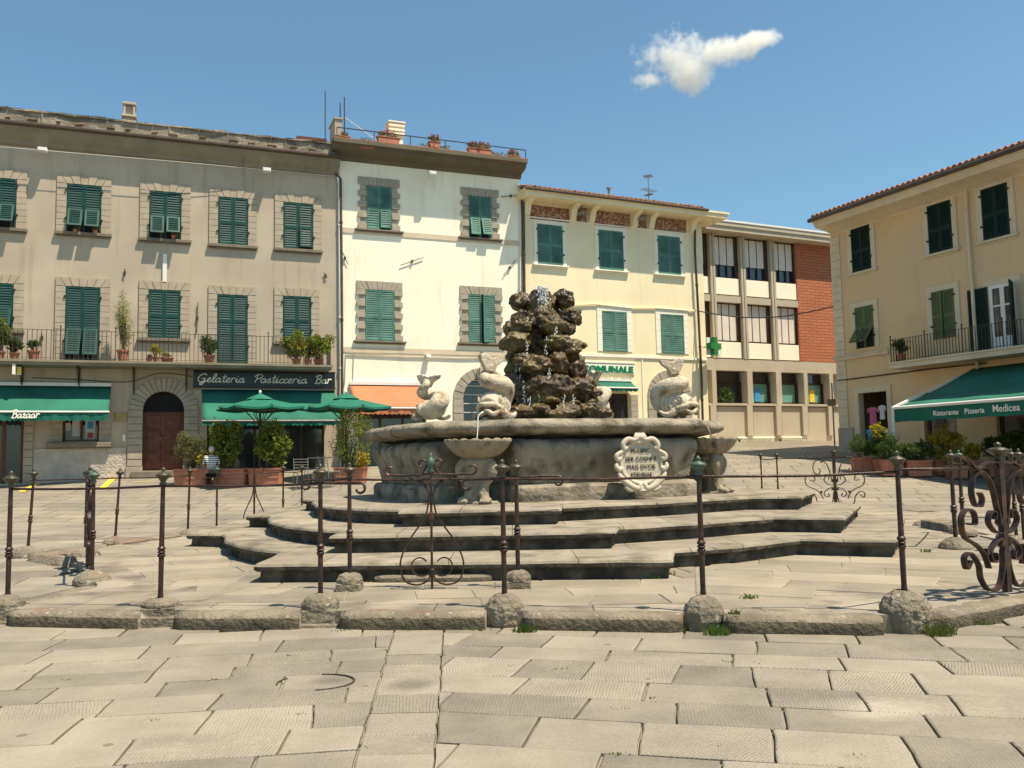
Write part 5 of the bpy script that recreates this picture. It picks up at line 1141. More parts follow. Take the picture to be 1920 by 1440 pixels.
for r, fl, op in (((687, 734, 350, 431), (0, .05), (0, 0)), ((878.5, 921, 369, 446), (.2, .28), (0, 0)), ((684.5, 739, 544, 639), (0, 0), (0, 0)), ((877.5, 927.5, 553, 643), (0, 0), (0, .28))):
    window(FB, B, r, 'B', fl, True, ('sh_mid', 'stone_b', 'sill'), .30, openl=op, sw=.42, sh=.07)
for y_ in ((436, 443), (652, 659)):
    u, z0 = FB.hit(800, y_[1]+5); z1 = FB.hit(800, y_[0]+4)[1]; mb = MB(); mb.box(.01, WB-.02, -.025, -.001, z0, z1+.03); mb.build('string_course', M['trim_e'], B)
# heavy cornice
zk = FB.hit(806, 318, .0)[1]; zk1 = FB.hit(806, 286, .75)[1]; mb = MB(); sweep(mb, [(-.001, zk-.02), (-.06, zk+.02), (-.12, zk+.14), (-.50, zk1-.14), (-.58, zk1-.10), (-.60, zk1), (-.75, zk1+.03), (-.75, zk1+.16), (-.001, zk1+.20)], -.3, WB+.08); mb.build('cornice', M['cornice_b'], B, fix=True)
mb = MB(); mb.box(-.25, WB+.15, -.62, .2, zk1+.203, zk1+.24); mb.box(-.25, WB+.15, .2, 9, zk1+.203, zk1+.26); mb.build('terrace_edge', M['tile'], B)
mb = MB(); mb.bar((-.15, -.5, zk1+.62), (WB+.1, -.5, zk1+.60), .03)
for x in frange(-.15, WB+.1, 1.3): mb.bar((x, -.5, zk1+.3), (x, -.5, zk1+.62), .025)
mb.bar((.12, -.45, zk1+.2), (.12, -.45, zk1+1.75), .035); mb.bar((.0, -.3, zk1+.2), (.0, -.3, zk1+1.6), .03); mb.bar((-.45, .1, zk1+.2), (-.45, .1, zk1+2.1), .03); mb.build('terrace_rail', M['iron_f'], B)
mb = MB(); mb.box(-.20, .05, -.4, .6, zk1+.2, zk1+.95); mb.box(-.24, .09, -.44, .64, zk1+.951, zk1+1.0); mb.build('terrace_pier', M['concrete'], B)
u0, u1, z0, z1 = R_(FB, 730, 757, 229, 275, -.9); mb = MB(); mb.box(u0+.03, u1-.03, .9, 1.4, zk1+.2, z1-.5)
for k in range(3): mb.box(u0-.03, u1+.03, .84, 1.46, z1-.5+k*.16, z1-.42+k*.16); mb.box(u0+.06, u1-.06, .95, 1.35, z1-.42+k*.16, z1-.34+k*.16)
mb.box(u0-.05, u1+.05, .82, 1.48, z1-.03, z1+.02); mb.build('chimney', M['spandrel'], B)
mb = MB(); a, z0 = FB.hit(644, 218, .45); b, z1 = FB.hit(735, 260, 0); mb.tube([(a, -.45, z0), (b, .9, z1)], .012, 5); mb.build('cable', M['white_metal'], B)
flood(FB, B, 810, 325, .45); pipe(FB, B, [(628, 324), (638, 335), (640, 500), (641, 700), (642, 885)], .055, 'brown_pipe', .09); pipe(FB, B, [(968, 344), (975, 352), (976, 720)], .03, 'white_metal', .06)
for a, b in (((750, 498), (794, 483)), ((943, 517), (967, 487)), ((641, 472), (652, 496)), ((939, 369), (975, 367))): tie(FB, B, a, b, .010)
mb = MB()
for dy in (0, 3):
    P_ = []
    for px, py in ((650, 661), (700, 663), (760, 666), (810, 667), (870, 669), (920, 668), (962, 667)): u, z = FB.hit(px, py+dy, .04); P_.append((u, -.04, z))
    mb.tube(P_, .014, 5)
for a_, b_ in (((663, 663), (661, 722)), ((648, 662), (646, 722))): (ua, za_), (ub_, zb2) = FB.hit(*a_), FB.hit(*b_); mb.tube([(ua, -.03, za_), (ub_, -.03, zb2)], .012, 5)
mb.build('cable', M['concrete'], B)
u, z = FB.hit(803, 670, .15); mb = MB(); mb.blob((u, -.16, z), (.11, .11, .10), 2, 0); mb.box(u-.09, u+.09, -.2, -.001, z+.05, z+.1); mb.build('wall_lamp', M['white_metal'], B)
awning(FB, B, 668, 812, 722, 765, 775, 1.2, 'awn_o', None, 'terracotta coloured canvas awning', scal=.16)
# roof terrace pots (things of their own)
def pot_box(F, px, py, w, label, flower=True, name='planter_box', wd=.55, cat='planter', lf='leaf3'):
    u, z = F.hit(px, py, w); c = F.pt(u, w, z-.12); r = empty(name, label, cat, c, F.ang, 'flower pots along the roof terrace')
    mb = MB(); mb.wprism([(-wd/2+.04, 0), (wd/2-.04, 0), (wd/2, .2), (-wd/2, .2)], -.11, .11); mb.box(-wd/2-.02, wd/2+.02, -.13, .13, .201, .23); mb.build('trough', M['terra'], r)
    mb = MB(); leaf_mesh(mb, (0, 0, .32), 160 if flower else 60, .09, (wd/2, .12, .13 if flower else .07), .5, 0, 2, int(px)); mb.build('foliage', M[lf], r)
    if flower: mb = MB(); leaf_mesh(mb, (0, -.02, .38), 40, .07, (wd/2, .12, .12), .5, 0, 1.2, int(px)+1); mb.build('flowers', M['flower'], r)
    return r
for px, py, f, l, wd in ((647, 263, 0, 'small dry pot at the left end of the roof terrace beside the pier', .3), (728, 264, 1, 'pink-flowered trough hung on the terrace rail in front of the chimney', .8), (686, 274, 0, 'low tuft of dry plants on the terrace left of the chimney', .6), (814, 272, 1, 'round pale basket of dry flowers right of the terrace chimney', .4),
                     (801, 284, 0, 'empty terracotta trough below the pale basket on the roof terrace', .75), (830, 287, 0, 'second empty terracotta trough just right of the one below the pale basket', .7), (888, 284, 1, 'red-flowering pot on the terrace rail, left of the double geranium', .45), (905, 286, 1, 'bushy red geranium trough on the roof terrace, largest of the flowers there', .6),
                     (921, 298, 0, 'dark trough on the terrace edge under the geraniums', .6), (943, 301, 0, 'terracotta trough at the right end of the terrace edge', .8), (963, 299, 1, 'potted plant in an iron stand at the right corner of the roof terrace', .45)):
    pot_box(FB, px, py, .5, l, f, wd=wd)
# ---------------- building C : yellow house with frieze
q = FB.pt(WB, 0); FC_ = Facade((q.x, q.y), radians(24.8)); Cb = broot(FC_, 'yellow_house', 'yellow house with painted frieze panels under its wide eaves and a green pharmacy cross')
WC = FC_.hit(1322, 600)[0]; ztc = FC_.hit(1140, 392)[1]
hd = R_(FC_, 1131, 1182, 737, 800); hd = (hd[0], hd[1], 1.4, hd[3]); ha = R_(FC_, 1230, 1281, 712, 800); ha = (ha[0], ha[1], 1.4, ha[3])
mb = wall_holes(.02, WC, .3, ztc+.2, [hd, ha]); shell(mb, .02, WC, .3, ztc+.2, 10); mb.build('wall', M['plaster_c'], Cb)
mb = MB(); mb.box(hd[0]-.1, hd[1]+.1, 1.2, 1.25, 1, hd[3]+.1); mb.box(ha[0]-.1, ha[1]+.1, .8, .85, 1, ha[3]+.1); mb.build('shop_room', M['inner'], Cb)
mb = MB()
for a, b in ((hd[0], hd[0]+.08), ((hd[0]+hd[1])/2-.05, (hd[0]+hd[1])/2+.05), (hd[1]-.08, hd[1])): mb.box(a, b, .2, .28, hd[2], hd[3])
mb.box(hd[0], hd[1], .2, .28, hd[3]-.35, hd[3]-.27); dd = mb.build('door', M['frame_br'], Cb); mb = MB(); mb.box(hd[0], hd[1], .235, .24, hd[2], hd[3]); mb.build('door_glass', M['glass'], dd)
for a, b in ((hd[1]+.02, hd[1]+.34), (hd[0]-.34, hd[0]-.02)):
    mb = MB()
    for i in range(11): mb.box(a, b, -.04, -.001, 1.4+i*.22+.006, 1.4+(i+1)*.22-.006)
    mb.build('door_jamb', M['stone_b'], Cb)
mb, uc, za, ra = arch_fill(ha); mb.build('arch_spandrel', M['plaster_c'], Cb); mb = arch_ring(uc, za, ra, .38, 15)
for i in range(9):
    for a, b in ((uc-ra-.38, uc-ra), (uc+ra, uc+ra+.38)): mb.box(a, b, -.05-.012*(i % 2), -.001, za-.05-(i+1)*.24, za-.06-i*.24)
mb.build('arch_surround', M['stone_b'], Cb); mb = MB(); mb.box(ha[0], ha[1], .5, .52, 1.4, ha[3]); w_ = mb.build('arched_window', M['glass'], Cb); mb = MB(); mb.box(ha[0]+.02, ha[0]+.2, .3, .4, 1.4, ha[3]-.6); mb.build('banner', M['red'], w_)
for r in ((1007, 1054.5, 422, 497), (1122, 1168, 433, 507), (1233, 1275, 443.5, 515)): window(FC_, Cb, r, 'P', (0, 0), True, ('sh_mid', 'white_c', 'white_c'), .15, sw=.22, sh=.06, sp=.12, split=.48)
for r in ((1012, 1059, 579, 650), (1129, 1175.5, 584, 659), (1238.5, 1282, 590, 663)): window(FC_, Cb, r, 'Q', (0, 0), False, ('sh_mid', 'white_c', 'white_c'), .22, split=.48)
z1 = FC_.hit(1150, 668)[1]; mb = MB(); mb.box(.02, WC, -.05, -.001, z1-.04, z1+.06); mb.build('string_course', M['white_c'], Cb); mb = MB(); mb.box(.02, WC, -.03, -.001, FC_.hit(1150, 425)[1]-.0, FC_.hit(1150, 425)[1]+.05); mb.build('string_course', M['white_c'], Cb)
# eaves: slab, corbels, frieze
zs_ = FC_.hit(1160, 386, .75)[1]; pe = .80; mb = MB(); mb.box(-.12, WC+.75, -pe, .3, zs_, zs_+.16); mb.box(-.16, WC+.79, -pe-.05, .3, zs_+.161, zs_+.24); mb.box(WC+.02, WC+.75, .3, 8, zs_, zs_+.16); mb.build('eaves', M['plaster_c'], Cb)
zf0, zf1 = FC_.hit(1150, 424)[1], zs_
for px in (986, 1072, 1107, 1187, 1218, 1295):
    mb = MB(); u = FC_.hit(px, 405)[0]; P_ = [(0, zf0+.02), (-.12, zf0+.05), (-.2, zf0+.22), (-.28, zf0+.42), (-.62, zf1-.06), (-.62, zf1-.002), (0, zf1-.002)]
    n = len(P_); mb.add([(u-.12, y-.001, z) for y, z in P_]+[(u+.12, y-.001, z) for y, z in P_], [list(range(n)), [n+i for i in range(n)][::-1]]+[[i, n+i, n+(i+1) % n, (i+1) % n] for i in range(n)])
    mb.build('corbel', M['plaster_c'], Cb, fix=True)
for a, b, c, d in ((993, 1068, 388, 414), (1113, 1181, 398, 425), (1223, 1286, 410, 436), (1081, 1100, 390, 417), (1194, 1212, 401, 428)):
    u0, u1, z0, z1 = R_(FC_, a, b, c, d); mb = MB(); mb.box(u0, u1, -.02, -.001, z0, z1); mb.build('frieze_panel', M['frieze'], Cb)
for px, py in ((1091, 400), (1204, 411)):
    u, z = FC_.hit(px, py, .3); mb = MB(); mb.lathe([(.16, -.07), (.19, 0), (.12, .09), (.05, .12)], 12, (u, -.32, z)); mb.bar((u, -.32, z+.1), (u, -.3, zf1), .03); mb.build('street_lamp_head', M['grey_metal'], Cb)
# tiled roof: rows of rounded tiles
def tile_roof(F, parent, u0, u1, z, D, pitch=.21, slope=.30, y0=-.85, m='tile', rise_x=0):
    mb = MB(); n = int((u1-u0)/pitch); k_ = 5
    for i in range(n):
        c = u0+(i+.5)*pitch; vs = []
        for yy, zz in ((y0, z), (y0+.02, z), (D, z+(D-y0)*slope)):
            for k in range(k_+1): t = pi*k/k_; vs.append((c-.075*cos(t), yy+random.uniform(-.015, .015)*(yy < 0), zz+.075*sin(t)+.03))
        fs = [(j*(k_+1)+k, j*(k_+1)+k+1, (j+1)*(k_+1)+k+1, (j+1)*(k_+1)+k) for j in range(2) for k in range(k_)]+[list(range(k_+1))[::-1]]; mb.add(vs, fs)
    mb.add([(u0, y0+.02, z), (u1, y0+.02, z), (u1, D, z+(D-y0)*slope), (u0, D, z+(D-y0)*slope), (u0, y0+.02, z+.05), (u1, y0+.02, z+.05), (u1, D, z+.05+(D-y0)*slope), (u0, D, z+.05+(D-y0)*slope)], [(3, 2, 1, 0), (4, 5, 6, 7), (0, 1, 5, 4), (1, 2, 6, 5), (3, 0, 4, 7)])
    return mb.build('roof', M[m], parent)
tile_roof(FC_, Cb, -.05, FC_.hit(1326, 392, .8)[0], zs_+.27, 4, y0=-.86)
mb = MB(); mb.tube([(-.15, -.90, zs_+.22), (FC_.hit(1326, 392, .8)[0], -.90, zs_+.22)], .045, 8); mb.build('gutter', M['brown_pipe'], Cb)
pipe(FC_, Cb, [(979, 378), (981, 395), (983, 560), (984, 720)], .06, 'brown_pipe', .12); pipe(FC_, Cb, [(1309, 412), (1303, 424), (1303, 470), (1310, 600), (1315, 700), (1318, 800)], .05, 'brown_pipe', .14)
u, z = FC_.hit(1142, 372, -2); mb = MB(); mb.lathe([(.05, 0), (.05, .5), (.10, .5), (.10, .56), (.05, .60)], 10, (u, 2, z-.1)); mb.build('flue', M['grey_metal'], Cb)
u, z = FC_.hit(1183, 380, -2); mb = MB(); mb.box(u-.2, u+.2, 1.8, 2.2, z-.4, z+.05); mb.box(u-.3, u+.3, 1.7, 2.3, z+.08, z+.12); mb.box(u-.14, u+.14, 1.86, 2.14, z+.04, z+.09); mb.build('chimney', M['tile'], Cb)
u, z = FC_.hit(1217, 384, -2.5); antenna(FC_.pt(u, -2.5, z-.2), 1.55, 'television antenna with three crossbars on the yellow house roof', ((.96, .5), (.55, 1.0), (.42, .3)))
# sign letters, small awning, cross
u0, u1, z0, z1 = R_(FC_, 1092, 1190, 683, 699, .08); mb = MB(); mb.box(u0-1.6, u1+.03, -.05, -.001, z0-.02, z1+.02); mb.box(u0-1.6, u1+.06, -.07, -.001, z1+.05, z1+.12); sg = mb.build('shop_sign', M['white_c'], Cb, label='white strip with bold green capital letters')
text_mesh('lettering', 'COMUNALE', .34, M['letter_g'], sg, (u0+.0, -.075, z0+.03), (pi/2, 0, 0), .02, off=.012, width=u1-u0-.06)
u0, u1, z0, z1 = R_(FC_, 1095, 1205, 672, 780, .0); mb = MB(); mb.box(u1-.02, u1+.02, -.03, -.001, 1.5, z1); mb.box(u0-1, u1+.02, -.03, -.001, z1+.001, z1+.04); mb.build('sign_border', M['white_c'], Cb)
awning(FC_, Cb, 1128, 1196, 715, 727, 732, .55, 'awn', None, 'small green scalloped awning over the pharmacy door', scal=.2)
uc_, zc_ = FC_.hit(1328, 650, .35); cr = MB(); cr.box(-.11, .11, -.10, .10, -.36, .36); cr.box(-.33, -.111, -.10, .10, -.12, .12); cr.box(.111, .33, -.10, .10, -.12, .12); cp = cr.build('pharmacy_cross', M['cross_g'], Cb, loc=(WC-.02, -.55, zc_), rot=radians(12)); mb = MB(); mb.box(-.36, .36, .101, .12, -.36, .36); mb.bar((-.1, .12, .0), (-.1, .5, 0), .05); mb.box(.15, .36, -.08, .1, -.36, -.14); mb.build('cross_case', M['white_metal'], cp)
mb = MB(); P_ = []
for px, py in ((984, 560), (1040, 566), (1075, 572), (1115, 570), (1180, 577), (1225, 577), (1300, 583), (1305, 582)): u, z = FC_.hit(px, py, .05); P_.append((u, -.05, z))
mb.tube(P_, .03, 6); mb.build('cable', M['plaster_c'], Cb)
# ---------------- building D : modern concrete block
pD = FC_.pt(WC-.7, -1.2); FD = Facade((pD.x, pD.y), radians(25.2)); D = broot(FD, 'concrete_building', 'modern concrete building with white blinds and a red brick bay')
def uD(px, py=600): return FD.hit(px, py)[0]
def zD(py, px=1440): return FD.hit(px, py)[1]
cols_up = [1338, 1395, 1451, 1501]; LAST = uD(1600)+6; PX0 = 1319
zfa, zfb = zD(449), zD(434)      # fascia
Z = dict(w2t=zD(452), w2b=zD(524), s2b=zD(559), w1t=zD(572), w1b=zD(641), s1b=zD(675), g0=zD(697), gt=zD(718), gb=zD(757), gs=zD(762), pb=zD(817))
# per-bay heights are measured at the block's centre (x = 1440)
mb = MB(); mb.box(uD(PX0)-.8, LAST, .5, 9, .8, zfa+.3); mb.build('wall', M['concrete'], D)
bw = uD(1499)
mb = MB()
for z0, z1 in ((Z['s2b']-.05, Z['w1t']), (Z['s1b'], Z['g0'])): pass
mb.box(uD(PX0)-.8, LAST, .0, .499, Z['g0'], Z['s1b']-.02); mb.box(uD(PX0)-.8, bw, .03, .499, Z['w1t'], Z['s2b']-.02); mb.build('floor_band', M['concrete'], D)
mb = MB(); prev = uD(PX0)-.8
for px in cols_up[:3]:
    u = uD(px, 550); 
    for c0, c1 in ((u-.13, u-.02), (u+.02, u+.13)): mb.box(c0, c1, -.02, .4, Z['s1b'], Z['w2t']+.3)
    mb.box(u-.02, u+.02, .02, .4, Z['s1b'], Z['w2t']+.3)
mb.build('pillars', M['concrete'], D)
mb = MB(); ub = bw; mb.box(ub, LAST, .06, .499, Z['s1b'], zfa+.1); mb.build('brick_bay', M['brick'], D, label='red brick end bay')
edges = [uD(PX0)-.8]+[uD(p, 550) for p in cols_up]
for i in range(4):
    a, b = edges[i]+.14, edges[i+1]-(.14 if i < 3 else .05)
    for (zt_, zb__, zs__, nm) in ((Z['w2t'], Z['w2b'], Z['s2b'], 1), (Z['w1t']-.05, Z['w1b'], Z['s1b'], 0)):
        mb = MB(); mb.box(a, b, .30, .31, zb__, zt_+.05); w_ = mb.build('window', M['glass'], D)
        mb = MB(); nn = 3
        for k in range(nn+1): x = a+(b-a-.16)*k/nn; mb.box(x, x+.035, .225, .30, zb__, zt_+.05)
        mb.box(b-.16, b, .17, .225, zb__, zt_+.05); mb.box(a, b, .18, .30, zb__-.06, zb__); mb.build('window_frame', M['frame_br'], w_)
        dz = (zt_-zb__)*(.30 if nm else 0); mb = MB()
        for k in range(nn): 
            x0, x1 = a+(b-a-.16)*k/nn+.035, a+(b-a-.16)*(k+1)/nn
            mb.box(x0+.005, x1-.005, .235, .25, zb__+dz, zt_)
        mb.build('blind', M['blind'], w_)
        mb = MB(); mb.box(a+.04, b-.02, .10, .499, zs__+.04, zb__-.08); mb.build('spandrel_panel', M['spandrel'], D, bevel=.01)
        mb = MB(); mb.box(a, b, .13, .5, zs__-.0, zs__+.035); mb.box(a, a+.03, .13, .5, zs__+.04, zb__-.08); mb.build('panel_edge', M['frame_br'], D)
# fascia and roof
mb = MB(); mb.box(uD(PX0)-1.2, LAST, -.55, .6, zfa, zfb); mb.box(uD(PX0)-1.2, LAST, -.60, -.551, zfb-.16, zfb+.02); mb.build('eaves', M['concrete'], D)
mb = MB(); mb.box(uD(PX0)-1.2, LAST, -.63, -.57, zfb+.021, zfb+.10); mb.build('gutter', M['white_metal'], D); tile_roof(FD, D, uD(PX0)-1.2, LAST, zfb+.03, 6, y0=-.55, slope=.22)
# ground floor
gx = [(1333, 1341), (1399, 1409), (1453, 1463), (1505, 1512), (1553, 1560)]
mb = MB()
for a, b in gx: mb.box(uD(a, 740), uD(b, 740), -.12, .3, Z['gb']-.1, Z['g0']-.001)
mb.box(uD(PX0)-.8, LAST, -.10, .3, Z['gb']-.10, Z['gb']-.0)
for a, b in gx: mb.box(uD(b, 790)-.30, uD(b, 790), -.12, -.0, Z['pb'], Z['gb']-.101)
mb.box(uD(PX0)-.8, LAST, 0, .499, .9, Z['gb']-.101); mb.build('ground_floor_frame', M['concrete'], D)
for i in range(4):
    a, b = uD(gx[i][1], 740), uD(gx[i+1][0], 740); mb = MB(); mb.box(a, b, .42, .43, Z['gb'], Z['g0']); w_ = mb.build('window', M['glass'], D)
    zm = Z['gt']; mb = MB(); mb.box(a, b, .30, .42, zm, zm+.06); mb.box(a, a+.07, .3, .42, Z['gb'], zm); mb.box(b-.12, b-.02, .28, .42, Z['gb'], zm); mb.box(a, b, .3, .42, Z['gb'], Z['gb']+.08); mb.build('window_frame', M['frame_br'], w_)
    if i > 0: mb = MB(); mb.box(a+.08, b-.13, .36, .37, Z['gb']+.09, zm-.02); mb.build('tinted_pane', M['teal_glass'], w_)
    if i in (1, 3): m_ = 'blue' if i == 1 else 'yellow'; mb = MB(); c = (a+b)/2-(.05 if i == 1 else 0); mb.box(c-.15, c+.15, .335, .345, Z['gb']+.12, Z['gb']+.68) ; mb.build('poster', M[m_], w_)
    if i == 0: mb = MB(); leaf_mesh(mb, ((a+b)/2-.1, .25, Z['gb']+.30), 260, .16, (.42, .1, .36), .6, 0, 1.6, 9); mb.build('indoor_plant', M['leaf2'], w_)
mb = MB()
for i in range(4):
    a, b = uD(gx[i][1], 790), uD(gx[i+1][0], 790); mb.box(a-.02, a+.02, -.11, -.001, Z['pb'], Z['gb']-.11); mb.box(a, b-.0, -.02, -.001, Z['gb']-.14, Z['gb']-.11)
mb.build('panel_joints', M['frame_br'], D)
mb = MB(); zv0, zv1 = zD(832), zD(821)
for a, b in ((1385, 1450), (1462, 1510)):
    u0, u1 = uD(a, 826), uD(b, 826); mb.box(u0, u1, -.01, -.001, zv0, zv1)
mb.build('vent_backing', M['dark'], D); mb = MB()
for a, b in ((1385, 1450), (1462, 1510)):
    u0, u1 = uD(a, 826), uD(b, 826); hz_ = zv1-zv0; x = u0
    while x < u1-.05:
        mb.bar((x, -.03, zv0), (min(x+hz_, u1), -.03, min(zv1, zv0+(u1-x))), .035, .02); mb.bar((min(x+hz_, u1), -.045, zv0), (x, -.045, zv1), .035, .02); x += .14
    mb.box(u0-.06, u1+.06, -.05, -.001, zv0-.06, zv0); mb.box(u0-.06, u1+.06, -.05, -.001, zv1, zv1+.06)
mb.build('vent_lattice', M['white_c'], D)
mb = MB(); kz = ground_z(0, 37)+.12; mb.box(uD(PX0)-2, LAST, -1.6, -.0, .6, kz+.05); mb.build('pavement', M['concrete'], kind='structure', loc=(FD.p.x, FD.p.y, 0), rot=FD.ang)
# wall sign between D and E
ts = empty('traffic_sign', 'round traffic sign on a thin pole at the corner of the ochre house', 'sign', at_y(1565, 832, 34)); mb = MB(); mb.tube([(0, 0, -.2), (0, 0, 2.35)], .03, 8); mb.build('pole', M['grey_metal'], ts); mb = MB(); mb.M = Matrix.Translation((.12, 0, 2.15)) @ Matrix.Rotation(pi/2, 4, 'X') @ Matrix.Rotation(1.0, 4, 'Y'); mb.lathe([(.28, 0), (.30, .01), (.28, .02)], 24); mb.build('plate', M['grey_metal'], ts); mb = MB(); mb.box(-.22, .1, -.06, -.03, 1.45, 1.72); mb.box(-.19, .07, -.065, -.061, 1.48, 1.69); mb.build('lower_plate', M['grey_metal'], ts)
# ---------------- building E : ochre house on the right
pE = at_y(1568, 650, 32); FE = Facade((pE.x, pE.y), atan2(-.906, .423)); E = broot(FE, 'ochre_house', 'shaded ochre house at the right with wide eaves, balcony and restaurant awning')
WE = 24; zeE = FE.hit(1700, 395)[1]
hs = R_(FE, 1613, 1666, 735, 850); hs = (hs[0], hs[1], 1.1, hs[3]); hs2 = R_(FE, 1742, 1768, 735, 850); hs2 = (hs2[0]-.2, hs2[1]+.5, .9, hs2[3]); hs3 = (FE.hit(1868, 790)[0], FE.hit(1990, 790)[0], .5, hs2[3])
mb = wall_holes(0, WE, .2, zeE+.2, [hs, hs2, hs3], .22); shell(mb, 0, WE, .2, zeE+.2, 11); mb.build('wall', M['plaster_e'], E)
mb = MB()
for h in (hs, hs2, hs3): mb.box(h[0]-.1, h[1]+.1, 1.6, 1.65, .8, h[3]+.1); mb.box(h[0], h[1], .46, 1.6, .7, .9)
mb.build('shop_room', M['inner'], E)
for h, m_ in ((hs2, 'wood'), (hs3, 'wood')):
    mb = MB(); mb.box(h[0], h[0]+.1, .15, .22, h[2], h[3]); mb.box(h[1]-.1, h[1], .15, .22, h[2], h[3]); mb.box((h[0]+h[1])/2-.05, (h[0]+h[1])/2+.05, .15, .22, h[2], h[3]); dd = mb.build('door', M[m_], E); mb = MB(); mb.box(h[0], h[1], .18, .185, h[2], h[3]); mb.build('door_glass', M['glass'], dd)
surround_plain(*hs, .2, .04).build('shop_surround', M['trim_e'], E)
for u, z, w_, h_, m_ in ((.45, 2.95, .30, .62, 'pink'), (.85, 3.0, .2, .5, 'paper'), (.3, 2.2, .22, .5, 'blue'), (.95, 2.2, .22, .55, 'paper')):
    mb = MB(); x = hs[0]+u*(hs[1]-hs[0])/1.2; mb.wprism([(x-w_/2, z-h_), (x+w_/2, z-h_), (x+w_/2*.9, z-.12), (x+w_*.8, z-.22), (x+w_*.75, z-.05), (x+w_*.2, z), (x-w_*.2, z), (x-w_*.75, z-.05), (x-w_*.8, z-.22), (x-w_/2*.9, z-.12)], .12, .16); mb.build('hanging_shirt', M[m_], E)
# quoins
mb = MB(); z = 1.2; i = 0
while z < zeE-.3: mb.box(-.03, .42 if i % 2 else .42, -.03, -.001, z+.008, z+.30-.008); mb.box(-.03, -.001, 0, .4, z+.008, z+.292); z += .30; i += 1
mb.build('corner_quoins', M['trim_e'], E); mb = MB(); mb.box(-.06, .62, -.06, -.001, .6, FE.hit(1590, 802)[1]); mb.build('corner_plinth', M['stone_b'], E)
for i, r in enumerate(((1597.5, 1633.5, 425, 508), (1741, 1786, 380, 472), (1842, 1893, 348, 446))): window(FE, E, r, 'P', (0, 0), True, ('sh_e', 'trim_e', 'trim_e'), .19, sw=.25, sh=.09, sp=.10)
window(FE, E, (1605, 1640, 574, 652), 'P', (.65, .65), False, ('sh_eo', 'trim_e', 'trim_e'), .19); window(FE, E, (1749, 1792, 544, 634), 'P', (0, 0), False, ('sh_eo', 'trim_e', 'trim_e'), .19, openl=(.12, 0))
# balcony door with white frame and an open shutter
u0, u1, z0, z1 = R_(FE, 1860, 1908, 532, 668); mb = MB(); mb.box(u0, u1, -.012, -.002, z0, z1); w_ = mb.build('window', M['glass'], E, label='white framed glazed balcony door with open shutters'); mb = MB(); um = (u0+u1)/2
for a, b, c, d in ((u0, u0+.09, z0, z1), (u1-.09, u1, z0, z1), (um-.07, um+.07, z0, z1), (u0+.09, um-.07, z1-.09, z1), (um+.07, u1-.09, z1-.09, z1), (u0+.09, um-.07, z0, z0+.6), (um+.07, u1-.09, z0, z0+.6), (u0+.09, um-.07, z1-.65, z1-.60), (um+.07, u1-.09, z1-.65, z1-.60)): mb.box(a, b, -.05, -.013, c, d)
mb.build('window_frame', M['white_metal'], w_); leaf(u0-.72, u0-.06, z0, z1, -.05).build('shutter', M['sh_e'], w_); mb = leaf(u1, u1+.6, z0, z1, -.05); Rr = Matrix.Translation((u1, 0, 0)) @ Matrix.Rotation(-1.1, 4, 'Z') @ Matrix.Translation((-u1, 0, 0)); mb.v = [tuple(Rr @ Vector(v)) for v in mb.v]; mb.build('shutter', M['sh_e'], w_); surround_plain(u0, u1, z0, z1, .2, .03).build('surround', M['trim_e'], w_)
# mouldings
z1 = FE.hit(1620, 664, .05)[1]; mb = MB(); mb.box(-.08, FE.hit(1668, 660)[0], -.10, -.001, z1-.10, z1); mb.box(-.12, FE.hit(1668, 660)[0], -.14, -.001, z1+.001, z1+.04); mb.build('string_course', M['trim_e'], E)
z1 = FE.hit(1620, 708)[1]; mb = MB(); mb.tube([(0, -.03, z1), (4, -.03, z1+.02), (6, -.04, z1)], .025, 5); mb.build('cable', M['iron_f'], E)
# eaves
ee = 1.0; UE = FE.hit(1521, 404, 1.0)[0]; z0 = FE.hit(1700, 352, ee)[1]; zr_ = z0
mb = MB(); sweep(mb, [(-.001, zeE-.06), (-.08, zeE), (-.5, zr_-.30), (-.85, zr_-.26), (-.92, zr_-.12), (-ee, zr_-.06), (-ee, zr_+.04), (-.001, zr_+.1)], UE, WE); mb.box(UE, -.001, -.0, 11, zr_-.25, zr_+.04); mb.build('eaves', M['trim_e'], E, fix=True)
mb = MB(); mb.tube([(UE-.06, -ee-.08, zr_+.0), (WE, -ee-.08, zr_+.0)], .075, 8); mb.box(UE-.06, UE, -ee, 11, zr_+.03, zr_+.12); mb.build('gutter', M['brown_pipe'], E)
tile_roof(FE, E, UE-.02, WE, zr_+.10, 5.5, y0=-ee-.02, slope=.32)
u, z = FE.hit(1672, 374, .7); mb = MB(); mb.box(u-.2, u+.2, -.8, -.5, z-.08, z+.08); mb.build('floodlight', M['grey_metal'], E)
pts = [(1793, 313), (1795, 326), (1810, 343), (1812, 400), (1819, 500), (1823, 540)]; P_ = []
for i, (px, py) in enumerate(pts): w = (.9, .88, .12, .1, .1, .1)[i]; u, z = FE.hit(px, py, w); P_.append((u, -w, z))
P_.append((P_[-1][0], -.1, P_[-1][2]-3.2)); mb = MB(); mb.tube(P_, .055, 8); mb.build('drainpipe', M['trim_e'], E)
# balcony
pj = 1.0; ua = FE.hit(1668, 694, pj)[0]; zs_ = FE.hit(1790, 667, pj)[1]; mb = MB(); mb.box(ua, WE-2, -pj, -.001, zs_-.16, zs_); mb.box(ua-.04, WE-2, -pj-.05, -.001, zs_+.001, zs_+.05); b_ = mb.build('balcony', M['trim_e'], E); mb = MB(); zr_b = FE.hit(1790, 618, pj)[1]; railing(mb, ua+.05, WE-2.1, -pj+.05, zs_+.05, zr_b, .11); mb.build('balcony_railing', M['iron_f'], b_)
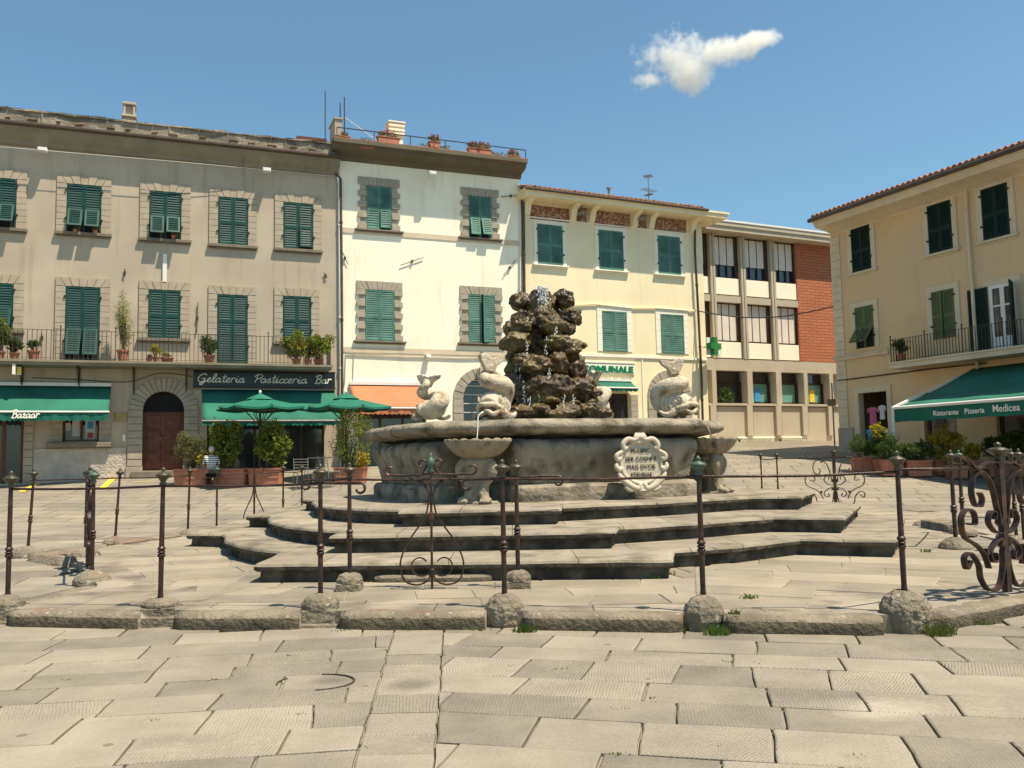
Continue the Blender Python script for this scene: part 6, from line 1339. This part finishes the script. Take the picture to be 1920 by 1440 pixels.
# restaurant awning: long, far out
pj = 3.5; u0 = FE.hit(1677, 762, pj)[0]; u1 = u0+9.5; zt_ = FE.hit(1836, 690, .05)[1]; zb_ = FE.hit(1800, 755.5, pj)[1]
mb = MB(); n = 60; vs = []
for i in range(n+1):
    x = u0+(u1-u0)*i/n
    for k in range(11): t = k/10; vs.append((x, -.05-(pj-.05)*t, zt_+(zb_-zt_)*t-sin(pi*t)*.06+.02*sin(x*4.2)*sin(pi*t)))
mb.add(vs, [(i*11+k, (i+1)*11+k, (i+1)*11+k+1, i*11+k+1) for i in range(n) for k in range(10)]); aw = mb.build('awning', M['awn'], E, smooth=True, label='long dark green restaurant awning reaching far out over the plants'); so = aw.modifiers.new('t', 'SOLIDIFY'); so.thickness = .01
mb = MB(); n = 300; vs = []
for i in range(n+1): x = u0+(u1-u0)*i/n; vs += [(x, -pj, zb_-.02), (x, -pj+.01*sin(x*6), zb_-.40-.02*abs(sin(x*pi/1.2)))]
for k in range(0): pass
mb.add(vs, [(2*i, 2*i+1, 2*i+3, 2*i+2) for i in range(n)]); va = mb.build('valance', M['awn_d'], aw); so = va.modifiers.new('t', 'SOLIDIFY'); so.thickness = .006
mb = MB(); mb.add([(u0, -pj, zb_-.02), (u0, -pj+.9, zb_+.0), (u0, -pj+.5, zb_-.3), (u0, -pj, zb_-.38)], [(0, 1, 2, 3)])
mb.build('side_flap', M['awn_d'], aw).modifiers.new('t', 'SOLIDIFY').thickness = .006
mb = MB(); mb.tube([(u0-.05, -pj-.02, zb_), (u1, -pj-.02, zb_)], .05, 8); mb.bar((u0-.03, -pj, zb_), (u0-.03, -pj*.72, zb_+(zt_-zb_)*.28), .09); mb.bar((u0-.03, -pj*.72, zb_+(zt_-zb_)*.28), (u0-.03, -.05, zt_-.03), .04); mb.bar((u0-.05, -pj, zb_), (u0-.05, -pj, zb_-1.9), .07); mb.bar((u0+5, -pj, zb_), (u0+5, -pj, zb_-1.9), .07); mb.build('awning_frame', M['white_metal'], aw)
for tx, a, b, s_ in (('Ristorante', 1750, 1797, .20), ('Pizzeria', 1809, 1846, .20), ('Medicea', 1862, 1913, .26)):
    ua_, za_ = FE.hit(a, 771, pj+.02); ub_, _ = FE.hit(b, 768, pj+.02); text_mesh('lettering', tx, s_, M['letter_w'], aw, (ua_, -pj-.025, zb_-.30), (pi/2, 0, 0), .004, off=.002, width=ub_-ua_)
# power line between the yellow and the ochre houses
a = FC_.pt(FC_.hit(1308, 583, .1)[0], .1, FC_.hit(1308, 583, .1)[1]); u, z = FE.hit(1563, 575, .02); b = FE.pt(u, .05, z); mb = MB()
P_ = [a+(b-a)*(k/12)-Vector((0, 0, .35*sin(pi*k/12))) for k in range(13)]; mb.tube([p-a for p in P_], .022, 6); mb.build('overhead_cable', M['iron_f'], loc=a, label='black cable sagging from the yellow house to the ochre house', cat='cable')
a2 = FE.pt(*FE.hit(1792, 558, .1)[:1], .1, FE.hit(1792, 558, .1)[1]); u, z = FE.hit(1822, 560, .1); b2 = FE.pt(u, .1, z)
# yellow road marks
mb = MB()
for p, q in (((40, 922), (86, 899)), ((190, 917), (213, 896)), ((250, 904), (285, 902))):
    pa, pb = [None, None]
    for _ in range(1):
        def tz(px, py):
            Y = 20
            for _k in range(30): r_ = ray(px, py); zz = EYE+r_.z/r_.y*Y; Y += (zz-ground_z(0, Y))*-( -4) if False else 0; break
            lo, hi = 12, 60
            for _k in range(40):
                m_ = (lo+hi)/2; zz = EYE+r_.z/r_.y*m_
                if zz > ground_z(0, m_): lo = m_
                else: hi = m_
            return Vector((r_.x/r_.y*lo, lo, ground_z(0, lo)+.004))
        pa, pb = tz(*p), tz(*q)
    d = Vector((.10, 0, 0)); mb.add([pa-d, pa+d, pb+d, pb-d], [(0, 1, 2, 3)])
mb.build('road_markings', M['yellow'], kind='structure')
# ================================================================== PLANTS, PARASOLS, PEOPLE, CLOUD
random.seed(33)
def ground_hit(px, py):
    r_ = ray(px, py); lo, hi = 3, 80
    for _k in range(50):
        m_ = (lo+hi)/2
        if EYE+r_.z/r_.y*m_ > ground_z(0, m_): lo = m_
        else: hi = m_
    return Vector((r_.x/r_.y*lo, lo, ground_z(0, lo)))
def bush(r, c, R, n, size, m, seed, asp=2, clumps=9, up=.4, stems=6, z0=.1, spiky=False):
    rnd = random.Random(seed); mb = MB(); st_ = MB()
    for k in range(clumps):
        while True:
            p = Vector((rnd.uniform(-1, 1), rnd.uniform(-1, 1), rnd.uniform(-1, 1)))
            if p.length < 1: break
        cc = Vector((c[0]+p.x*R[0]*.72, c[1]+p.y*R[1]*.72, c[2]+p.z*R[2]*.72)); rr = rnd.uniform(.26, .42)
        leaf_mesh(mb, cc, n//clumps, size, (R[0]*rr, R[1]*rr, R[2]*rr), up, 0, asp, seed*31+k)
        a = Vector((c[0]*.3+rnd.uniform(-.1, .1)*R[0], c[1]+rnd.uniform(-.1, .1), z0)); mid = (a+cc)/2+Vector((rnd.uniform(-.1, .1), rnd.uniform(-.1, .1), .05)); st_.tube([a, mid, cc], [.014, .010, .005], 5)
    mb.build('foliage', M[m], r); st_.build('stem', M['bark'], r)
def planter(name, px0, px1, pyb, h, label, cat='planter', kind='box', m='leaf1', H=1.1, n=2600, size=.09, W=None, asp=2, up=.4, seed=1, group=None, clumps=12, extra=None, Y=None, cx=0):
    a, b = (ground_hit(px0, pyb), ground_hit(px1, pyb)) if Y is None else (at_y(px0, pyb, Y), at_y(px1, pyb, Y))
    c = (a+b)/2; L = (b-a).length; r = empty(name, label, cat, c, atan2(b.y-a.y, b.x-a.x) if kind == 'box' else 0, group)
    mb = MB()
    if kind == 'box':
        mb.wprism([(-L/2+.03, 0), (L/2-.03, 0), (L/2, h), (-L/2, h)], -.19, .19); mb.box(-L/2-.02, L/2+.02, -.22, .22, h, h+.06); mb.box(-L/2+.05, L/2-.05, -.205, -.191, h*.45, h*.5)
        mb.build('trough', M['terra'], r, bevel=.01)
    else:
        mb.lathe([(L*.33, 0), (L*.5, h*.9), (L*.55, h*.9), (L*.55, h), (L*.46, h), (L*.44, h*.93)], 18); mb.build('pot', M['terra'], r)
    W = W or L*.55; bush(r, (cx, 0, h+H*.5), (W, min(W, .5), H*.55), n, size, m, seed, asp, clumps, up, z0=h*.8)
    if extra:
        mb = MB(); leaf_mesh(mb, extra[0], extra[3], extra[4], extra[1], .4, 0, 1.6, seed+90); mb.build('flowers' if 'flow' in extra[2] else 'foliage', M[extra[2]], r)
    return r
G1 = 'planted terracotta troughs in front of the bar'
planter('planted_trough', 331, 393, 910, .42, 'trough with a pale feathery bush and yellow leaves at its right, leftmost before the bar', m='leaf3', H=1.35, W=.60, cx=-.1, n=6500, size=.085, asp=5, up=.9, seed=2, group=G1, clumps=24, extra=((.45, -.1, .75), (.25, .2, .28), 'leaf4', 260, .10))
planter('planted_trough', 404, 463, 910, .42, 'trough with a tall round-leaved light green shrub, second from the left before the bar', m='leaf1', cx=-.17, H=1.6, W=.52, n=3300, size=.10, asp=1.6, seed=3, group=G1, clumps=26)
planter('planted_trough', 470, 529, 909, .42, 'trough with a broad round-leaved shrub right under the parasol pole', m='leaf1', cx=.2, H=1.45, W=.60, n=3500, size=.10, asp=1.6, seed=4, group=G1, clumps=26)
planter('planted_trough', 630, 686, 906, .40, 'trough with a loose tall shrub and yellow flowers beside the fountain basin', m='leaf1', H=1.95, W=.72, n=3600, size=.08, asp=3, seed=5, up=.7, group=G1, clumps=24, extra=((.35, -.1, .65), (.22, .2, .25), 'leaf4', 260, .10))
# parasols
def parasol(loc, zr, zt, R, lab, vent=True):
    r = empty('parasol', lab, 'parasol', loc, random.random(), 'green square parasols at the bar'); H = zt-loc.z; h = zr-loc.z; mb = MB(); n = 8; vs = [(0, 0, H)]
    for j in range(1, 7):
        t = j/6
        for k in range(n*4):
            a = 2*pi*k/(n*4); f = (k % 4)/4; sag = 1-.05*sin(pi*f)*t; q = R*t*sag; sq = 1/max(abs(cos(a)), abs(sin(a)))**.55; vs.append((q*sq*cos(a)*.93, q*sq*sin(a)*.93, H+(h-H)*t**.88-.05*sin(pi*f)*t))
    m = n*4; fs = [(0, 1+k, 1+(k+1) % m) for k in range(m)]+[(1+j*m+k, 1+(j+1)*m+k, 1+(j+1)*m+(k+1) % m, 1+j*m+(k+1) % m) for j in range(5) for k in range(m)]
    b = len(vs); vs2 = []
    for k in range(m): x, y, z = vs[1+5*m+k]; vs2.append((x, y, z-.06))
    fs += [(1+5*m+k, b+k, b+(k+1) % m, 1+5*m+(k+1) % m) for k in range(m)]; mb.add(vs+vs2, fs); c = mb.build('canopy', M['umb'], r); c.modifiers.new('t', 'SOLIDIFY').thickness = .008
    mb = MB(); mb.lathe([(.42, H-.10), (.25, H-.01), (.04, H+.07), (.02, H+.09)], 8); mb.build('top_vent', M['umb'], r); mb = MB(); mb.lathe([(.03, H+.08), (.045, H+.12), (.03, H+.16), (.005, H+.18)], 10); mb.build('finial', M['letter_w'], r)
    mb = MB(); mb.lathe([(.035, 0), (.035, H-.02)], 10); mb.build('pole', M['pole'], r); mb = MB(); mb.lathe([(.28, 0), (.28, .06), (.08, .10), (.05, .3)], 16); mb.build('base', M['sill'], r)
    mb = MB()
    for k in range(8): a = 2*pi*k/8; mb.bar((.03*cos(a), .03*sin(a), H-.12), (R*.97*cos(a), R*.97*sin(a), h-.0), .022); mb.bar((.03*cos(a), .03*sin(a), H-.85), (R*.5*cos(a), R*.5*sin(a), (H+h)/2-.08), .018)
    mb.build('ribs', M['pole'], r)
for px, Y, yr, yt, R, l in ((487, 25.6, 764, 743, 1.25, 'green parasol on a dark pole over the planted troughs, in front of the bar awning'), (649, 26.2, 764, 742, 1.25, 'green parasol at the junction of the grey and cream houses')):
    g_ = at_y(px, 900, Y); parasol(Vector((g_.x, Y, ground_z(0, Y))), at_y(px, yr, Y).z, at_y(px, yt, Y).z, R, l)
# chairs and table outside the bar
def cafe_chair(loc, rot, lab):
    r = empty('cafe_chair', lab, 'chair', loc, rot, 'cafe chairs beside the planted troughs'); mb = MB()
    for i in range(7): mb.box(-.21, .21, -.21+i*.062, -.165+i*.062, .43, .45)
    mb.build('seat', M['chair'], r)
    for sx in (-1, 1):
        for sy in (-1, 1):
            mb = MB(); mb.tube([(sx*.24, sy*.22, 0), (sx*.20, sy*.18, .44)]+([(sx*.20, .24, .85)] if sy > 0 else []), .012, 6); mb.build('leg', M['grey_metal'], r)
    mb = MB()
    for k in range(4): mb.bar((-.20, .20+.012*k, .58+k*.08), (.20, .20+.012*k, .58+k*.08), .05, .012)
    mb.build('backrest', M['chair'], r)
for px, Y, ro, l in ((568, 24.6, .5, 'left cafe chair behind the railing, next to the round-leaved shrub'), (590, 25.2, -.7, 'middle cafe chair beside the small table'), (618, 24.8, 2.4, 'right cafe chair close to the trough with yellow flowers')):
    g_ = at_y(px, 900, Y); cafe_chair(Vector((g_.x, Y, ground_z(0, Y))), ro, l)
g_ = at_y(600, 900, 25.6); t = empty('cafe_table', 'round pale cafe table among the chairs in the shade of the bar', 'table', (g_.x, 25.6, ground_z(0, 25.6))); mb = MB(); mb.lathe([(.36, .71), (.37, .72), (.36, .735)], 28); mb.build('table_top', M['chair'], t); mb = MB(); mb.lathe([(.03, .02), (.03, .71)], 10)
mb.build('column', M['grey_metal'], t); mb = MB(); mb.lathe([(.24, 0), (.22, .02), (.04, .04)], 20); mb.build('foot', M['grey_metal'], t)
# people
def person(loc, rot, label, shirt, sc_=1.0):
    r = empty('person', label, 'person', loc, rot); r.scale = (sc_,)*3
    V = [((0, 0, .50), .145), ((0, .02, .70), .15), ((0, .0, .92), .165), ((0, .0, 1.03), .10), ((0, -.02, 1.10), .055), ((.10, -.03, .48), .10), ((.13, -.42, .48), .075), ((.13, -.44, .08), .045), ((.13, -.56, .04), .035), ((-.10, -.03, .48), .10), ((-.13, -.42, .48), .075), ((-.13, -.44, .08), .045), ((-.13, -.56, .04), .035),
         ((.20, 0, .98), .065), ((.25, -.05, .72), .045), ((.15, -.28, .66), .035), ((.12, -.34, .65), .03), ((-.20, 0, .98), .065), ((-.25, -.05, .72), .045), ((-.15, -.28, .66), .035), ((-.12, -.34, .65), .03)]
    Ed = [(0, 1), (1, 2), (2, 3), (3, 4), (0, 5), (5, 6), (6, 7), (7, 8), (0, 9), (9, 10), (10, 11), (11, 12), (2, 13), (13, 14), (14, 15), (15, 16), (2, 17), (17, 18), (18, 19), (19, 20)]
    def skinned(idx, edges, grow, name, m, parent):
        mp = {j: i for i, j in enumerate(idx)}; me = bpy.data.meshes.new(name); me.from_pydata([V[j][0] for j in idx], [(mp[a], mp[b]) for a, b in edges if a in mp and b in mp], []); o = bpy.data.objects.new(name, me); C.objects.link(o)
        sk = o.modifiers.new('s', 'SKIN'); 
        for i, j in enumerate(idx): me.skin_vertices[0].data[i].radius = (V[j][1]+grow,)*2
        me.skin_vertices[0].data[0].use_root = True
        s2 = o.modifiers.new('u', 'SUBSURF'); s2.levels = 1; bpy.context.view_layer.update(); m2 = bpy.data.meshes.new_from_object(o.evaluated_get(bpy.context.evaluated_depsgraph_get())); o.modifiers.clear(); o.data = m2; m2.materials.clear(); m2.materials.append(m); m2.polygons.foreach_set('use_smooth', [True]*len(m2.polygons)); o.parent = parent; return o
    body = skinned(list(range(21)), Ed, 0, 'body', M['skin'], r)
    skinned([2, 1, 0, 3, 13, 14, 17, 18], Ed, .014, 'shirt', shirt, r); skinned([0, 5, 6, 7, 9, 10, 11], Ed, .012, 'trousers', M['trouser'], r)
    import bmesh
    hb = MB(); hb.blob((0, -.03, 1.235), (.078, .098, .118), 3, 0); hb.blob((0, -.132, 1.225), (.014, .022, .02), 2, 0)
    for sx in (-1, 1): hb.blob((sx*.08, -.02, 1.23), (.012, .022, .032), 2, 0)
    hb.blob((0, -.115, 1.18), (.028, .012, .008), 2, 0); hb.build('head', M['skin'], body, smooth=True); hm = MB(); hm.blob((0, .0, 1.26), (.092, .105, .11), 3, .06, 3, 2); hm.build('hair', M['hair'], r, smooth=True)
    for sx in (-1, 1):
        h_ = MB(); h_.blob((sx*.11, -.37, .645), (.035, .045, .018), 2, 0)
        for k in range(4): h_.tube([(sx*(.085+k*.016), -.40, .648), (sx*(.083+k*.016), -.44, .642), (sx*(.083+k*.016), -.455+.004*k, .625)], [.009, .008, .006], 6)
        h_.tube([(sx*.085, -.37, .645), (sx*.066, -.40, .638), (sx*.064, -.42, .63)], [.01, .009, .007], 6); h_.build('hand', M['skin'], body, smooth=True)
    return r
g_ = at_y(396, 900, 25.2); person(Vector((g_.x, 25.2, ground_z(0, 25.2)+.02)), radians(200), 'seated white-haired person in a striped shirt between two planted troughs', M['stripe'], .84)
ch = empty('chair', 'plain chair under the seated white-haired person', 'chair', (g_.x, 25.2, ground_z(0, 25.2)), radians(200)); mb = MB(); mb.box(-.2, .2, -.2, .2, .26, .29); mb.build('seat', M['pole'], ch)
for sx in (-1, 1):
    for sy in (-1, 1): mb = MB(); mb.bar((sx*.18, sy*.18, 0), (sx*.18, sy*.18, .26), .03); mb.build('leg', M['iron_f'], ch)
mb = MB(); mb.box(-.2, .2, .2, .22, .40, .50); mb.bar((-.18, .21, .28), (-.18, .21, .41), .025); mb.bar((.18, .21, .28), (.18, .21, .41), .025); mb.build('backrest', M['pole'], ch)
# balcony plants of the grey house
G2 = 'potted plants on the long balcony'
def bal_pot(F, px, pyb, w, pr, ph, label, m='leaf2', H=.6, W=.3, n=500, size=.08, asp=2, up=.4, seed=1, group=G2, clumps=9, extra=None, z=None):
    u, zz = F.hit(px, pyb, w); c = F.pt(u, w, z if z is not None else zz); r = empty('potted_plant', label, 'potted plant', c, F.ang, group)
    mb = MB(); mb.lathe([(pr*.7, 0), (pr*.95, ph*.85), (pr*1.08, ph*.85), (pr*1.08, ph), (pr*.9, ph), (pr*.85, ph*.9)], 16); mb.build('pot', M['terra'], r)
    bush(r, (0, 0, ph+H*.5), (W, W*.8, H*.55), n, size, m, seed, asp, clumps, up, z0=ph*.8)
    if extra: mb = MB(); leaf_mesh(mb, extra[0], extra[3], extra[4], extra[1], .4, 0, 1.4, seed+9); mb.build('flowers', M[extra[2]], r)
    return r
zb1 = zs1_A = FA.hit(320, 680, .95)[1]+.02
bal_pot(FA, -2, 672, .6, .16, .25, 'leafy green shrub at the far left end of the balcony', 'leaf1', 1.0, .42, 1200, .11, 1.8, .4, 11, z=zb1)
bal_pot(FA, 27, 672, .6, .14, .22, 'dark leafy plant in a low pot, second on the balcony from the left', 'leaf2', .45, .28, 450, .12, 2, .4, 12, z=zb1)
bal_pot(FA, 63, 672, .6, .17, .30, 'large reddish pot with a short dark plant, left of the first balcony door', 'leaf2', .35, .18, 250, .10, 2, .5, 13, z=zb1)
bal_pot(FA, 230, 675, .6, .17, .38, 'tall thin pale feathery bamboo rising above the balcony railing', 'leaf5', 1.95, .30, 1500, .10, 5, .1, 14, z=zb1, clumps=22)
bal_pot(FA, 280, 676, .7, .09, .16, 'tiny red pot left of the blue trough on the balcony', 'leaf4', .1, .06, 40, .06, 2, .4, 15, z=zb1)
bal_pot(FA, 292, 676, .7, .10, .18, 'small pot with an upright yellow-green plant in the middle of the balcony', 'leaf4', .55, .20, 240, .09, 2.5, .6, 16, z=zb1)
bal_pot(FA, 313, 677, .7, .20, .16, 'wide low pot of short green plants under the middle window', 'leaf5', .16, .24, 160, .08, 2, .6, 17, z=zb1)
bal_pot(FA, 392, 678, .6, .17, .28, 'round dark rosemary bush left of the second balcony door', 'leaf2', .72, .40, 1900, .08, 4, .4, 18, z=zb1, clumps=16)
bal_pot(FA, 556, 681, .65, .14, .22, 'yellow-green lemon bush, left of the pair at the right end of the balcony', 'leaf1', .95, .52, 1700, .10, 2, .4, 19, z=zb1, clumps=12, extra=((0, -.1, .6), (.3, .2, .3), 'leaf4', 120, .1))
bal_pot(FA, 597, 682, .65, .16, .22, 'bushier green plant at the right end of the balcony over the word Bar', 'leaf1', 1.0, .55, 1900, .10, 2, .4, 20, z=zb1, clumps=12, extra=((0, -.1, .5), (.3, .2, .3), 'leaf4', 100, .1))
bal_pot(FA, 577, 682, .72, .12, .2, 'small pot between the two bushes at the right end of the balcony', 'leaf3', .3, .14, 150, .08, 2, .4, 21, z=zb1)
for px, py, l, k in ((141, 436, 'red flower pot on the top floor sill, left one of the pair', 30), (178, 438, 'red flower pot on the top floor sill, right one of the pair', 31), (325, 447, 'single red geranium pot on the top floor sill of the third window', 32)):
    bal_pot(FA, px, py, .12, .07, .10, l, 'leaf3', .10, .10, 60, .05, 2, .4, k, 'small flower pots on the top floor sills', 4)
ub_, zb2_ = FE.hit(1690, 672, .8)
bal_pot(FE, 1690, 680, .8, .15, .25, 'dark potted plant at the left corner of the ochre house balcony', 'leaf2', .55, .28, 500, .10, 2, .3, 40, 'plants of the ochre house', z=FE.hit(1790, 667, 1.0)[1]+.06)
# plants before the restaurant
G3 = 'potted shrubs before the restaurant'
for a, b, yb, hh, l, m, H, W, n, s, asp, Y, ex in (
        (1598, 1640, 884, .35, 'dark low conifer bush at the left end of the restaurant plants', 'leaf2', .75, .45, 2600, .08, 4, 25.5, None),
        (1640, 1672, 888, .35, 'tall dark shrub with yellow blossom beside the awning post', 'leaf2', 1.0, .45, 2400, .09, 2, 25.3, ((-.15, -.3, 1.2), (.2, .1, .22), 'leaf4', 130, .1)),
        (1652, 1690, 892, .40, 'grey-green shrub in the light terracotta pot in front of the awning post', 'leaf2', .75, .55, 2600, .08, 2.5, 24.2, None),
        (1700, 1745, 893, .38, 'dark leafy bush right of the light terracotta pot', 'leaf2', .6, .5, 1800, .10, 2, 24.2, None),
        (1752, 1806, 891, .38, 'tall yellow-green shrub under the awning lettering', 'leaf4', 1.0, .55, 2800, .09, 2.5, 24.4, None),
        (1812, 1838, 892, .38, 'small bright yellow flowering plant', 'leaf4', .55, .26, 700, .09, 1.6, 24.0, None),
        (1775, 1812, 897, .30, 'low bright green plant at the foot of the tall yellow-green shrub', 'leaf1', .45, .38, 900, .08, 2, 23.6, None),
        (1850, 1935, 894, .38, 'broad dark green bush cut by the right edge', 'leaf2', .85, .8, 3800, .10, 2, 23.6, None)):
    planter('potted_shrub', a, b, yb, hh, l, 'potted shrub', 'box', m, H, n, s, W, asp, .4, a, G3, 16, ex)
# ---------------- cloud (a real puff of vapour high over the square)
cm = bpy.data.materials.new('cloud_vapour'); cm.use_nodes = True; nt = cm.node_tree; N, L = nt.nodes, nt.links; N.remove(N['Principled BSDF'])
pv = N.new('ShaderNodeVolumePrincipled'); pv.inputs['Color'].default_value = (1, .985, .95, 1); pv.inputs['Anisotropy'].default_value = .0
tc = N.new('ShaderNodeTexCoord'); 
def cn(sc_, d): n = N.new('ShaderNodeTexNoise'); n.inputs['Scale'].default_value = sc_; n.inputs['Detail'].default_value = d; n.inputs['Roughness'].default_value = .6; L.new(tc.outputs['Object'], n.inputs['Vector']); return n.outputs['Fac']
def mth(op, a, b): 
    n = N.new('ShaderNodeMath'); n.operation = op
    for i, q in enumerate((a, b)):
        if isinstance(q, (int, float)): n.inputs[i].default_value = q
        else: L.new(q, n.inputs[i])
    return n.outputs[0]
# body made of three soft ellipsoids, eroded by noise
dens = None
for cx_, cz_, rx_, rz_ in ((-15, 4, 24, 15), (-9, -8, 17, 12), (9, 2, 24, 10), (30, 6, 17, 6), (-32, -10, 13, 5)):
    mp = N.new('ShaderNodeMapping'); mp.vector_type = 'POINT'; mp.inputs['Location'].default_value = (-cx_/rx_, 0, -cz_/rz_); mp.inputs['Scale'].default_value = (1/rx_, 1/9, 1/rz_); L.new(tc.outputs['Object'], mp.inputs[0])
    ln = N.new('ShaderNodeVectorMath'); ln.operation = 'LENGTH'; L.new(mp.outputs[0], ln.inputs[0]); e = mth('SUBTRACT', 1.0, ln.outputs['Value']); dens = e if dens is None else mth('MAXIMUM', dens, e)
f = mth('ADD', dens, mth('ADD', mth('MULTIPLY', mth('SUBTRACT', cn(.06, 9), .5), 2.3), mth('MULTIPLY', mth('SUBTRACT', cn(.3, 5), .5), 1.1))); f = mth('MULTIPLY', mth('SUBTRACT', f, .16), .45); f = mth('MAXIMUM', mth('MINIMUM', f, .22), 0)
L.new(f, pv.inputs['Density']); L.new(pv.outputs[0], N['Material Output'].inputs['Volume'])
cc = O+ray(1322, 108)*470; mb = MB(); mb.blob((0, 0, 0), (62, 14, 34), 3, 0); cl = mb.build('cloud', cm, loc=cc, kind='structure', rot=atan2(-(cc.x), cc.y)); cl.scale = (.84, .84, .88)
cm.cycles.homogeneous_volume = False if hasattr(cm.cycles, 'homogeneous_volume') else None
